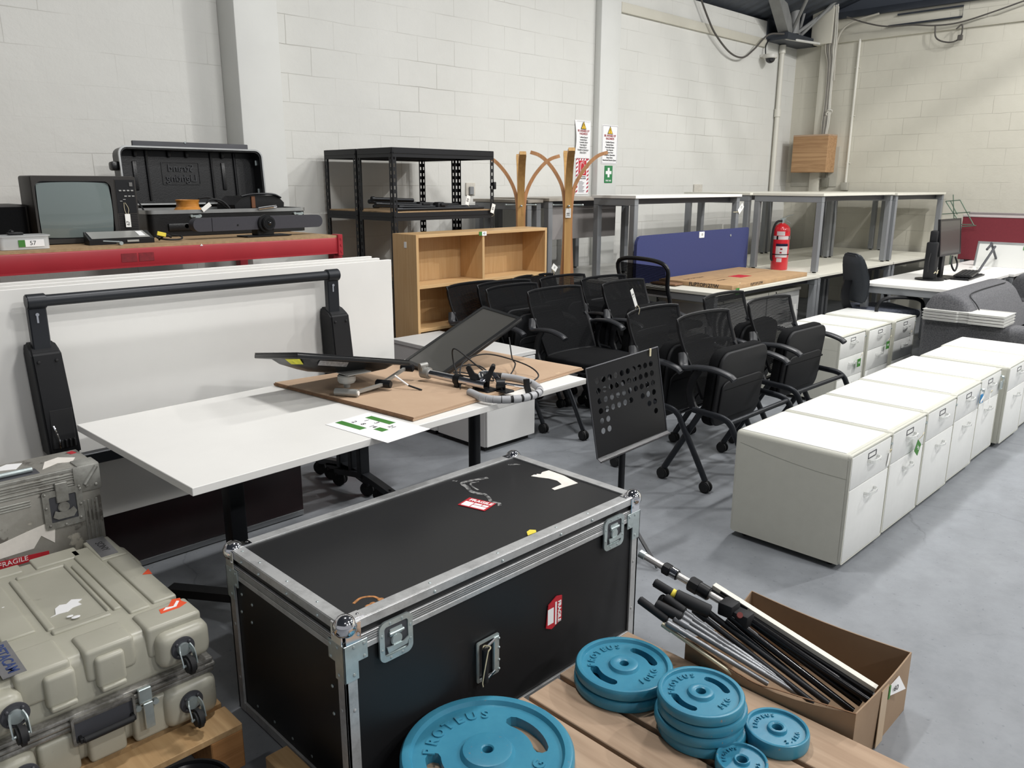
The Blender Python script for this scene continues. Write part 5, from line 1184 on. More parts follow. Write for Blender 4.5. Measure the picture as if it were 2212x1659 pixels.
def tub():
    t = thing('plastic_tub', 'clear plastic tub labelled 57 at the left end of the red rack', 'tub', (.985, 4.0, ZR))
    w = N('clear_cloudy_plastic'); w.set(Base_Color=(.85, .87, .87, 1), Roughness=.25, Transmission_Weight=.0, Alpha=.42)
    b = BM(); ringpoly(b, rrect(.20, .125, .02), rrect(.194, .119, .018), .055, lambda u_, v_, q: (u_, .07+v_, q+.001)); poly(b, [(x, y+.07, .001) for x, y in rrect(.195, .12, .018)], .002); obj('tub_body', b, w.m, t)
    b = BM(); poly(b, [(x, y+.07, .056) for x, y in rrect(.212, .137, .022)], .005, (0, 0, 1)); obj('lid', b, w.m, t)
    b = BM(); box(b, (-.06, .03, .003), (.06, .1, .035), .01, 2); obj('contents', b, mat('dark_contents', '#46494c', .8, var=.4, vscale=40), t)
    b = BM(); box(b, (-.0, .0055, .012), (.075, .0068, .042)); l = obj('number_label', b, paper, t)
    text('label_number', '57', .026, ink, l, face_M((.03, .0052, .027), (1, 0, 0), (0, 0, 1)), depth=.0002)
    b = BM(); box(b, (-.026, .0055, .012), (-.0, .0068, .042)); g = obj('green_label', b, green, l)
tub()
t = thing('black_knob', 'small black gadget resting on the lid of the clear tub', 'gadget', (.965, 4.07, ZR+.0615)); b = BM(); box(b, (-.03, -.02, 0), (.03, .02, .012), .004, 2); sphere(b, (-.012, 0, .012), .012, 12); obj('body', b, black_pl, t)
def tablet():
    t = thing('keyboard_deck', 'flat black device with a tilted silver top in front of the television', 'device', (1.42, 4.08, ZR))
    b = BM(); poly(b, [(-.15, 0, 0), (-.15, 0, .022), (-.14, .11, .056), (-.14, .11, 0)], .30, (1, 0, 0)); obj('body', b, black_pl, t)
    b = BM(); n_ = Vector((0, -.30, 1)).normalized(); poly(b, [(-.135, .012, .0275), (.135, .012, .0275), (.132, .100, .0545), (-.130, .100, .0545)], .0015, n_); obj('silver_panel', b, mat('satin_silver', '#a9aaa6', .35, .3), t)
    b = BM(); poly(b, [(.09, .03, .034), (.12, .03, .034), (.119, .085, .0515), (.091, .085, .0515)], .0022, n_); obj('paper_patch', b, paper, t)
    b = BM(); box(b, (.02, -.004, .008), (.075, -.001, .018), .0005, 1); obj('front_label', b, mat('satin_silver', '#a9aaa6'), t)
tablet()
t = thing('folded_bracket', 'small metal bracket with a round screw head at the rack edge under the silver device', 'bracket', (1.38, 4.02, ZR)); 
b = BM(); tube(b, [(-.07, 0, .022), (.0, -.005, .016)], 1, prof=rect(.012, .005), up=(0, 0, 1)); obj('arm', b, steel, t)
b = BM(); cyl(b, (.005, .02, .009), (.005, -.02, .009), .009, seg=16); obj('screw_head', b, steel, t)
cable('tangle of black cable with a yellow tag beside the television', [(1.60, 4.1, ZR+.01), (1.62, 4.06, ZR+.035), (1.66, 4.1, ZR+.02), (1.64, 4.16, ZR+.04), (1.60, 4.12, ZR+.02), (1.63, 4.05, ZR+.012), (1.70, 4.08, ZR+.01), (1.73, 4.14, ZR+.02), (1.69, 4.17, ZR+.03)], .0045)
b = BM(); box(b, (-.022, -.002, -.01), (.022, .002, .01), .002, 1, Matrix.Rotation(R(15), 4, 'Y')); tag(obj('yellow_label', b, mat('yellow_tape', '#e6d34a'), loc=(1.598, 4.055, ZR+.04)), 'small yellow label on the cable tangle beside the television', 'label')
def open_case():
    t = thing('open_hard_case', 'open black moulded hard case with embossed lettering inside its raised lid, on the red rack', 'hard case', (2.17, 4.7, ZR))
    W = .955; x0, x1 = -W/2, W/2
    def tray(b, w, h, d, r, wall, f):
        ringpoly(b, rrect(w, h, r), rrect(w-2*wall, h-2*wall, r*.8), d, f)
    b = BM(); tray(b, W, .46, .125, .04, .012, lambda u_, v_, q: (u_, v_-.02, q+.002)); poly(b, [(x, y-.02, .001) for x, y in rrect(W-.01, .45, .04)], .006); 
    box(b, (x0+.10, -.262, .03), (x1-.4, -.248, .07), .004, 2); obj('base', b, mat('black_pebbled_plastic', '#0f1012', .35, var=.2, vscale=30, bump=.15, bscale=150), t)
    b = BM(); ringpoly(b, rrect(W+.01, .47, .042), rrect(W-.02, .44, .035), .020, lambda u_, v_, q: (u_, v_-.02, .122+q)); obj('rim', b, alu, t, label='aluminium rim')
    # raised lid, leaning back
    L = Matrix.Translation((.03, .225, .150)) @ Matrix.Rotation(R(86), 4, 'X')   # local XY = lid plane, +Z faces -Y(front)
    pb = MATS['black_pebbled_plastic']; h = .355
    b = BM(); ringpoly(b, [(x*.93, y*.93) for x, y in rrect(W, h, .05)], [(x*.93, y*.93) for x, y in rrect(W-.03, h-.03, .04)], .10, lambda u_, v_, q: (u_, v_+h/2, -.11+q), L)
    poly(b, [(x*.93, y*.93+h/2, -.115) for x, y in rrect(W-.01, h-.01, .045)], .007, (0, 0, 1), L); 
    for xx in (-.255, -.03+.0, .145, .30)[:]:
        if abs(xx+.03) > .01: tube(b, [(xx, .04, -.103), (xx, h-.02, -.103)], .009, 8, M=L)
    for xx in (-.33, .22):
        box(b, (xx-.012, .10, -.108), (xx+.012, .27, -.099), .004, 2, L)
    ringpoly(b, rrect(.235, .135, .004), rrect(.227, .127, .004), .004, lambda u_, v_, q: (u_-.055, v_+.20, -.108+q), L)
    for xx in (-.33, -.13, -.02, .21): box(b, (xx, h-.06, -.10), (xx+.02, h-.02, -.09), .006, 2, L)
    box(b, (-W/2-.005, .21, -.09), (-W/2+.05, .26, -.03), .012, 2, L); lid = obj('lid', b, pb, t)
    b = BM(); ringpoly(b, [(x*.93, y*.93) for x, y in rrect(W+.008, h+.008, .052)], [(x*.93, y*.93) for x, y in rrect(W-.012, h-.012, .045)], .012, lambda u_, v_, q: (u_, v_+h/2, -.012+q), L); obj('lid_rim', b, alu, lid, label='bright metal rim of the lid')
    mir = L @ Matrix.Translation((-.055, .20, -.104)) @ Matrix.Diagonal((-1, 1, 1, 1))
    for s, dy in (('Strand', .03), ('Lighting', -.03)):
        text('embossed_text', s, .062, mat('embossed_black', '#25272b', .5), lid, mir @ Matrix.Translation((0, dy, 0)), depth=.003)
    for zz in (.07, .25):
        b = BM(); box(b, (W/2-.055, zz, -.07), (W/2-.045, zz+.035, -.055), .003, 1, L); obj('lid_catch', b, steel, lid)
    for xx in (-.22, .42):
        b = BM(); box(b, (xx-.02, -.262, .100), (xx+.02, -.252, .112), .002, 1)
        for s in (-1, 1): cyl(b, (xx+s*.024, -.25, .108), (xx+s*.024, -.262, .108), .008, seg=12)
        box(b, (xx-.006, -.264, .062), (xx+.022, -.256, .105), .002, 1, Matrix.Rotation(0, 4, 'Y')); obj('draw_latch', b, steel, t)
    b = BM(); tube(b, smooth([(x0+.02, .14, .30), (x0+.07, .02, .16), (x0+.05, -.10, .10), (x0+.10, -.20, .085)], 5), 1, prof=rect(.012, .002)); obj('lid_stay', b, black_pl, t)
    b = BM(); cyl(b, (x0+.20, -.252, .055), (x0+.2, -.262, .055), .012, seg=14); obj('front_stud', b, black_pl, t)
    return t
open_case()
t = thing('flat_black_bar', 'long flat black panel standing behind the raised lid of the open hard case', 'panel', (2.20, 5.12, ZR)); b = BM(); box(b, (-.30, .0, .0), (.44, .02, .532), .004, 2); obj('panel', b, mat('dark_slate_plastic', '#2c2e36', .5), t)
b = BM(); cyl(b, (.02, -.001, .53), (.02, -.004, .53), .006, seg=14); obj('round_mark', b, steel, t)
def wooden_pot():
    t = thing('turned_wood_pot', 'orange-brown turned wooden ring pot sitting in the open hard case', 'pot', (1.985, 4.62, ZR+.009))
    b = BM(); lathe(b, [(.0, 0), (.07, 0), (.085, .05), (.088, .115), (.062, .145), (.06, .168), (.066, .182), (.060, .184), (.055, .17), (.052, .14), (.04, .1), (0, .09)], seg=36); obj('body', b, wood('orange_turned_wood', '#b9782f', '#cf9044', .35, 0, 3.), t)
wooden_pot()
b = BM(); box(b, (-.03, -.001, -.012), (.03, .001, .012), .0, 1, Matrix.Rotation(R(-35), 4, 'Y')); tag(obj('string_tag', b, tagwhite, loc=(2.01, 4.435, ZR+.155)), 'white tag hanging over the rim of the open hard case by the wooden pot', 'tag')
cable('black cables looping out of the open hard case beside the wooden pot', [(2.06, 4.56, ZR+.13), (2.08, 4.55, ZR+.19), (2.16, 4.56, ZR+.185), (2.2, 4.55, ZR+.14), (2.12, 4.6, ZR+.20), (2.05, 4.62, ZR+.2)], .006)
t = thing('stage_lamp', 'black boxy stage lamp lying in the right part of the open hard case', 'lamp', (2.42, 4.72, ZR+.009))
b = BM(); poly(b, [(-.15, -.12, .03), (.15, -.12, .03), (.165, -.12, .16), (.12, -.12, .205), (-.10, -.12, .20), (-.16, -.12, .15)], .24, (0, 1, 0)); obj('housing', b, MATS['black_pebbled_plastic'], t, sharp=20)
b = BM(); tube(b, smooth([(-.12, -.13, .2), (-.05, -.135, .212), (.08, -.135, .212), (.14, -.13, .19)], 4), .006, 8); obj('yoke', b, black_steel, t)
b = BM(); box(b, (-.055, -.128, .13), (-.03, -.122, .20), .002, 1); obj('leather_tab', b, mat('brown_leather', '#6d4326', .6), t)
b = BM(); cyl(b, (-.075, 0, 0), (.04, 0, .012), .008, seg=8); tag(obj('metal_clip', b, chrome, loc=(2.40, 4.435, ZR+.14)), 'shiny metal clip lying on the front rim of the open hard case', 'clip')
def video_bar():
    t = thing('conference_bar', 'long dark grey conference bar with a round camera lens, on the rack front edge', 'camera bar', (2.165, 4.14, ZR))
    grey_f = mat('graphite_fabric', '#34343b', .7, var=.06, vscale=80); M = Matrix.Rotation(R(1.5), 4, 'Z')
    def seg(xa, xb, ra, rb):
        b = BM(); pts = []
        r = .0345
        if ra: pts += [(xa+r+r*math.cos(R(a)), r*math.sin(R(a))) for a in range(90, 271, 15)]
        else: pts += [(xa, r), (xa, -r)]
        if rb: pts += [(xb-r+r*math.cos(R(a)), r*math.sin(R(a))) for a in range(-90, 91, 15)]
        else: pts += [(xb, -r), (xb, r)]
        poly(b, [(x, -.03, z+.075) for x, z in pts], .055, (0, 1, 0), M); return b
    obj('left_end', seg(-.385, -.285, True, False), grey_f, t); obj('body', seg(-.282, .39, False, True), grey_f, t)
    b = BM(); cyl(b, (.022, -.028, .0725), (.022, -.045, .0725), .047, seg=36, bev=.003, M=M); cyl(b, (.03, -.045, .0725), (.03, -.062, .0725), .038, seg=36, bev=.004, M=M); l = obj('lens_housing', b, black_pl, t)
    b = BM(); cyl(b, (.03, -.0615, .0725), (.03, -.0635, .0725), .028, seg=32, M=M); sphere(b, (.03, -.060, .0725), .012, 16, M=M); obj('lens_glass', b, mat('lens_glass', '#0a0c12', .05, coat=.5), l)
    b = BM(); cyl(b, (-.14, -.0305, .068), (-.14, -.032, .068), .005, seg=12, M=M); obj('sensor', b, black_pl, t)
    b = BM(); box(b, (-.02, -.02, .006), (.08, .05, .045), .004, 1, M); box(b, (-.10, -.05, .001), (.17, .07, .008), .002, 1, M); obj('foot', b, black_pl, t)
video_bar()

# ------------------------------------------------------------------ black bolt-together shelving
shelf_blk = mat('black_shelving_steel', '#18191d', .45, .3, var=.08)
def post_mesh(b, x, y, sx, sy, H, M):
    """slotted angle upright: two slotted flanges meeting at (x, y)"""
    w, th, pitch = .036, .002, .05
    n = int(H/pitch)
    for ax in (0, 1):
        def bx(u0, u1, z0, z1):
            if ax == 0: xs = sorted((x+sx*u0, x+sx*u1)); ys = sorted((y, y+sy*th))
            else: xs = sorted((x, x+sx*th)); ys = sorted((y+sy*u0, y+sy*u1))
            box(b, (xs[0], ys[0], z0), (xs[1], ys[1], z1), M=M)
        bx(0, .0115, 0, H); bx(.0245, w, 0, H)
        for k in range(n+1): bx(.0115, .0245, k*pitch, min(H, k*pitch+.026))
def shelving(lab, x0, x1, y0, y1, H, levels, grp):
    t = thing('steel_shelving', lab, 'shelving', ((x0+x1)/2, (y0+y1)/2, 0), 0, None); M = Matrix.Translation((-(x0+x1)/2, -(y0+y1)/2, 0))
    for x, sx in ((x0, 1), (x1, -1)):
        for y, sy in ((y0, 1), (y1, -1)):
            b = BM(); post_mesh(b, x, y, sx, sy, H, M); obj('upright', b, shelf_blk, t, flat=True)
    for z in levels:
        b = BM()
        for ya in (y0-.001, y1-.003): box(b, (x0+.01, ya, z-.06), (x1-.01, ya+.004, z-.004), M=M); box(b, (x0+.01, ya-.004, z-.036), (x1-.01, ya+.008, z-.028), .001, 1, M)
        for xa in (x0-.001, x1-.003): box(b, (xa, y0+.01, z-.06), (xa+.004, y1-.01, z-.004), M=M); box(b, (xa-.004, y0+.01, z-.036), (xa+.008, y1-.01, z-.028), .001, 1, M)
        obj('shelf_beam', b, shelf_blk, t)
        b = BM(); box(b, (x0+.005, y0+.005, z-.006), (x1-.005, y1-.005, z+.004), M=M); obj('shelf_board', b, MATS['chipboard'] if z < H-.01 else shelf_blk, t)
    return t
shelving('front unit of black slotted steel shelving, folded tripods on its shelf', 3.40, 4.36, 4.565, 4.98, 1.806, (1.803, 1.372, .9, .45, .1), None)
shelving('rear unit of black slotted steel shelving against the block wall', 3.40, 4.34, 4.995, 5.41, 1.806, (1.803, 1.372, .9, .45, .1), None)
ZS = 1.377
def stand_pack(lab, y, z, segs, x=3.85, grp=None):
    t = thing('folded_tripod', lab, 'tripod', (x, y, z), 0, grp)
    for (a, c, r) in segs:
        b = BM(); cyl(b, a, c, r, seg=12); cyl(b, a, between(a, c, .06), r*1.4, seg=12, bev=.002); obj('leg', b, black_steel, t)
    b = BM(); box(b, (-.02, -.03, .0), (.05, .035, .058), .012, 2); box(b, (.0, -.045, .03), (.07, -.01, .05), .006, 2); obj('hub', b, black_matt, t)
    return t
stand_pack('folded black tripod nearest the front of the steel shelf', 4.63, ZS, [((-.40, -.03, .013), (.44, -.02, .012), .011), ((-.36, .0, .03), (.40, .0, .02), .010), ((-.33, .03, .013), (.42, .03, .012), .011)])
stand_pack('folded black tripod at the back of the steel shelf, its head raised', 4.78, ZS, [((-.42, -.03, .05), (.47, -.02, .014), .011), ((-.44, .02, .065), (.40, .02, .03), .011), ((-.38, .05, .03), (.45, .04, .012), .009), ((-.43, 0, .085), (-.05, .01, .07), .012)], 3.80)
for x, y, z, s, lab in ((4.12, 4.60, ZS+.064, '88', 'white tag 88 hanging above the tripods on the steel shelf'), (4.33, 4.545, ZS-.0, '85', 'white tag at the right post of the steel shelving')):
    t = thing('string_tag', lab, 'tag', (x, y, z)); q = Matrix.Rotation(R(18), 4, 'Y')
    b = BM(); box(b, (-.018, -.001, -.03), (.018, .001, .04), .0, 1, q); obj('tag_card', b, tagwhite, t); text('tag_number', s, .028, ink, t, q @ face_M((0, -.0015, .005), (0, 0, 1), (-1, 0, 0)), depth=.0002)
    b = BM(); tube(b, smooth([(.0, 0, -.03), (.015, .0, -.045), (.005, .02, -.058)], 4), .001, 6); obj('tag_string', b, string_m, t)
b = BM(); box(b, (-.012, -.01, -.025), (.014, .01, .03), .004, 2); tube(b, smooth([(-.01, 0, .01), (-.05, -.01, .0), (-.04, 0, -.02), (-.01, 0, -.015)], 4), .0015, 6); tag(obj('cable_clip', b, black_pl, loc=(4.35, 4.55, 1.55)), 'small black clip with wire on the right post of the steel shelving', 'clip')

# ------------------------------------------------------------------ beech bookshelf
def bookshelf():
    t = thing('bookshelf', 'open beech-veneer bookshelf numbered 43 behind the black chairs', 'bookshelf', (3.33, 4.235, 0), R(1.6))
    W, D, H, th = 1.325, .25, 1.236, .022
    b = BM(); box(b, (0, 0, 0), (th, D, H), .001, 1); obj('side_panel', b, beech_z, t)
    b = BM(); box(b, (W-th, 0, 0), (W, D, H), .001, 1); obj('side_panel', b, beech_z, t)
    b = BM(); box(b, (th, .0, H-th), (W-th, D, H), .001, 1); obj('top_panel', b, beech_x, t)
    for z in (.872, .575, .28, .06):
        b = BM(); box(b, (th, .003, z), (W-th, D-.01, z+th), .001, 1); obj('shelf', b, beech_x, t)
    b = BM(); box(b, (th, D-.01, .06), (W-th, D-.002, H-th)); obj('back_panel', b, beech_z, t)
    for z0, z1 in ((.894, H-th), (.597, .872), (.302, .575)):
        b = BM(); box(b, (W/2-th/2-.03, .004, z0), (W/2+th/2-.03, D-.01, z1), .001, 1); obj('divider', b, beech_z, t)
    b = BM(); box(b, (W*.44, -.002, H-.03), (W*.44+.03, -.0005, H-.002)); g = obj('green_label', b, green, t)
    b = BM(); box(b, (W*.44+.03, -.002, H-.032), (W*.44+.075, -.0005, H-.002)); l = obj('number_label', b, paper, t); text('label_number', '43', .022, ink, l, face_M((W*.44+.052, -.0024, H-.017), (1, 0, 0), (0, 0, 1)), depth=.0002)
    b = BM(); box(b, (-.002, .10, H-.09), (-.0005, .125, H-.05)); obj('old_label', b, tagwhite, t)
bookshelf()

# ------------------------------------------------------------------ bentwood coat stands
def coat_stand(lab, x, y, H, rz, tagged=False):
    t = thing('coat_stand', lab, 'coat stand', (x, y, 0), rz)
    for k in range(4):
        a = k*PI/2; M = Matrix.Rotation(a, 4, 'Z')
        pts = smooth([(.17, 0, .012), (.09, 0, .35), (.045, 0, .8), (.026, 0, 1.15), (.026, 0, 1.36), (.045, 0, H-.30), (.10, 0, H-.18), (.175, 0, H-.085), (.24, 0, H-.035), (.31, 0, H-(.0 if k % 2 else .012))], 6)
        b = BM(); tube(b, pts, 1, prof=rect(.018, .046) if False else [(-.023, -.0085), (.023, -.0085), (.023, .0085), (-.023, .0085)], up=(1, 0, 0) if False else None, M=None) if False else None
        b = BM(); v = bmesh.new(); rings = []
        for i, p in enumerate(pts):
            q0 = pts[max(0, i-1)]; q1 = pts[min(len(pts)-1, i+1)]; d = (q1-q0).normalized(); n_ = Vector((d.z, 0, -d.x)); yv = Vector((0, 1, 0))
            wd_ = .028 if i < len(pts)-2 else .025
            rings.append([v.verts.new(p+n_*sx*.0135+yv*sy*wd_) for sx, sy in ((-1, -1), (1, -1), (1, 1), (-1, 1))])
        for A, B_ in zip(rings, rings[1:]):
            for j in range(4): v.faces.new((A[j], A[(j+1) % 4], B_[(j+1) % 4], B_[j]))
        v.faces.new(rings[0][::-1]); v.faces.new(rings[-1]); bmesh.ops.recalc_face_normals(v, faces=v.faces[:])
        merge(b, v, M); o = obj('bentwood_arm', b, bentwood, t)
        o.data.materials.append(bent_edge)
        for f in o.data.polygons:
            nv = (Matrix.Rotation(-a, 3, 'Z') @ f.normal)
            if abs(nv.y) > .7: f.material_index = 1
    b = BM(); cyl(b, (0, -.12, 1.395), (0, .12, 1.395), .006, seg=10); cyl(b, (-.12, 0, 1.40), (.12, 0, 1.40), .006, seg=10)
    for s in (-1, 1): sphere(b, (0, s*.12, 1.395), .009, 8); sphere(b, (s*.12, 0, 1.40), .009, 8)
    obj('cross_pin', b, steel, t)
    return t
coat_stand('left bentwood coat stand rising behind the beech bookshelf', 4.74, 4.645, 1.796, R(-43))
coat_stand('right bentwood coat stand with a white tag 28, behind the black chairs', 5.02, 4.38, 1.825, R(-45))
t = thing('string_tag', 'white tag 28 hanging on the front of the right bentwood coat stand', 'tag', (4.985, 4.345, 1.375)); Q = Matrix.Rotation(R(-45), 4, 'Z')
b = BM(); box(b, (-.022, -.001, -.075), (.022, .001, .0), .0, 1, Q); obj('tag_card', b, tagwhite, t); text('tag_number', '28', .032, ink, t, Q @ face_M((0, -.0015, -.05), (0, 0, 1), (-1, 0, 0)), depth=.0002)
b = BM(); tube(b, smooth([(0, 0, -.005), (.008, 0, .015), (0, 0, .025), (-.008, 0, .015), (0, 0, -.005)], 4), .0015, 6, M=Q); obj('tag_string', b, rubber, t)

# ------------------------------------------------------------------ stacked bench desks
taupe = mat('taupe_edge_laminate', '#a39d93', .5, var=.03); cream_lam = mat('cream_desk_laminate', '#d9d7cb', .4, var=.015); refl_top = mat('dull_grey_desktop', '#b5b4ae', .25, var=.03)
def bench(lab, x0, x1, y0, y1, zb, zt, top, modesty=False, mid=False, loc_grp=None, legs='box', lw=.055):
    t = thing('bench_desk', lab, 'desk', ((x0+x1)/2, (y0+y1)/2, zb)); M = Matrix.Translation((-(x0+x1)/2, -(y0+y1)/2, -zb))
    b = BM(); box(b, (x0, y0, zt-.025), (x1, y1, zt), .0015, 1, M); obj('tabletop', b, top, t)
    for x in (x0+.01, x1-.01-lw):
        for y in (y0+.015, y1-.015-lw):
            b = BM(); box(b, (x, y, zb+.012), (x+lw, y+lw, zt-.085), .003, 1, M); l = obj('leg', b, grey_metal, t)
            b = BM(); cyl(b, (x+lw/2, y+lw/2, zb+.001), (x+lw/2, y+lw/2, zb+.014), .018, seg=12, M=M); obj('levelling_foot', b, rubber, l)
        b = BM(); box(b, (x, y0+.015, zt-.085), (x+lw, y1-.015, zt-.026), .003, 1, M); obj('end_beam', b, grey_metal, t)
    for y in (y0+.09, y1-.12):
        b = BM(); box(b, (x0+lw, y, zt-.075), (x1-lw, y+.03, zt-.026), .002, 1, M); obj('long_beam', b, dark_metal, t)
    if modesty:
        b = BM(); box(b, (x0+.08, y0+.10, zt-.36), (x1-.11, y0+.118, zt-.045), .001, 1, M); obj('modesty_panel', b, mat('modesty_grey', '#8d8987', .6, var=.04), t)
    return t
ZL = .735
bench('lower grey-framed desk nearest the camera, flat carton and blue screen on it', 5.53, 7.38, 3.27, 4.08, 0, ZL, cream_lam)
bench('lower desk behind the blue screen, carrying the bright white-edged desk', 5.53, 7.38, 4.10, 4.63, 0, ZL, refl_top)
bench('lower front desk with the red fire extinguisher, carrying the first open frame desk', 7.42, 9.26, 3.29, 4.09, 0, ZL, cream_lam)
bench('lower rear desk against the wall side, under the first open frame desk', 7.42, 9.26, 4.11, 4.91, 0, ZL, cream_lam)
bench('lower front desk at the far right end of the stacked row', 9.29, 10.9, 3.29, 4.09, 0, ZL, cream_lam)
bench('lower rear desk in the far corner of the stacked row', 9.29, 10.9, 4.11, 4.91, 0, ZL, cream_lam)
bench('lower desk along the left wall behind the coat stands', 4.90, 6.9, 4.66, 5.40, 0, ZL, refl_top)
bench('upper desk with taupe edge and grey modesty panel behind the coat stands', 5.12, 6.28, 4.68, 5.38, ZL, 1.447, taupe, True)
bench('upper desk with taupe edge at the far left of the stacked row', 4.90, 5.09, 4.72, 5.40, ZL, 1.436, taupe, True)
bench('upper desk with the bright white edge above the blue screen', 5.60, 7.36, 4.13, 4.61, ZL, 1.472, white_lam)
bench('upper front desk with an open grey frame over the fire extinguisher', 7.50, 9.27, 3.36, 4.09, ZL, 1.485, cream_lam)
bench('upper rear desk with an open grey frame beyond the fire extinguisher', 7.50, 9.27, 4.12, 4.90, ZL, 1.485, cream_lam)
bench('upper front desk at the far right end of the stacked row', 9.30, 10.88, 3.34, 4.09, ZL, 1.478, cream_lam)
bench('upper rear desk in the far corner of the stacked row', 9.30, 10.88, 4.12, 4.90, ZL, 1.478, cream_lam)
t = thing('string_tag', 'white tag hanging on a leg of the white-edged upper desk', 'tag', (7.32, 4.141, 1.30)); q = Matrix.Rotation(R(-40), 4, 'Y')
b = BM(); box(b, (0, -.004, -.03), (.11, -.002, .022), .003, 1, q); obj('tag_card', b, tagwhite, t); b = BM(); tube(b, [(-.09, 0, .0), (.0, -.003, .0)], .003, 6); obj('tag_string', b, string_m, t)
text('tag_number', '19', .03, ink, t, q @ face_M((.07, -.0045, -.004), (1, 0, 0), (0, 0, 1)), depth=.0003)
def blue_screen():
    t = thing('desk_screen', 'royal blue fabric desk divider with a white tag, standing on the near lower desk', 'office screen', (6.45, 4.04, ZL+.002))
    b = BM(); pts = [(-.93, 0), (.93, 0), (.93, .405), (.92, .415)]+[(-.93+.07-.07*math.cos(R(a)), .345+.07*math.sin(R(a))) for a in range(90, -1, -15)]
    poly(b, [(x, 0, z) for x, z in [(-.93, 0), (.93, 0), (.93, .40), (.915, .415), (-.86, .405), (-.90, .394), (-.925, .36), (-.93, .33)]], .028, (0, 1, 0)); obj('panel', b, mat('royal_blue_fabric', '#343b69', .9, var=.05, vscale=60, bump=.1, bscale=500), t)
    b = BM(); box(b, (.02, -.004, .35), (.105, -.001, .405), .003, 1); g = obj('tag_card', b, tagwhite, t); text('tag_number', '18', .032, ink, g, face_M((.065, -.0045, .378), (1, 0, 0), (0, 0, 1)), depth=.0003)
    b = BM(); cyl(b, (.58, 0, .35), (.58, -.005, .35), .011, seg=14); obj('screw_cap', b, steel, t)
blue_screen()
def flat_carton():
    t = thing('flat_carton', 'flat brown furniture carton printed FLIPTOP127/W lying on the near lower desk', 'carton', (5.80, 3.285, ZL+.001), R(1.5))
    b = BM(); box(b, (0, 0, 0), (1.42, .70, .036), .004, 2); obj('box', b, mat('kraft_carton', '#a98a66', .8, var=.1, vscale=14, bump=.1, bscale=60), t)
    b = BM(); box(b, (.58, .23, .036), (.78, .36, .0368)); obj('red_patch', b, red_st, t)
    b = BM(); box(b, (.0, .34, .036), (1.42, .347, .0366)); obj('seam', b, card_dk, t)
    text('printed_text', 'FLIPTOP127/W', .043, ink, t, face_M((-.0012, .26, .018), (0, -1, 0), (0, 0, 1)), depth=.0003, bold=.0008)
    text('printed_text', 'FLIPTOP127/W', .034, ink, t, face_M((.42, -.0012, .018), (1, 0, 0), (0, 0, 1)), depth=.0003)
    text('printed_text', 'FLIPTOP127/W', .05, mat('faded_print', '#5d4a38', .8), t, Matrix.Translation((.25, .5, .0365)), depth=.0003)
    text('printed_text', 'FRAGILE', .04, mat('faded_print', '#5d4a38'), t, Matrix.Translation((.30, .26, .0365)), depth=.0003)
    b = BM(); box(b, (-.02, .45, .036), (.10, .70, .05), .004, 2, Matrix.Translation((-.11, 0, -.03))); obj('flap', b, card_dk, t)
flat_carton()
square_tag(5.86, 3.271, .722, green, 'green lot label stuck to the corner of the near lower desk', s=.028)
def cabinet_under(lab, x0, x1, kind):
    t = thing('drawer_cabinet', lab, 'cabinet', ((x0+x1)/2, 3.62, 0)); M = Matrix.Translation((-(x0+x1)/2, -3.62, 0))
    b = BM(); box(b, (x0, 3.43, .04), (x1, 3.95, .60), .002, 1, M); obj('carcass', b, grey_lam, t)
    b = BM(); box(b, (x0-.004, 3.40, .60), (x1+.004, 3.96, .625), .002, 1, M); obj('top_panel', b, cream_lam, t)
    zs = [(.05, .22), (.225, .40), (.405, .595)] if kind else [(.05, .595)]
    for z0, z1 in zs:
        b = BM(); box(b, (x0+.003, 3.41, z0), (x1-.003, 3.43, z1), .002, 1, M); d = obj('drawer_front' if kind else 'door', b, grey_lam, t)
        if kind:
            b = BM(); tube(b, smooth([((x0+x1)/2-.06, 3.41, z1-.06), ((x0+x1)/2-.05, 3.385, z1-.06), ((x0+x1)/2+.05, 3.385, z1-.06), ((x0+x1)/2+.06, 3.41, z1-.06)], 4), .005, 8, M=M); obj('handle', b, steel, d)
    b = BM(); cyl(b, (x0+.12, 3.40, .612), (x0+.12, 3.392, .612), .009, seg=12, M=M); obj('lock', b, chrome, t)
    b = BM(); box(b, (x0+.02, 3.45, .0), (x1-.02, 3.93, .04), M=M); obj('plinth', b, rubber, t)
cabinet_under('light grey cabinet under the left part of the near lower desk', 5.75, 6.64, 0)
cabinet_under('light grey three-drawer cabinet with a tag, under the right part of the near lower desk', 6.66, 7.28, 1)
t = thing('string_tag', 'white tag on a drawer handle of the cabinet under the near lower desk', 'tag', (7.13, 3.372, .42)); b = BM(); box(b, (-.025, -.002, -.08), (.03, .0, .06), .003, 1); obj('tag_card', b, tagwhite, t); b = BM(); tube(b, smooth([(-.02, 0, -.08), (0, -.01, -.12), (.03, 0, -.09)], 4), .003, 6); obj('tag_wire', b, steel, t)
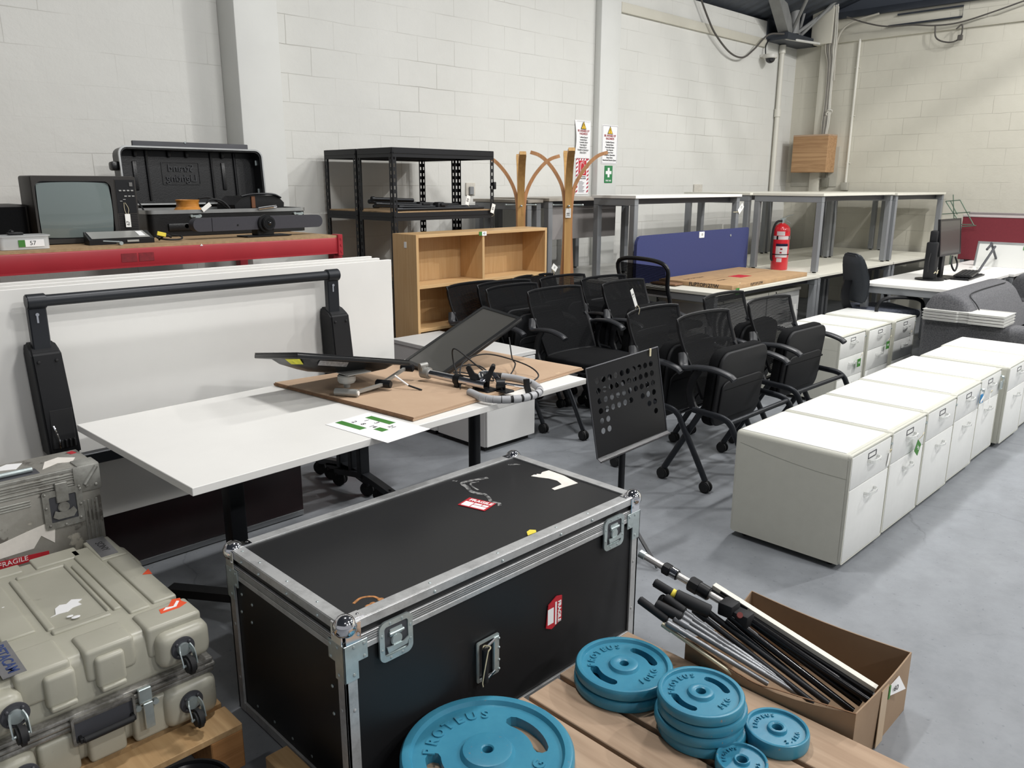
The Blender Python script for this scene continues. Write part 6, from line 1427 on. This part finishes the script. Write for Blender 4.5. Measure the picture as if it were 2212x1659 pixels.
def extinguisher():
    t = thing('fire_extinguisher', 'red fire extinguisher with white band and labels standing on the stacked desks', 'fire extinguisher', (7.60, 3.80, ZL+.001), R(-45))
    w = mat('extinguisher_red', '#c01f28', .28, var=.03, coat=.3)
    b = BM(); lathe(b, [(0, 0), (.078, 0), (.082, .012), (.082, .38), (.077, .412), (.06, .436), (.035, .452), (.02, .46), (0, .46)], seg=36); obj('cylinder', b, w, t)
    def wrap(b, z0, z1, a0, a1, r=.0828):
        n = 14; v = bmesh.new(); L = [[v.verts.new((r*math.cos(R(a0+(a1-a0)*k/n)), r*math.sin(R(a0+(a1-a0)*k/n)), z)) for z in (z0, z1)] for k in range(n+1)]
        for A, B_ in zip(L, L[1:]): v.faces.new((A[0], B_[0], B_[1], A[1]))
        bmesh.ops.solidify(v, geom=v.faces[:], thickness=-.0006); merge(b, v)
    b = BM(); wrap(b, .30, .335, -180, 0); obj('white_band', b, paper, t)
    b = BM(); wrap(b, .34, .38, -140, -85); obj('top_label', b, paper, t)
    b = BM(); wrap(b, .125, .26, -140, -55); lb = obj('instruction_label', b, paper, t)
    b = BM(); wrap(b, .235, .26, -140, -55, .0834); obj('label_header', b, mat('navy_print', '#232a4a'), lb)
    b = BM(); wrap(b, .20, .215, -110, -95, .0834); obj('pictogram', b, red_st, lb); b = BM(); wrap(b, .165, .18, -112, -98, .0834); obj('pictogram', b, red_st, lb)
    b = BM(); wrap(b, .08, .118, -130, -95); obj('lower_label', b, paper, t)
    b = BM(); wrap(b, .15, .158, -180, 0, .0845); obj('hose_strap', b, rubber, t)
    b = BM(); cyl(b, (0, 0, .455), (0, 0, .50), .018, seg=16); box(b, (-.02, -.012, .49), (.03, .012, .505), .002, 1); obj('valve', b, steel, t)
    b = BM(); tube(b, smooth([(-.015, 0, .50), (.03, 0, .52), (.07, 0, .535), (.10, 0, .538)], 4), 1, prof=rect(.02, .004)); tube(b, smooth([(.0, 0, .485), (.04, 0, .48), (.08, 0, .455)], 4), 1, prof=rect(.02, .004)); obj('lever', b, steel, t)
    b = BM(); tube(b, smooth([(-.01, -.01, .48), (-.06, -.02, .47), (-.092, -.02, .40), (-.096, -.02, .25), (-.094, -.02, .12), (-.08, -.02, .09)], 6), .011, 10); obj('hose', b, rubber, t)
extinguisher()

# other chairs --------------------------------------------------------------
def task_chair():
    t = thing('task_chair', 'black task chair with an open see-through back, in front of the blue screen', 'chair', (5.42, 3.68, 0), R(86))
    b = BM(); L = []
    pr = [(-.235, .30, .97), (.235, .30, .985), (.215, .235, .62), (-.205, .235, .62)]
    tube(b, smooth([(-.235, .29, .96), (0, .27, 1.0), (.235, .29, .975), (.232, .26, .80), (.20, .20, .60), (-.20, .20, .60), (-.235, .26, .80)], 5, True), .017, 8, True); obj('back_frame', b, black_pl, t)
    v = bmesh.new(); vs = [v.verts.new(p) for p in ((-.225, .285, .955), (.225, .285, .965), (.225, .245, .73), (-.225, .245, .73))]; v.faces.new(vs); bmesh.ops.solidify(v, geom=v.faces[:], thickness=.003); b = BM(); merge(b, v); obj('back_mesh', b, mesh_fab, t)
    b = BM(); tube(b, smooth([(.21, .27, .75), (.08, .30, .68), (-.08, .29, .56), (-.12, .22, .46)], 5), 1, prof=rect(.03, .012)); tube(b, [(-.2, .235, .66), (.2, .235, .66)], .012, 8); obj('back_brace', b, black_pl, t)
    b = BM(); box(b, (-.24, -.24, .43), (.24, .22, .49), .03, 3); obj('seat', b, black_fab, t)
    b = BM(); cyl(b, (0, 0, .12), (0, 0, .43), .03, seg=14); obj('gas_lift', b, black_steel, t)
    for k in range(5):
        a = 2*PI*k/5+.3; b = BM(); tube(b, [(0, 0, .11), (.28*math.cos(a), .28*math.sin(a), .075)], 1, prof=rect(.04, .025), up=(0, 0, 1)); f = obj('base_spoke', b, black_pl, t); b = BM(); castor(b, .28*math.cos(a), .28*math.sin(a), .028, .022, a); obj('castor', b, rubber, f)
task_chair()
def fabric_chair():
    t = thing('office_chair', 'charcoal high-back office chair with loop arms, tucked at the far white desk', 'chair', (7.31, 2.69, 0), R(50))
    cf = mat('charcoal_weave', '#2d3136', .95, var=.15, vscale=150, bump=.3, bscale=500); sf = N('blue_grey_weave'); sf.l(sf.ramp(sf.noise(60, 2), [(.4, lin('#4a4f5c')), (.6, lin('#5f6470'))]), sf.b.inputs['Base Color']); sf.set(Roughness=.95)
    v = bmesh.new(); L = []
    for z, w, y, d in ((.56, .16, .22, .05), (.62, .20, .215, .07), (.75, .215, .22, .085), (.88, .20, .25, .075), (.95, .17, .27, .06), (.985, .11, .28, .04)):
        L.append([v.verts.new((x*1, y+yy, z)) for x, yy in ((-w, -.01), (-w*.5, -d*.6), (w*.5, -d*.6), (w, -.01), (w*.8, d*.5), (-w*.8, d*.5))])
    for A, B_ in zip(L, L[1:]):
        for k in range(6): v.faces.new((A[k], A[(k+1) % 6], B_[(k+1) % 6], B_[k]))
    v.faces.new(L[0][::-1]); v.faces.new(L[-1]); bmesh.ops.recalc_face_normals(v, faces=v.faces[:]); bmesh.ops.bevel(v, geom=v.edges[:], offset=.012, segments=2, affect='EDGES'); b = BM(); merge(b, v); obj('backrest', b, cf, t, sharp=60)
    b = BM(); tube(b, smooth([(0, .30, .75), (0, .31, .6), (0, .25, .47), (0, .1, .42)], 5), 1, prof=rect(.07, .02)); obj('back_bar', b, black_pl, t)
    b = BM(); box(b, (-.25, -.27, .44), (.25, .2, .515), .035, 3); obj('seat', b, sf.m, t)
    for s in (-1, 1):
        b = BM(); tube(b, smooth([(s*.27, .15, .45), (s*.30, .17, .56), (s*.30, .10, .625), (s*.30, -.10, .63), (s*.30, -.22, .60), (s*.29, -.25, .52)], 6), .016, 8); obj('arm_loop', b, black_pl, t)
    b = BM(); cyl(b, (0, 0, .12), (0, 0, .45), .03, seg=14); obj('gas_lift', b, black_steel, t)
    for k in range(5):
        a = 2*PI*k/5; b = BM(); tube(b, [(0, 0, .11), (.29*math.cos(a), .29*math.sin(a), .075)], 1, prof=rect(.04, .025), up=(0, 0, 1)); f = obj('base_spoke', b, black_pl, t); b = BM(); castor(b, .29*math.cos(a), .29*math.sin(a), .028, .022, a); obj('castor', b, rubber, f)
fabric_chair()

# ------------------------------------------------------------------ right-hand desks, monitors, sofa
bench('white desk behind the grey sofa, thin monitor stand on it', 7.15, 8.85, 2.06, 2.80, 0, .73, white_lam)
bench('second white desk at the right, beyond the monitor', 8.88, 10.6, 2.02, 2.78, 0, .73, white_lam)
t = thing('monitor_riser', 'thick black monitor riser column on a round foot, on the far white desk', 'monitor stand', (7.80, 2.44, .731), R(8))
b = BM(); lathe(b, [(0, 0), (.12, 0), (.12, .012), (.05, .018), (0, .018)], seg=32); obj('foot', b, black_pl, t)
b = BM(); box(b, (-.085, -.045, .012), (.075, .045, .34), .012, 2); box(b, (-.06, -.03, .33), (.06, .03, .44), .012, 2); obj('column', b, black_matt, t)
b = BM(); tube(b, [(-.11+.22*k/12, -.05-.004*math.sin(k), .07+.012*math.sin(k*.6)) for k in range(13)], .003, 6); obj('string_tie', b, string_m, t)
b = BM(); tube(b, smooth([(-.08, 0, .25), (-.14, 0, .17), (-.12, 0, .08)], 5), .004, 6); obj('cable', b, rubber, t)
t2, _ = monitor('black monitor with grey screen tilted back, beside the riser column on the far desk', frame_M(Vector((8.05, 2.385, 1.105)), (1, -.05, -.0), (.13, .10, 1)), .50, .33, origin=(8.05, 2.42, .731))
for o_, m_ in ((( -.03, .055, .0), None),):
    b = BM(); box(b, (-.03, .0, .0), (.05, .03, .30), .004, 1); obj('neck', b, black_pl, t2); b = BM(); box(b, (-.16, -.10, 0), (.16, .08, .012), .004, 1); obj('foot', b, black_pl, t2)
cable('black cable loop behind the tilted monitor on the far desk', [(8.10, 2.36, .93), (8.0, 2.33, .86), (8.08, 2.32, .80), (8.2, 2.34, .85), (8.18, 2.36, .92)], .008)
def keyboards():
    for k, (lab, dx) in enumerate((('black keyboard lying lower in the pile on the far white desk', 0), ('black keyboard lying on top of the pile on the far white desk', .03))):
        t = thing('keyboard', lab, 'keyboard', (8.25+dx, 2.25+.02*k, .731+.026*k), R(3+6*k))
        b = BM(); box(b, (-.30, -.075, 0), (.30, .075, .014), .003, 1); obj('body', b, black_pl, t)
        b = BM(); 
        for r_ in range(4):
            for c_ in range(18): box(b, (-.285+c_*.0315, -.06+r_*.03, .014), (-.26+c_*.0315, -.036+r_*.03, .020), .001, 1)
        obj('keys', b, black_matt, t); o = t
keyboards()
def easel():
    t = thing('folding_easel', 'thin dark crossed metal easel standing on the far white desk', 'stand', (9.3, 2.35, .731))
    for a, c in (((-.35, 0, .0), (.10, .0, .22)), ((.02, .02, .26), (.40, .02, .0)), ((-.1, .02, .2), (.05, .02, .25))):
        b = BM(); cyl(b, a, c, .012, seg=8); obj('leg', b, dark_metal, t)
easel()
def red_screen():
    t = thing('desk_screen', 'dark red fabric screen with a pale top rail against the right wall', 'office screen', (10.2, 2.2, .0))
    for k, (dx) in enumerate((0,)):
        b = BM(); box(b, (0, -2.4, .735), (.03, .72, 1.215), .004, 1); obj('panel', b, mat('dark_red_fabric', '#732932', .9, var=.06, vscale=40), t)
        b = BM(); box(b, (-.004, -2.4, 1.215), (.034, .72, 1.24), .003, 1); obj('top_rail', b, mat('pale_rail', '#bdb4b2', .5), t)
        for y in (-2.3, -.8, .65):
            b = BM(); box(b, (0, y, 0), (.03, y+.04, .735)); obj('post', b, grey_metal, t)
    t = thing('desk_screen', 'grey-edged screen showing just above the dark red one', 'office screen', (10.4, 2.2, 0)); b = BM(); box(b, (0, -2.4, .02), (.03, .72, 1.262), .004, 1); obj('panel', b, mat('grey_screen', '#8f8887', .8), t)
red_screen()
t = thing('whiteboard', 'small whiteboard leaning in front of the dark red screen at the right edge', 'whiteboard', (9.55, 2.0, .731))
Q = Matrix.Rotation(R(14), 4, 'Y')
b = BM(); box(b, (0, -.9, 0), (.012, .56, .25), .001, 1, Q); obj('board', b, mat('whiteboard_surface', '#d9dad6', .2, var=.01), t)
b = BM(); box(b, (-.004, -.9, .24), (.016, .57, .262), .002, 1, Q); box(b, (-.004, .55, 0), (.016, .57, .25), .002, 1, Q); obj('frame', b, alu, t)
b = BM(); box(b, (-.003, .08, .19), (0, .14, .23), M=Q); obj('green_label', b, green, t)
def green_stand():
    t = thing('music_stand', 'thin wire folding music stand, greenish, above the far monitor', 'music stand', (10.12, 2.93, .0))
    sg = mat('green_wire', '#66796a', .5, .4)
    P = [((0, .17, 1.385), (0, .02, 1.40)), ((0, .17, 1.385), (0, -.02, 1.13)), ((0, .02, 1.40), (0, -.16, 1.12)), ((0, .19, 1.24), (0, -.10, 1.27)), ((0, .10, 1.46), (0, .06, 1.20)), ((0, .12, 1.39), (0, .03, 1.24)), ((0, .06, 1.20), (0, .02, .8)), ((0, .02, 1.10), (0, -.18, 1.125)), ((0, -.02, 1.13), (0, -.14, 1.135))]
    b = BM()
    for a, c in P: cyl(b, a, c, .0055, seg=6)
    obj('wire_frame', b, sg, t); b = BM(); cyl(b, (0, .02, .0), (0, .05, 1.2), .008, seg=8); obj('pole', b, sg, t)
    for a in (90, 210, 330):
        b = BM(); cyl(b, (0, .02, .25), (.22*math.cos(R(a)), .02+.22*math.sin(R(a)), .01), .006, seg=6); obj('leg', b, sg, t)
green_stand()
sofa_m = N('grey_tweed'); sofa_m.l(sofa_m.ramp(sofa_m.noise(110, 4, .7), [(.35, lin('#47484b')), (.65, lin('#67676a'))]), sofa_m.b.inputs['Base Color']); sofa_m.set(Roughness=.95); sofa_m.bump(sofa_m.noise(200, 3), .25, .003); sofa_m = sofa_m.m
def sofa(lab, x0, y0, L_, hb=.80):
    t = thing('sofa', lab, 'sofa', (x0+L_/2, y0+.45, 0)); M = Matrix.Translation((-(x0+L_/2), -(y0+.45), 0)); y1 = y0+.90
    b = BM(); bulge(b, x0, x0+L_, y0+.02, y1, .06, .30, .03, M); obj('base', b, sofa_m, t, sharp=70)
    for xa in (x0, x0+L_-.24):
        b = BM(); bulge(b, xa, xa+.24, y0, y1, .07, .585, .06, M); obj('armrest', b, sofa_m, t, sharp=70)
        b = BM(); bulge(b, x0+.24, x0+L_-.24, y0, y1-.3, .29, .45, .04, M); obj('seat_cushion', b, sofa_m, t, sharp=70)
    v = bmesh.new(); pf = [(y1+.0, .16), (y1+.01, .66), (y1-.05, .775), (y1-.16, .80), (y1-.27, .755), (y1-.36, .60), (y1-.44, .42), (y1-.44, .16)]
    vs = [v.verts.new((x0+.012, y, z)) for y, z in pf]; f = v.faces.new(vs); e = bmesh.ops.extrude_face_region(v, geom=[f]); bmesh.ops.translate(v, vec=(L_-.24, 0, 0), verts=[q for q in e['geom'] if isinstance(q, bmesh.types.BMVert)])
    bmesh.ops.recalc_face_normals(v, faces=v.faces[:]); bmesh.ops.bevel(v, geom=v.edges[:], offset=.055, segments=4, affect='EDGES', profile=.5); b = BM(); merge(b, v, M); o = obj('back_cushion', b, sofa_m, t, sharp=60)
    b = BM(); tube(b, smooth([(x0+.18, y1-.43, .46), (x0+.18, y1-.33, .68), (x0+.20, y1-.26, .762), (x0+.5, y1-.235, .775), (x0+L_-.4, y1-.235, .775)], 6), .004, 6, M=M); obj('seam', b, mat('dark_seam', '#2a2b2d', .9), o)
    for xa in (x0+.06, x0+L_-.06):
        for ya in (y0+.06, y1-.06):
            b = BM(); cyl(b, (xa, ya, 0), (xa, ya, .07), .02, .028, seg=12, M=M); obj('foot', b, black_pl, t)
sofa('grey tweed sofa with clear plastic trays on its left arm', 6.42, 1.13, 1.62)
sofa('second grey tweed sofa beyond the first at the right edge', 8.45, 1.05, 1.6)
def trays():
    w = N('frosted_plastic'); w.set(Base_Color=lin('#dededa'), Roughness=.3, Alpha=.93); 
    for k in range(4):
        t = thing('plastic_tray', ('lowest', 'second', 'third', 'topmost')[k]+' of the frosted plastic trays stacked on the arm of the grey sofa', 'tray', (6.50, 1.735, .588+.021*k), 0, 'frosted plastic trays on the sofa arm')
        b = BM(); a = [(-.13, -.27), (.13, -.27), (.13, -.04), (.115, -.03), (.115, .03), (.13, .04), (.13, .27), (-.13, .27), (-.13, .04), (-.115, .03), (-.115, -.03), (-.13, -.04)]
        poly(b, [(x, y, .001) for x, y in a], .013, (0, 0, 1)); o_ = [(x*1.06, y*1.02) for x, y in a]; ringpoly(b, o_, [(x*.98, y*.98) for x, y in a], .003, lambda u_, v_, q: (u_, v_, .0145+q)); obj('tray_body', b, w.m, t, flat=True)
trays()

# ------------------------------------------------------------------ signs and fittings on the walls
def sign(lab, x, z, w, h, y, body, title, lines, curl=0.):
    t = thing('warning_sign', lab, 'sign', (x, y, z))
    v = bmesh.new(); n = 10; G = []
    for i in range(n+1):
        zz = -h/2+h*i/n; c = curl*math.sin(PI*i/n)*1.; G.append([v.verts.new((-w/2+curl*.5*math.sin(PI*i/n), -.003-c, zz)), v.verts.new((w/2, -.003, zz))])
    for A, B_ in zip(G, G[1:]): v.faces.new((A[0], A[1], B_[1], B_[0]))
    bmesh.ops.recalc_face_normals(v, faces=v.faces[:]); bmesh.ops.solidify(v, geom=v.faces[:], thickness=.0012); b = BM(); merge(b, v); obj('sheet', b, paper, t)
    f = -.0052-curl*.6
    b = BM(); ringpoly(b, rrect(w*.94, h*.96, .004, 1), rrect(w*.925, h*.95, .004, 1), .0006, lambda u_, v_, q: (u_+curl*.25, f+curl*.45-q, v_)) if not curl else box(b, (-w*.42, f-.0004, h*.47), (w*.45, f, h*.475)); obj('border_line', b, mat('thin_grey_line', '#6f6a78', .7), t)
    s = w*.17; zz = h*.36
    b = BM(); poly(b, [(-s, f, zz-s*.8), (s, f, zz-s*.8), (0, f, zz+s*1.0)], .0008, (0, -1, 0)); tr = obj('triangle_edge', b, ink, t)
    b = BM(); k = .8; poly(b, [(-s*k, f-.0008, zz-s*.68), (s*k, f-.0008, zz-s*.68), (0, f-.0008, zz+s*.78)], .0006, (0, -1, 0)); obj('triangle', b, mat('sign_yellow', '#e8bd2c', .5), tr)
    text('exclamation', '!', s*1.3, ink, tr, face_M((0, f-.0016, zz-s*.1), (1, 0, 0), (0, 0, 1)), depth=.0002, bold=.001)
    for i, l in enumerate(title): text('sign_title', l, w*.115, mat('sign_red_print', '#a03038', .6), t, face_M((0, f-.0004, h*(.225-.075*i)), (1, 0, 0), (0, 0, 1)), depth=.0002, bold=.0006)
    for i, l in enumerate(lines): text('sign_line', l, w*.082, ink, t, face_M((0, f-.0004, h*(.06-.066*i)), (1, 0, 0), (0, 0, 1)), depth=.0002, bold=.0004)
LN = ['Confined Spaces', 'Stacked Items', 'Protruding Items', 'Trip Hazards', 'Uneven Floor', 'Forklift in Operation', 'Sharp Items', 'Restricted Entering Space']
sign('curling white hazard sign on the block wall left of the pillar', 6.505, 2.005, .25, .375, YA-.001, None, ['BE AWARE OF', 'HAZARDS'], LN[:7], .018)
sign('white hazard sign on the front of the pillar above the first aid sign', 6.852, 1.965, .262, .39, 5.42-.001, None, ['BE AWARE OF', 'HAZARDS'], LN)
def first_aid():
    t = thing('first_aid_sign', 'green first aid sign with a white cross on the pillar', 'sign', (6.846, 5.419, 1.665))
    b = BM(); box(b, (-.066, -.003, -.088), (.066, 0, .088), .003, 1); obj('plate', b, mat('sign_green', '#2f7f4c', .5), t)
    b = BM(); poly(b, [(x, -.0035, z+.018) for x, z in ((-.016, .048), (.016, .048), (.016, .016), (.048, .016), (.048, -.016), (.016, -.016), (.016, -.048), (-.016, -.048), (-.016, -.016), (-.048, -.016), (-.048, .016), (-.016, .016))], .001, (0, -1, 0)); obj('cross', b, paper, t)
    text('sign_text', 'FIRST AID', .021, paper, t, face_M((0, -.004, -.065), (1, 0, 0), (0, 0, 1)), depth=.0003, bold=.0006)
first_aid()
def fire_sign():
    t = thing('fire_extinguisher_sign', 'red and white striped fire extinguisher sign under the curling hazard sign', 'sign', (6.513, YA-.001, 1.643))
    w, h = .20, .36
    b = BM(); box(b, (-w/2, -.003, -h/2), (w/2, 0, h/2), .001, 1); obj('plate', b, paper, t)
    rs = mat('sign_crimson', '#b0223c', .55)
    for side in (-1, 1):
        for k in range(9):
            z = -h/2+.012+k*.040
            b = BM(); xa, xb_ = (-w/2, -w/2+.028) if side < 0 else (w/2-.028, w/2); poly(b, [(xa, -.0034, z), (xb_, -.0034, z+.018), (xb_, -.0034, min(h/2, z+.036)), (xa, -.0034, min(h/2-.002, z+.018))], .0004, (0, -1, 0)); obj('stripe', b, rs, t)
    for k in range(4):
        x = -.07+k*.04; b = BM(); poly(b, [(x, -.0034, h/2-.022), (x+.018, -.0034, h/2-.022), (x+.028, -.0034, h/2-.002), (x+.010, -.0034, h/2-.002)], .0004, (0, -1, 0)); obj('stripe', b, rs, t)
    b = BM(); box(b, (-.062, -.0042, .01), (.062, -.0034, h/2-.024)); p = obj('red_panel', b, mat('sign_red', '#c3202f', .5), t)
    b = BM(); tube(b, smooth([(-.03, -.005, .03), (-.03, -.005, .10), (-.015, -.005, .13), (.015, -.005, .13), (.03, -.005, .10), (.03, -.005, .03), (-.03, -.005, .03)], 3), .0025, 6); tube(b, smooth([(-.04, -.005, .05), (-.042, -.005, .12), (0, -.005, .145), (.03, -.005, .14)], 4), .002, 6); obj('pictogram', b, paper, p)
    for i, l in enumerate(('DRY POWDER', 'EXTINGUISHER')): text('sign_text', l, .017, ink, t, face_M((0, -.004, -.005-.018*i), (1, 0, 0), (0, 0, 1)), depth=.0002, bold=.0004)
    b = BM()
    for k in range(9): box(b, (-.055, -.0042, -.055-k*.013), (-.055+.10*(.6+.4*((k*37) % 10)/10), -.0034, -.050-k*.013))
    obj('small_print', b, mat('print_grey', '#55525a', .7), t)
fire_sign()
def box_wood():
    t = thing('plywood_box', 'plywood box mounted on the right wall near the corner, cables running into it', 'box', (XB-.001, 5.04, 1.97))
    b = BM(); box(b, (-.27, -.22, -.245), (0, .27, .245), .003, 1); obj('cover', b, ply, t)
    b = BM(); box(b, (-.271, -.221, .225), (.0, .271, .246), .002, 1); obj('top_strip', b, pine, t)
box_wood()
b = BM(); box(b, (-.012, -.35, -.26), (0, .30, .26), .001, 1); tag(obj('backing_board', b, mat('grey_backing_board', '#b5b3a8', .6), loc=(XB-.001, 5.12, 1.80)), 'pale grey backing board behind the plywood box on the right wall', 'board')
def conduit_t(lab, y, z0, z1, r, boxed=True):
    t = thing('conduit', lab, 'conduit', (XB-.0185, y, z0)); b = BM(); cyl(b, (0, 0, .05), (0, 0, z1-z0), r, seg=12)
    for k in (.3, .9, 1.5): box(b, (-.004, -.03, k), (.018, .03, k+.012))
    obj('pipe', b, pipe_w, t)
    b = BM(); box(b, (-.05, -.045, -.05), (.018, .045, .055), .006, 2); obj('junction_box', b, mat('old_grey_box', '#a19f95', .5), t)
conduit_t('thin cream conduit running down the right wall to a grey junction box', 4.64, 1.54, 3.39, .017)
t = thing('wall_socket', 'dark switch box under the plywood box on the right wall', 'socket', (XB-.03, 4.91, 1.60)); b = BM(); box(b, (-.04, -.04, -.07), (.028, .04, .06), .006, 2); cyl(b, (0, 0, .06), (0, 0, .13), .015); obj('body', b, mat('dark_olive_box', '#77766b', .6), t)
t = thing('wall_socket', 'small white socket on the left wall above the white-edged desk', 'socket', (8.70, YA-.001, 1.505)); b = BM(); box(b, (-.09, -.02, -.05), (.09, 0, .06), .004, 1); obj('plate', b, mat('old_white_plate', '#c9c5bb', .5, var=.1, vscale=40), t)
t = thing('wall_socket', 'grey double socket on the block wall between shelving and coat stand', 'socket', (4.95, YA-.001, 1.52)); b = BM(); box(b, (-.05, -.012, -.055), (.06, 0, .055), .003, 1); obj('plate', b, mat('old_white_plate', '#c9c5bb'), t); b = BM(); box(b, (-.02, -.03, -.05), (.03, -.012, .02), .004, 1); obj('plug', b, grey_metal, t)
def cctv():
    t = thing('security_camera', 'small white dome security camera high on the left wall near the corner', 'security camera', (10.03, YA-.001, 3.10))
    b = BM(); cyl(b, (0, -.13, .03), (0, -.13, .075), .085, seg=28, bev=.006); box(b, (-.04, -.13, .05), (.04, 0, .085), .006, 1); obj('housing', b, mat('camera_white', '#cfcdc6', .4), t)
    b = BM(); sphere(b, (0, -.13, .028), .06, 24, (1, 1, .95)); obj('dome', b, mat('smoked_dome', '#26262a', .1), t)
    b = BM(); tube(b, smooth([(0, -.06, .08), (.03, -.04, .2), (.14, -.05, .32)], 5), .008, 6); obj('lead', b, rubber, t)
cctv()
kb = mat('grey_cable', '#7b7872', .7, var=.1)
cable('dark cable drooping in a long loop across the top of the left wall', [(8.40, 5.42, 3.63), (8.60, 5.42, 3.42), (8.78, 5.42, 3.27), (9.12, 5.42, 3.11), (9.43, 5.42, 3.085), (9.68, 5.42, 3.20), (9.95, 5.38, 3.40), (10.12, 5.25, 3.42)], .011, mat('dusty_cable', '#55524e', .8))
cable('dark cable slung along the top of the right wall to a knot', [(XB-.12, 4.80, 3.66), (XB-.10, 4.55, 3.56), (XB-.09, 4.3, 3.49), (XB-.08, 4.0, 3.47), (XB-.08, 3.72, 3.43), (XB-.08, 3.45, 3.43), (XB-.08, 3.1, 3.50), (XB-.08, 2.7, 3.60)], .009, mat('dusty_cable', '#55524e'))
cable('dangling loop with a plug under the cable knot on the right wall', [(XB-.08, 3.72, 3.42), (XB-.08, 3.70, 3.30), (XB-.08, 3.62, 3.24), (XB-.08, 3.50, 3.22), (XB-.08, 3.42, 3.27), (XB-.08, 3.42, 3.40), (XB-.08, 3.48, 3.36)], .009, mat('dusty_cable', '#55524e'))
b = BM(); box(b, (-.02, -.025, -.03), (.02, .025, .03), .006, 1); tag(obj('plug', b, mat('dusty_cable', '#55524e'), loc=(XB-.08, 3.425, 3.26)), 'dark plug dangling from the cables on the right wall', 'plug')
for i, (dy, r_, c_) in enumerate(((.00, .012, kb), (.022, .010, mat('pale_cable', '#b5b1a6', .6)), (.046, .014, kb), (.072, .010, mat('pale_cable', '#b5b1a6')), (-.028, .012, mat('white_cable', '#cbc9c0', .5)), (-.05, .009, mat('white_cable', '#cbc9c0')))):
    cable(('left', 'second', 'third', 'fourth', 'thick white right-hand', 'thin white outermost')[i]+' cable of the bundle running down to the plywood box', [(XB-.12, 4.98+dy*.9, 3.95), (XB-.12, 4.96+dy, 3.5), (XB-.13, 4.96+dy*1.1, 3.3), (XB-.11, 4.95+dy*.7, 3.1), (XB-.10, 4.95+dy*.6, 2.7), (XB-.11, 4.945+dy*.8, 2.4), (XB-.12, 4.95+dy*.6, 2.222)], r_, c_)
cable('pale cable curving from the column along the top of the right wall', [(XB-.10, 4.90, 2.9), (XB-.10, 4.91, 3.3), (XB-.10, 4.86, 3.50), (XB-.10, 4.70, 3.60), (XB-.10, 4.4, 3.65)], .013, mat('pale_cable', '#b5b1a6'))
t = thing('cable_knot', 'tied bundle of cable just above the plywood box', 'cable', (XB-.11, 4.92, 2.50)); b = BM(); tube(b, smooth([(0, .03, 0), (-.03, .0, .03), (0, -.04, .02), (.02, 0, -.03), (-.02, .03, -.02), (-.01, -.03, .04)], 5), .009, 6); obj('knot', b, mat('white_cable', '#cbc9c0'), t)
# ------------------------------------------------------------------ camera
cd = bpy.data.cameras.new('camera'); cam = bpy.data.objects.new('camera', cd); C.objects.link(cam)
f_px, pitch, roll, hcam = 1717., R(14.16), R(.16), 1.569
cd.sensor_fit = 'HORIZONTAL'; cd.sensor_width = 36.; cd.lens = 36*f_px/2212; cd.clip_start = .05
cam.matrix_world = Matrix.Translation((0, 0, hcam)) @ Matrix.Rotation(R(-45), 4, 'Z') @ Matrix.Rotation(PI/2-pitch, 4, 'X') @ Matrix.Rotation(roll, 4, 'Z')
bpy.context.scene.camera = cam

# ------------------------------------------------------------------ light
wd = bpy.data.worlds.new('world'); bpy.context.scene.world = wd; wd.use_nodes = True
wd.node_tree.nodes['Background'].inputs['Color'].default_value = (.93, .95, 1, 1)
wd.node_tree.nodes['Background'].inputs['Strength'].default_value = .30
def lamp(x, y, z, w, sx=1.3, sy=.25, rz=0., col=(1, .985, .965), tilt=0.):
    l = bpy.data.lights.new('high_bay_and_added_lamp', 'AREA'); l.shape = 'RECTANGLE'; l.size = sx; l.size_y = sy; l.energy = w; l.color = col
    o = bpy.data.objects.new('high_bay_and_added_lamp', l); C.objects.link(o); o.location = (x, y, z); o.rotation_euler = (tilt, 0, rz)
    return o
lamp(8.6, -.6, 5.3, 230, .12, .12)  # small extra lamp, added so the unseen bars throw their wall shadows
lamp(2.0, 2.3, 4.4, 62, .5, .15); lamp(5.6, 2.2, 4.4, 85, .8, .2); lamp(8.9, 2.0, 4.4, 40, .8, .2)
lamp(-.6, -1.8, 5.4, 18, .8, .2); lamp(3.4, -1.8, 5.5, 120, .8, .2); lamp(7.4, -1.8, 5.5, 45, .8, .2)
lamp(9.6, -4.5, 5.6, 150, .5, .3); lamp(5.0, -7.0, 6.6, 240, 1.2, .3, tilt=R(25)); lamp(.5, -7.0, 6.6, 120, 1.2, .3, tilt=R(25))
vs = bpy.context.scene.view_settings
vs.view_transform = 'Standard'; vs.look = 'None'; vs.exposure = .18; vs.gamma = 1.; vs.use_curve_mapping = False
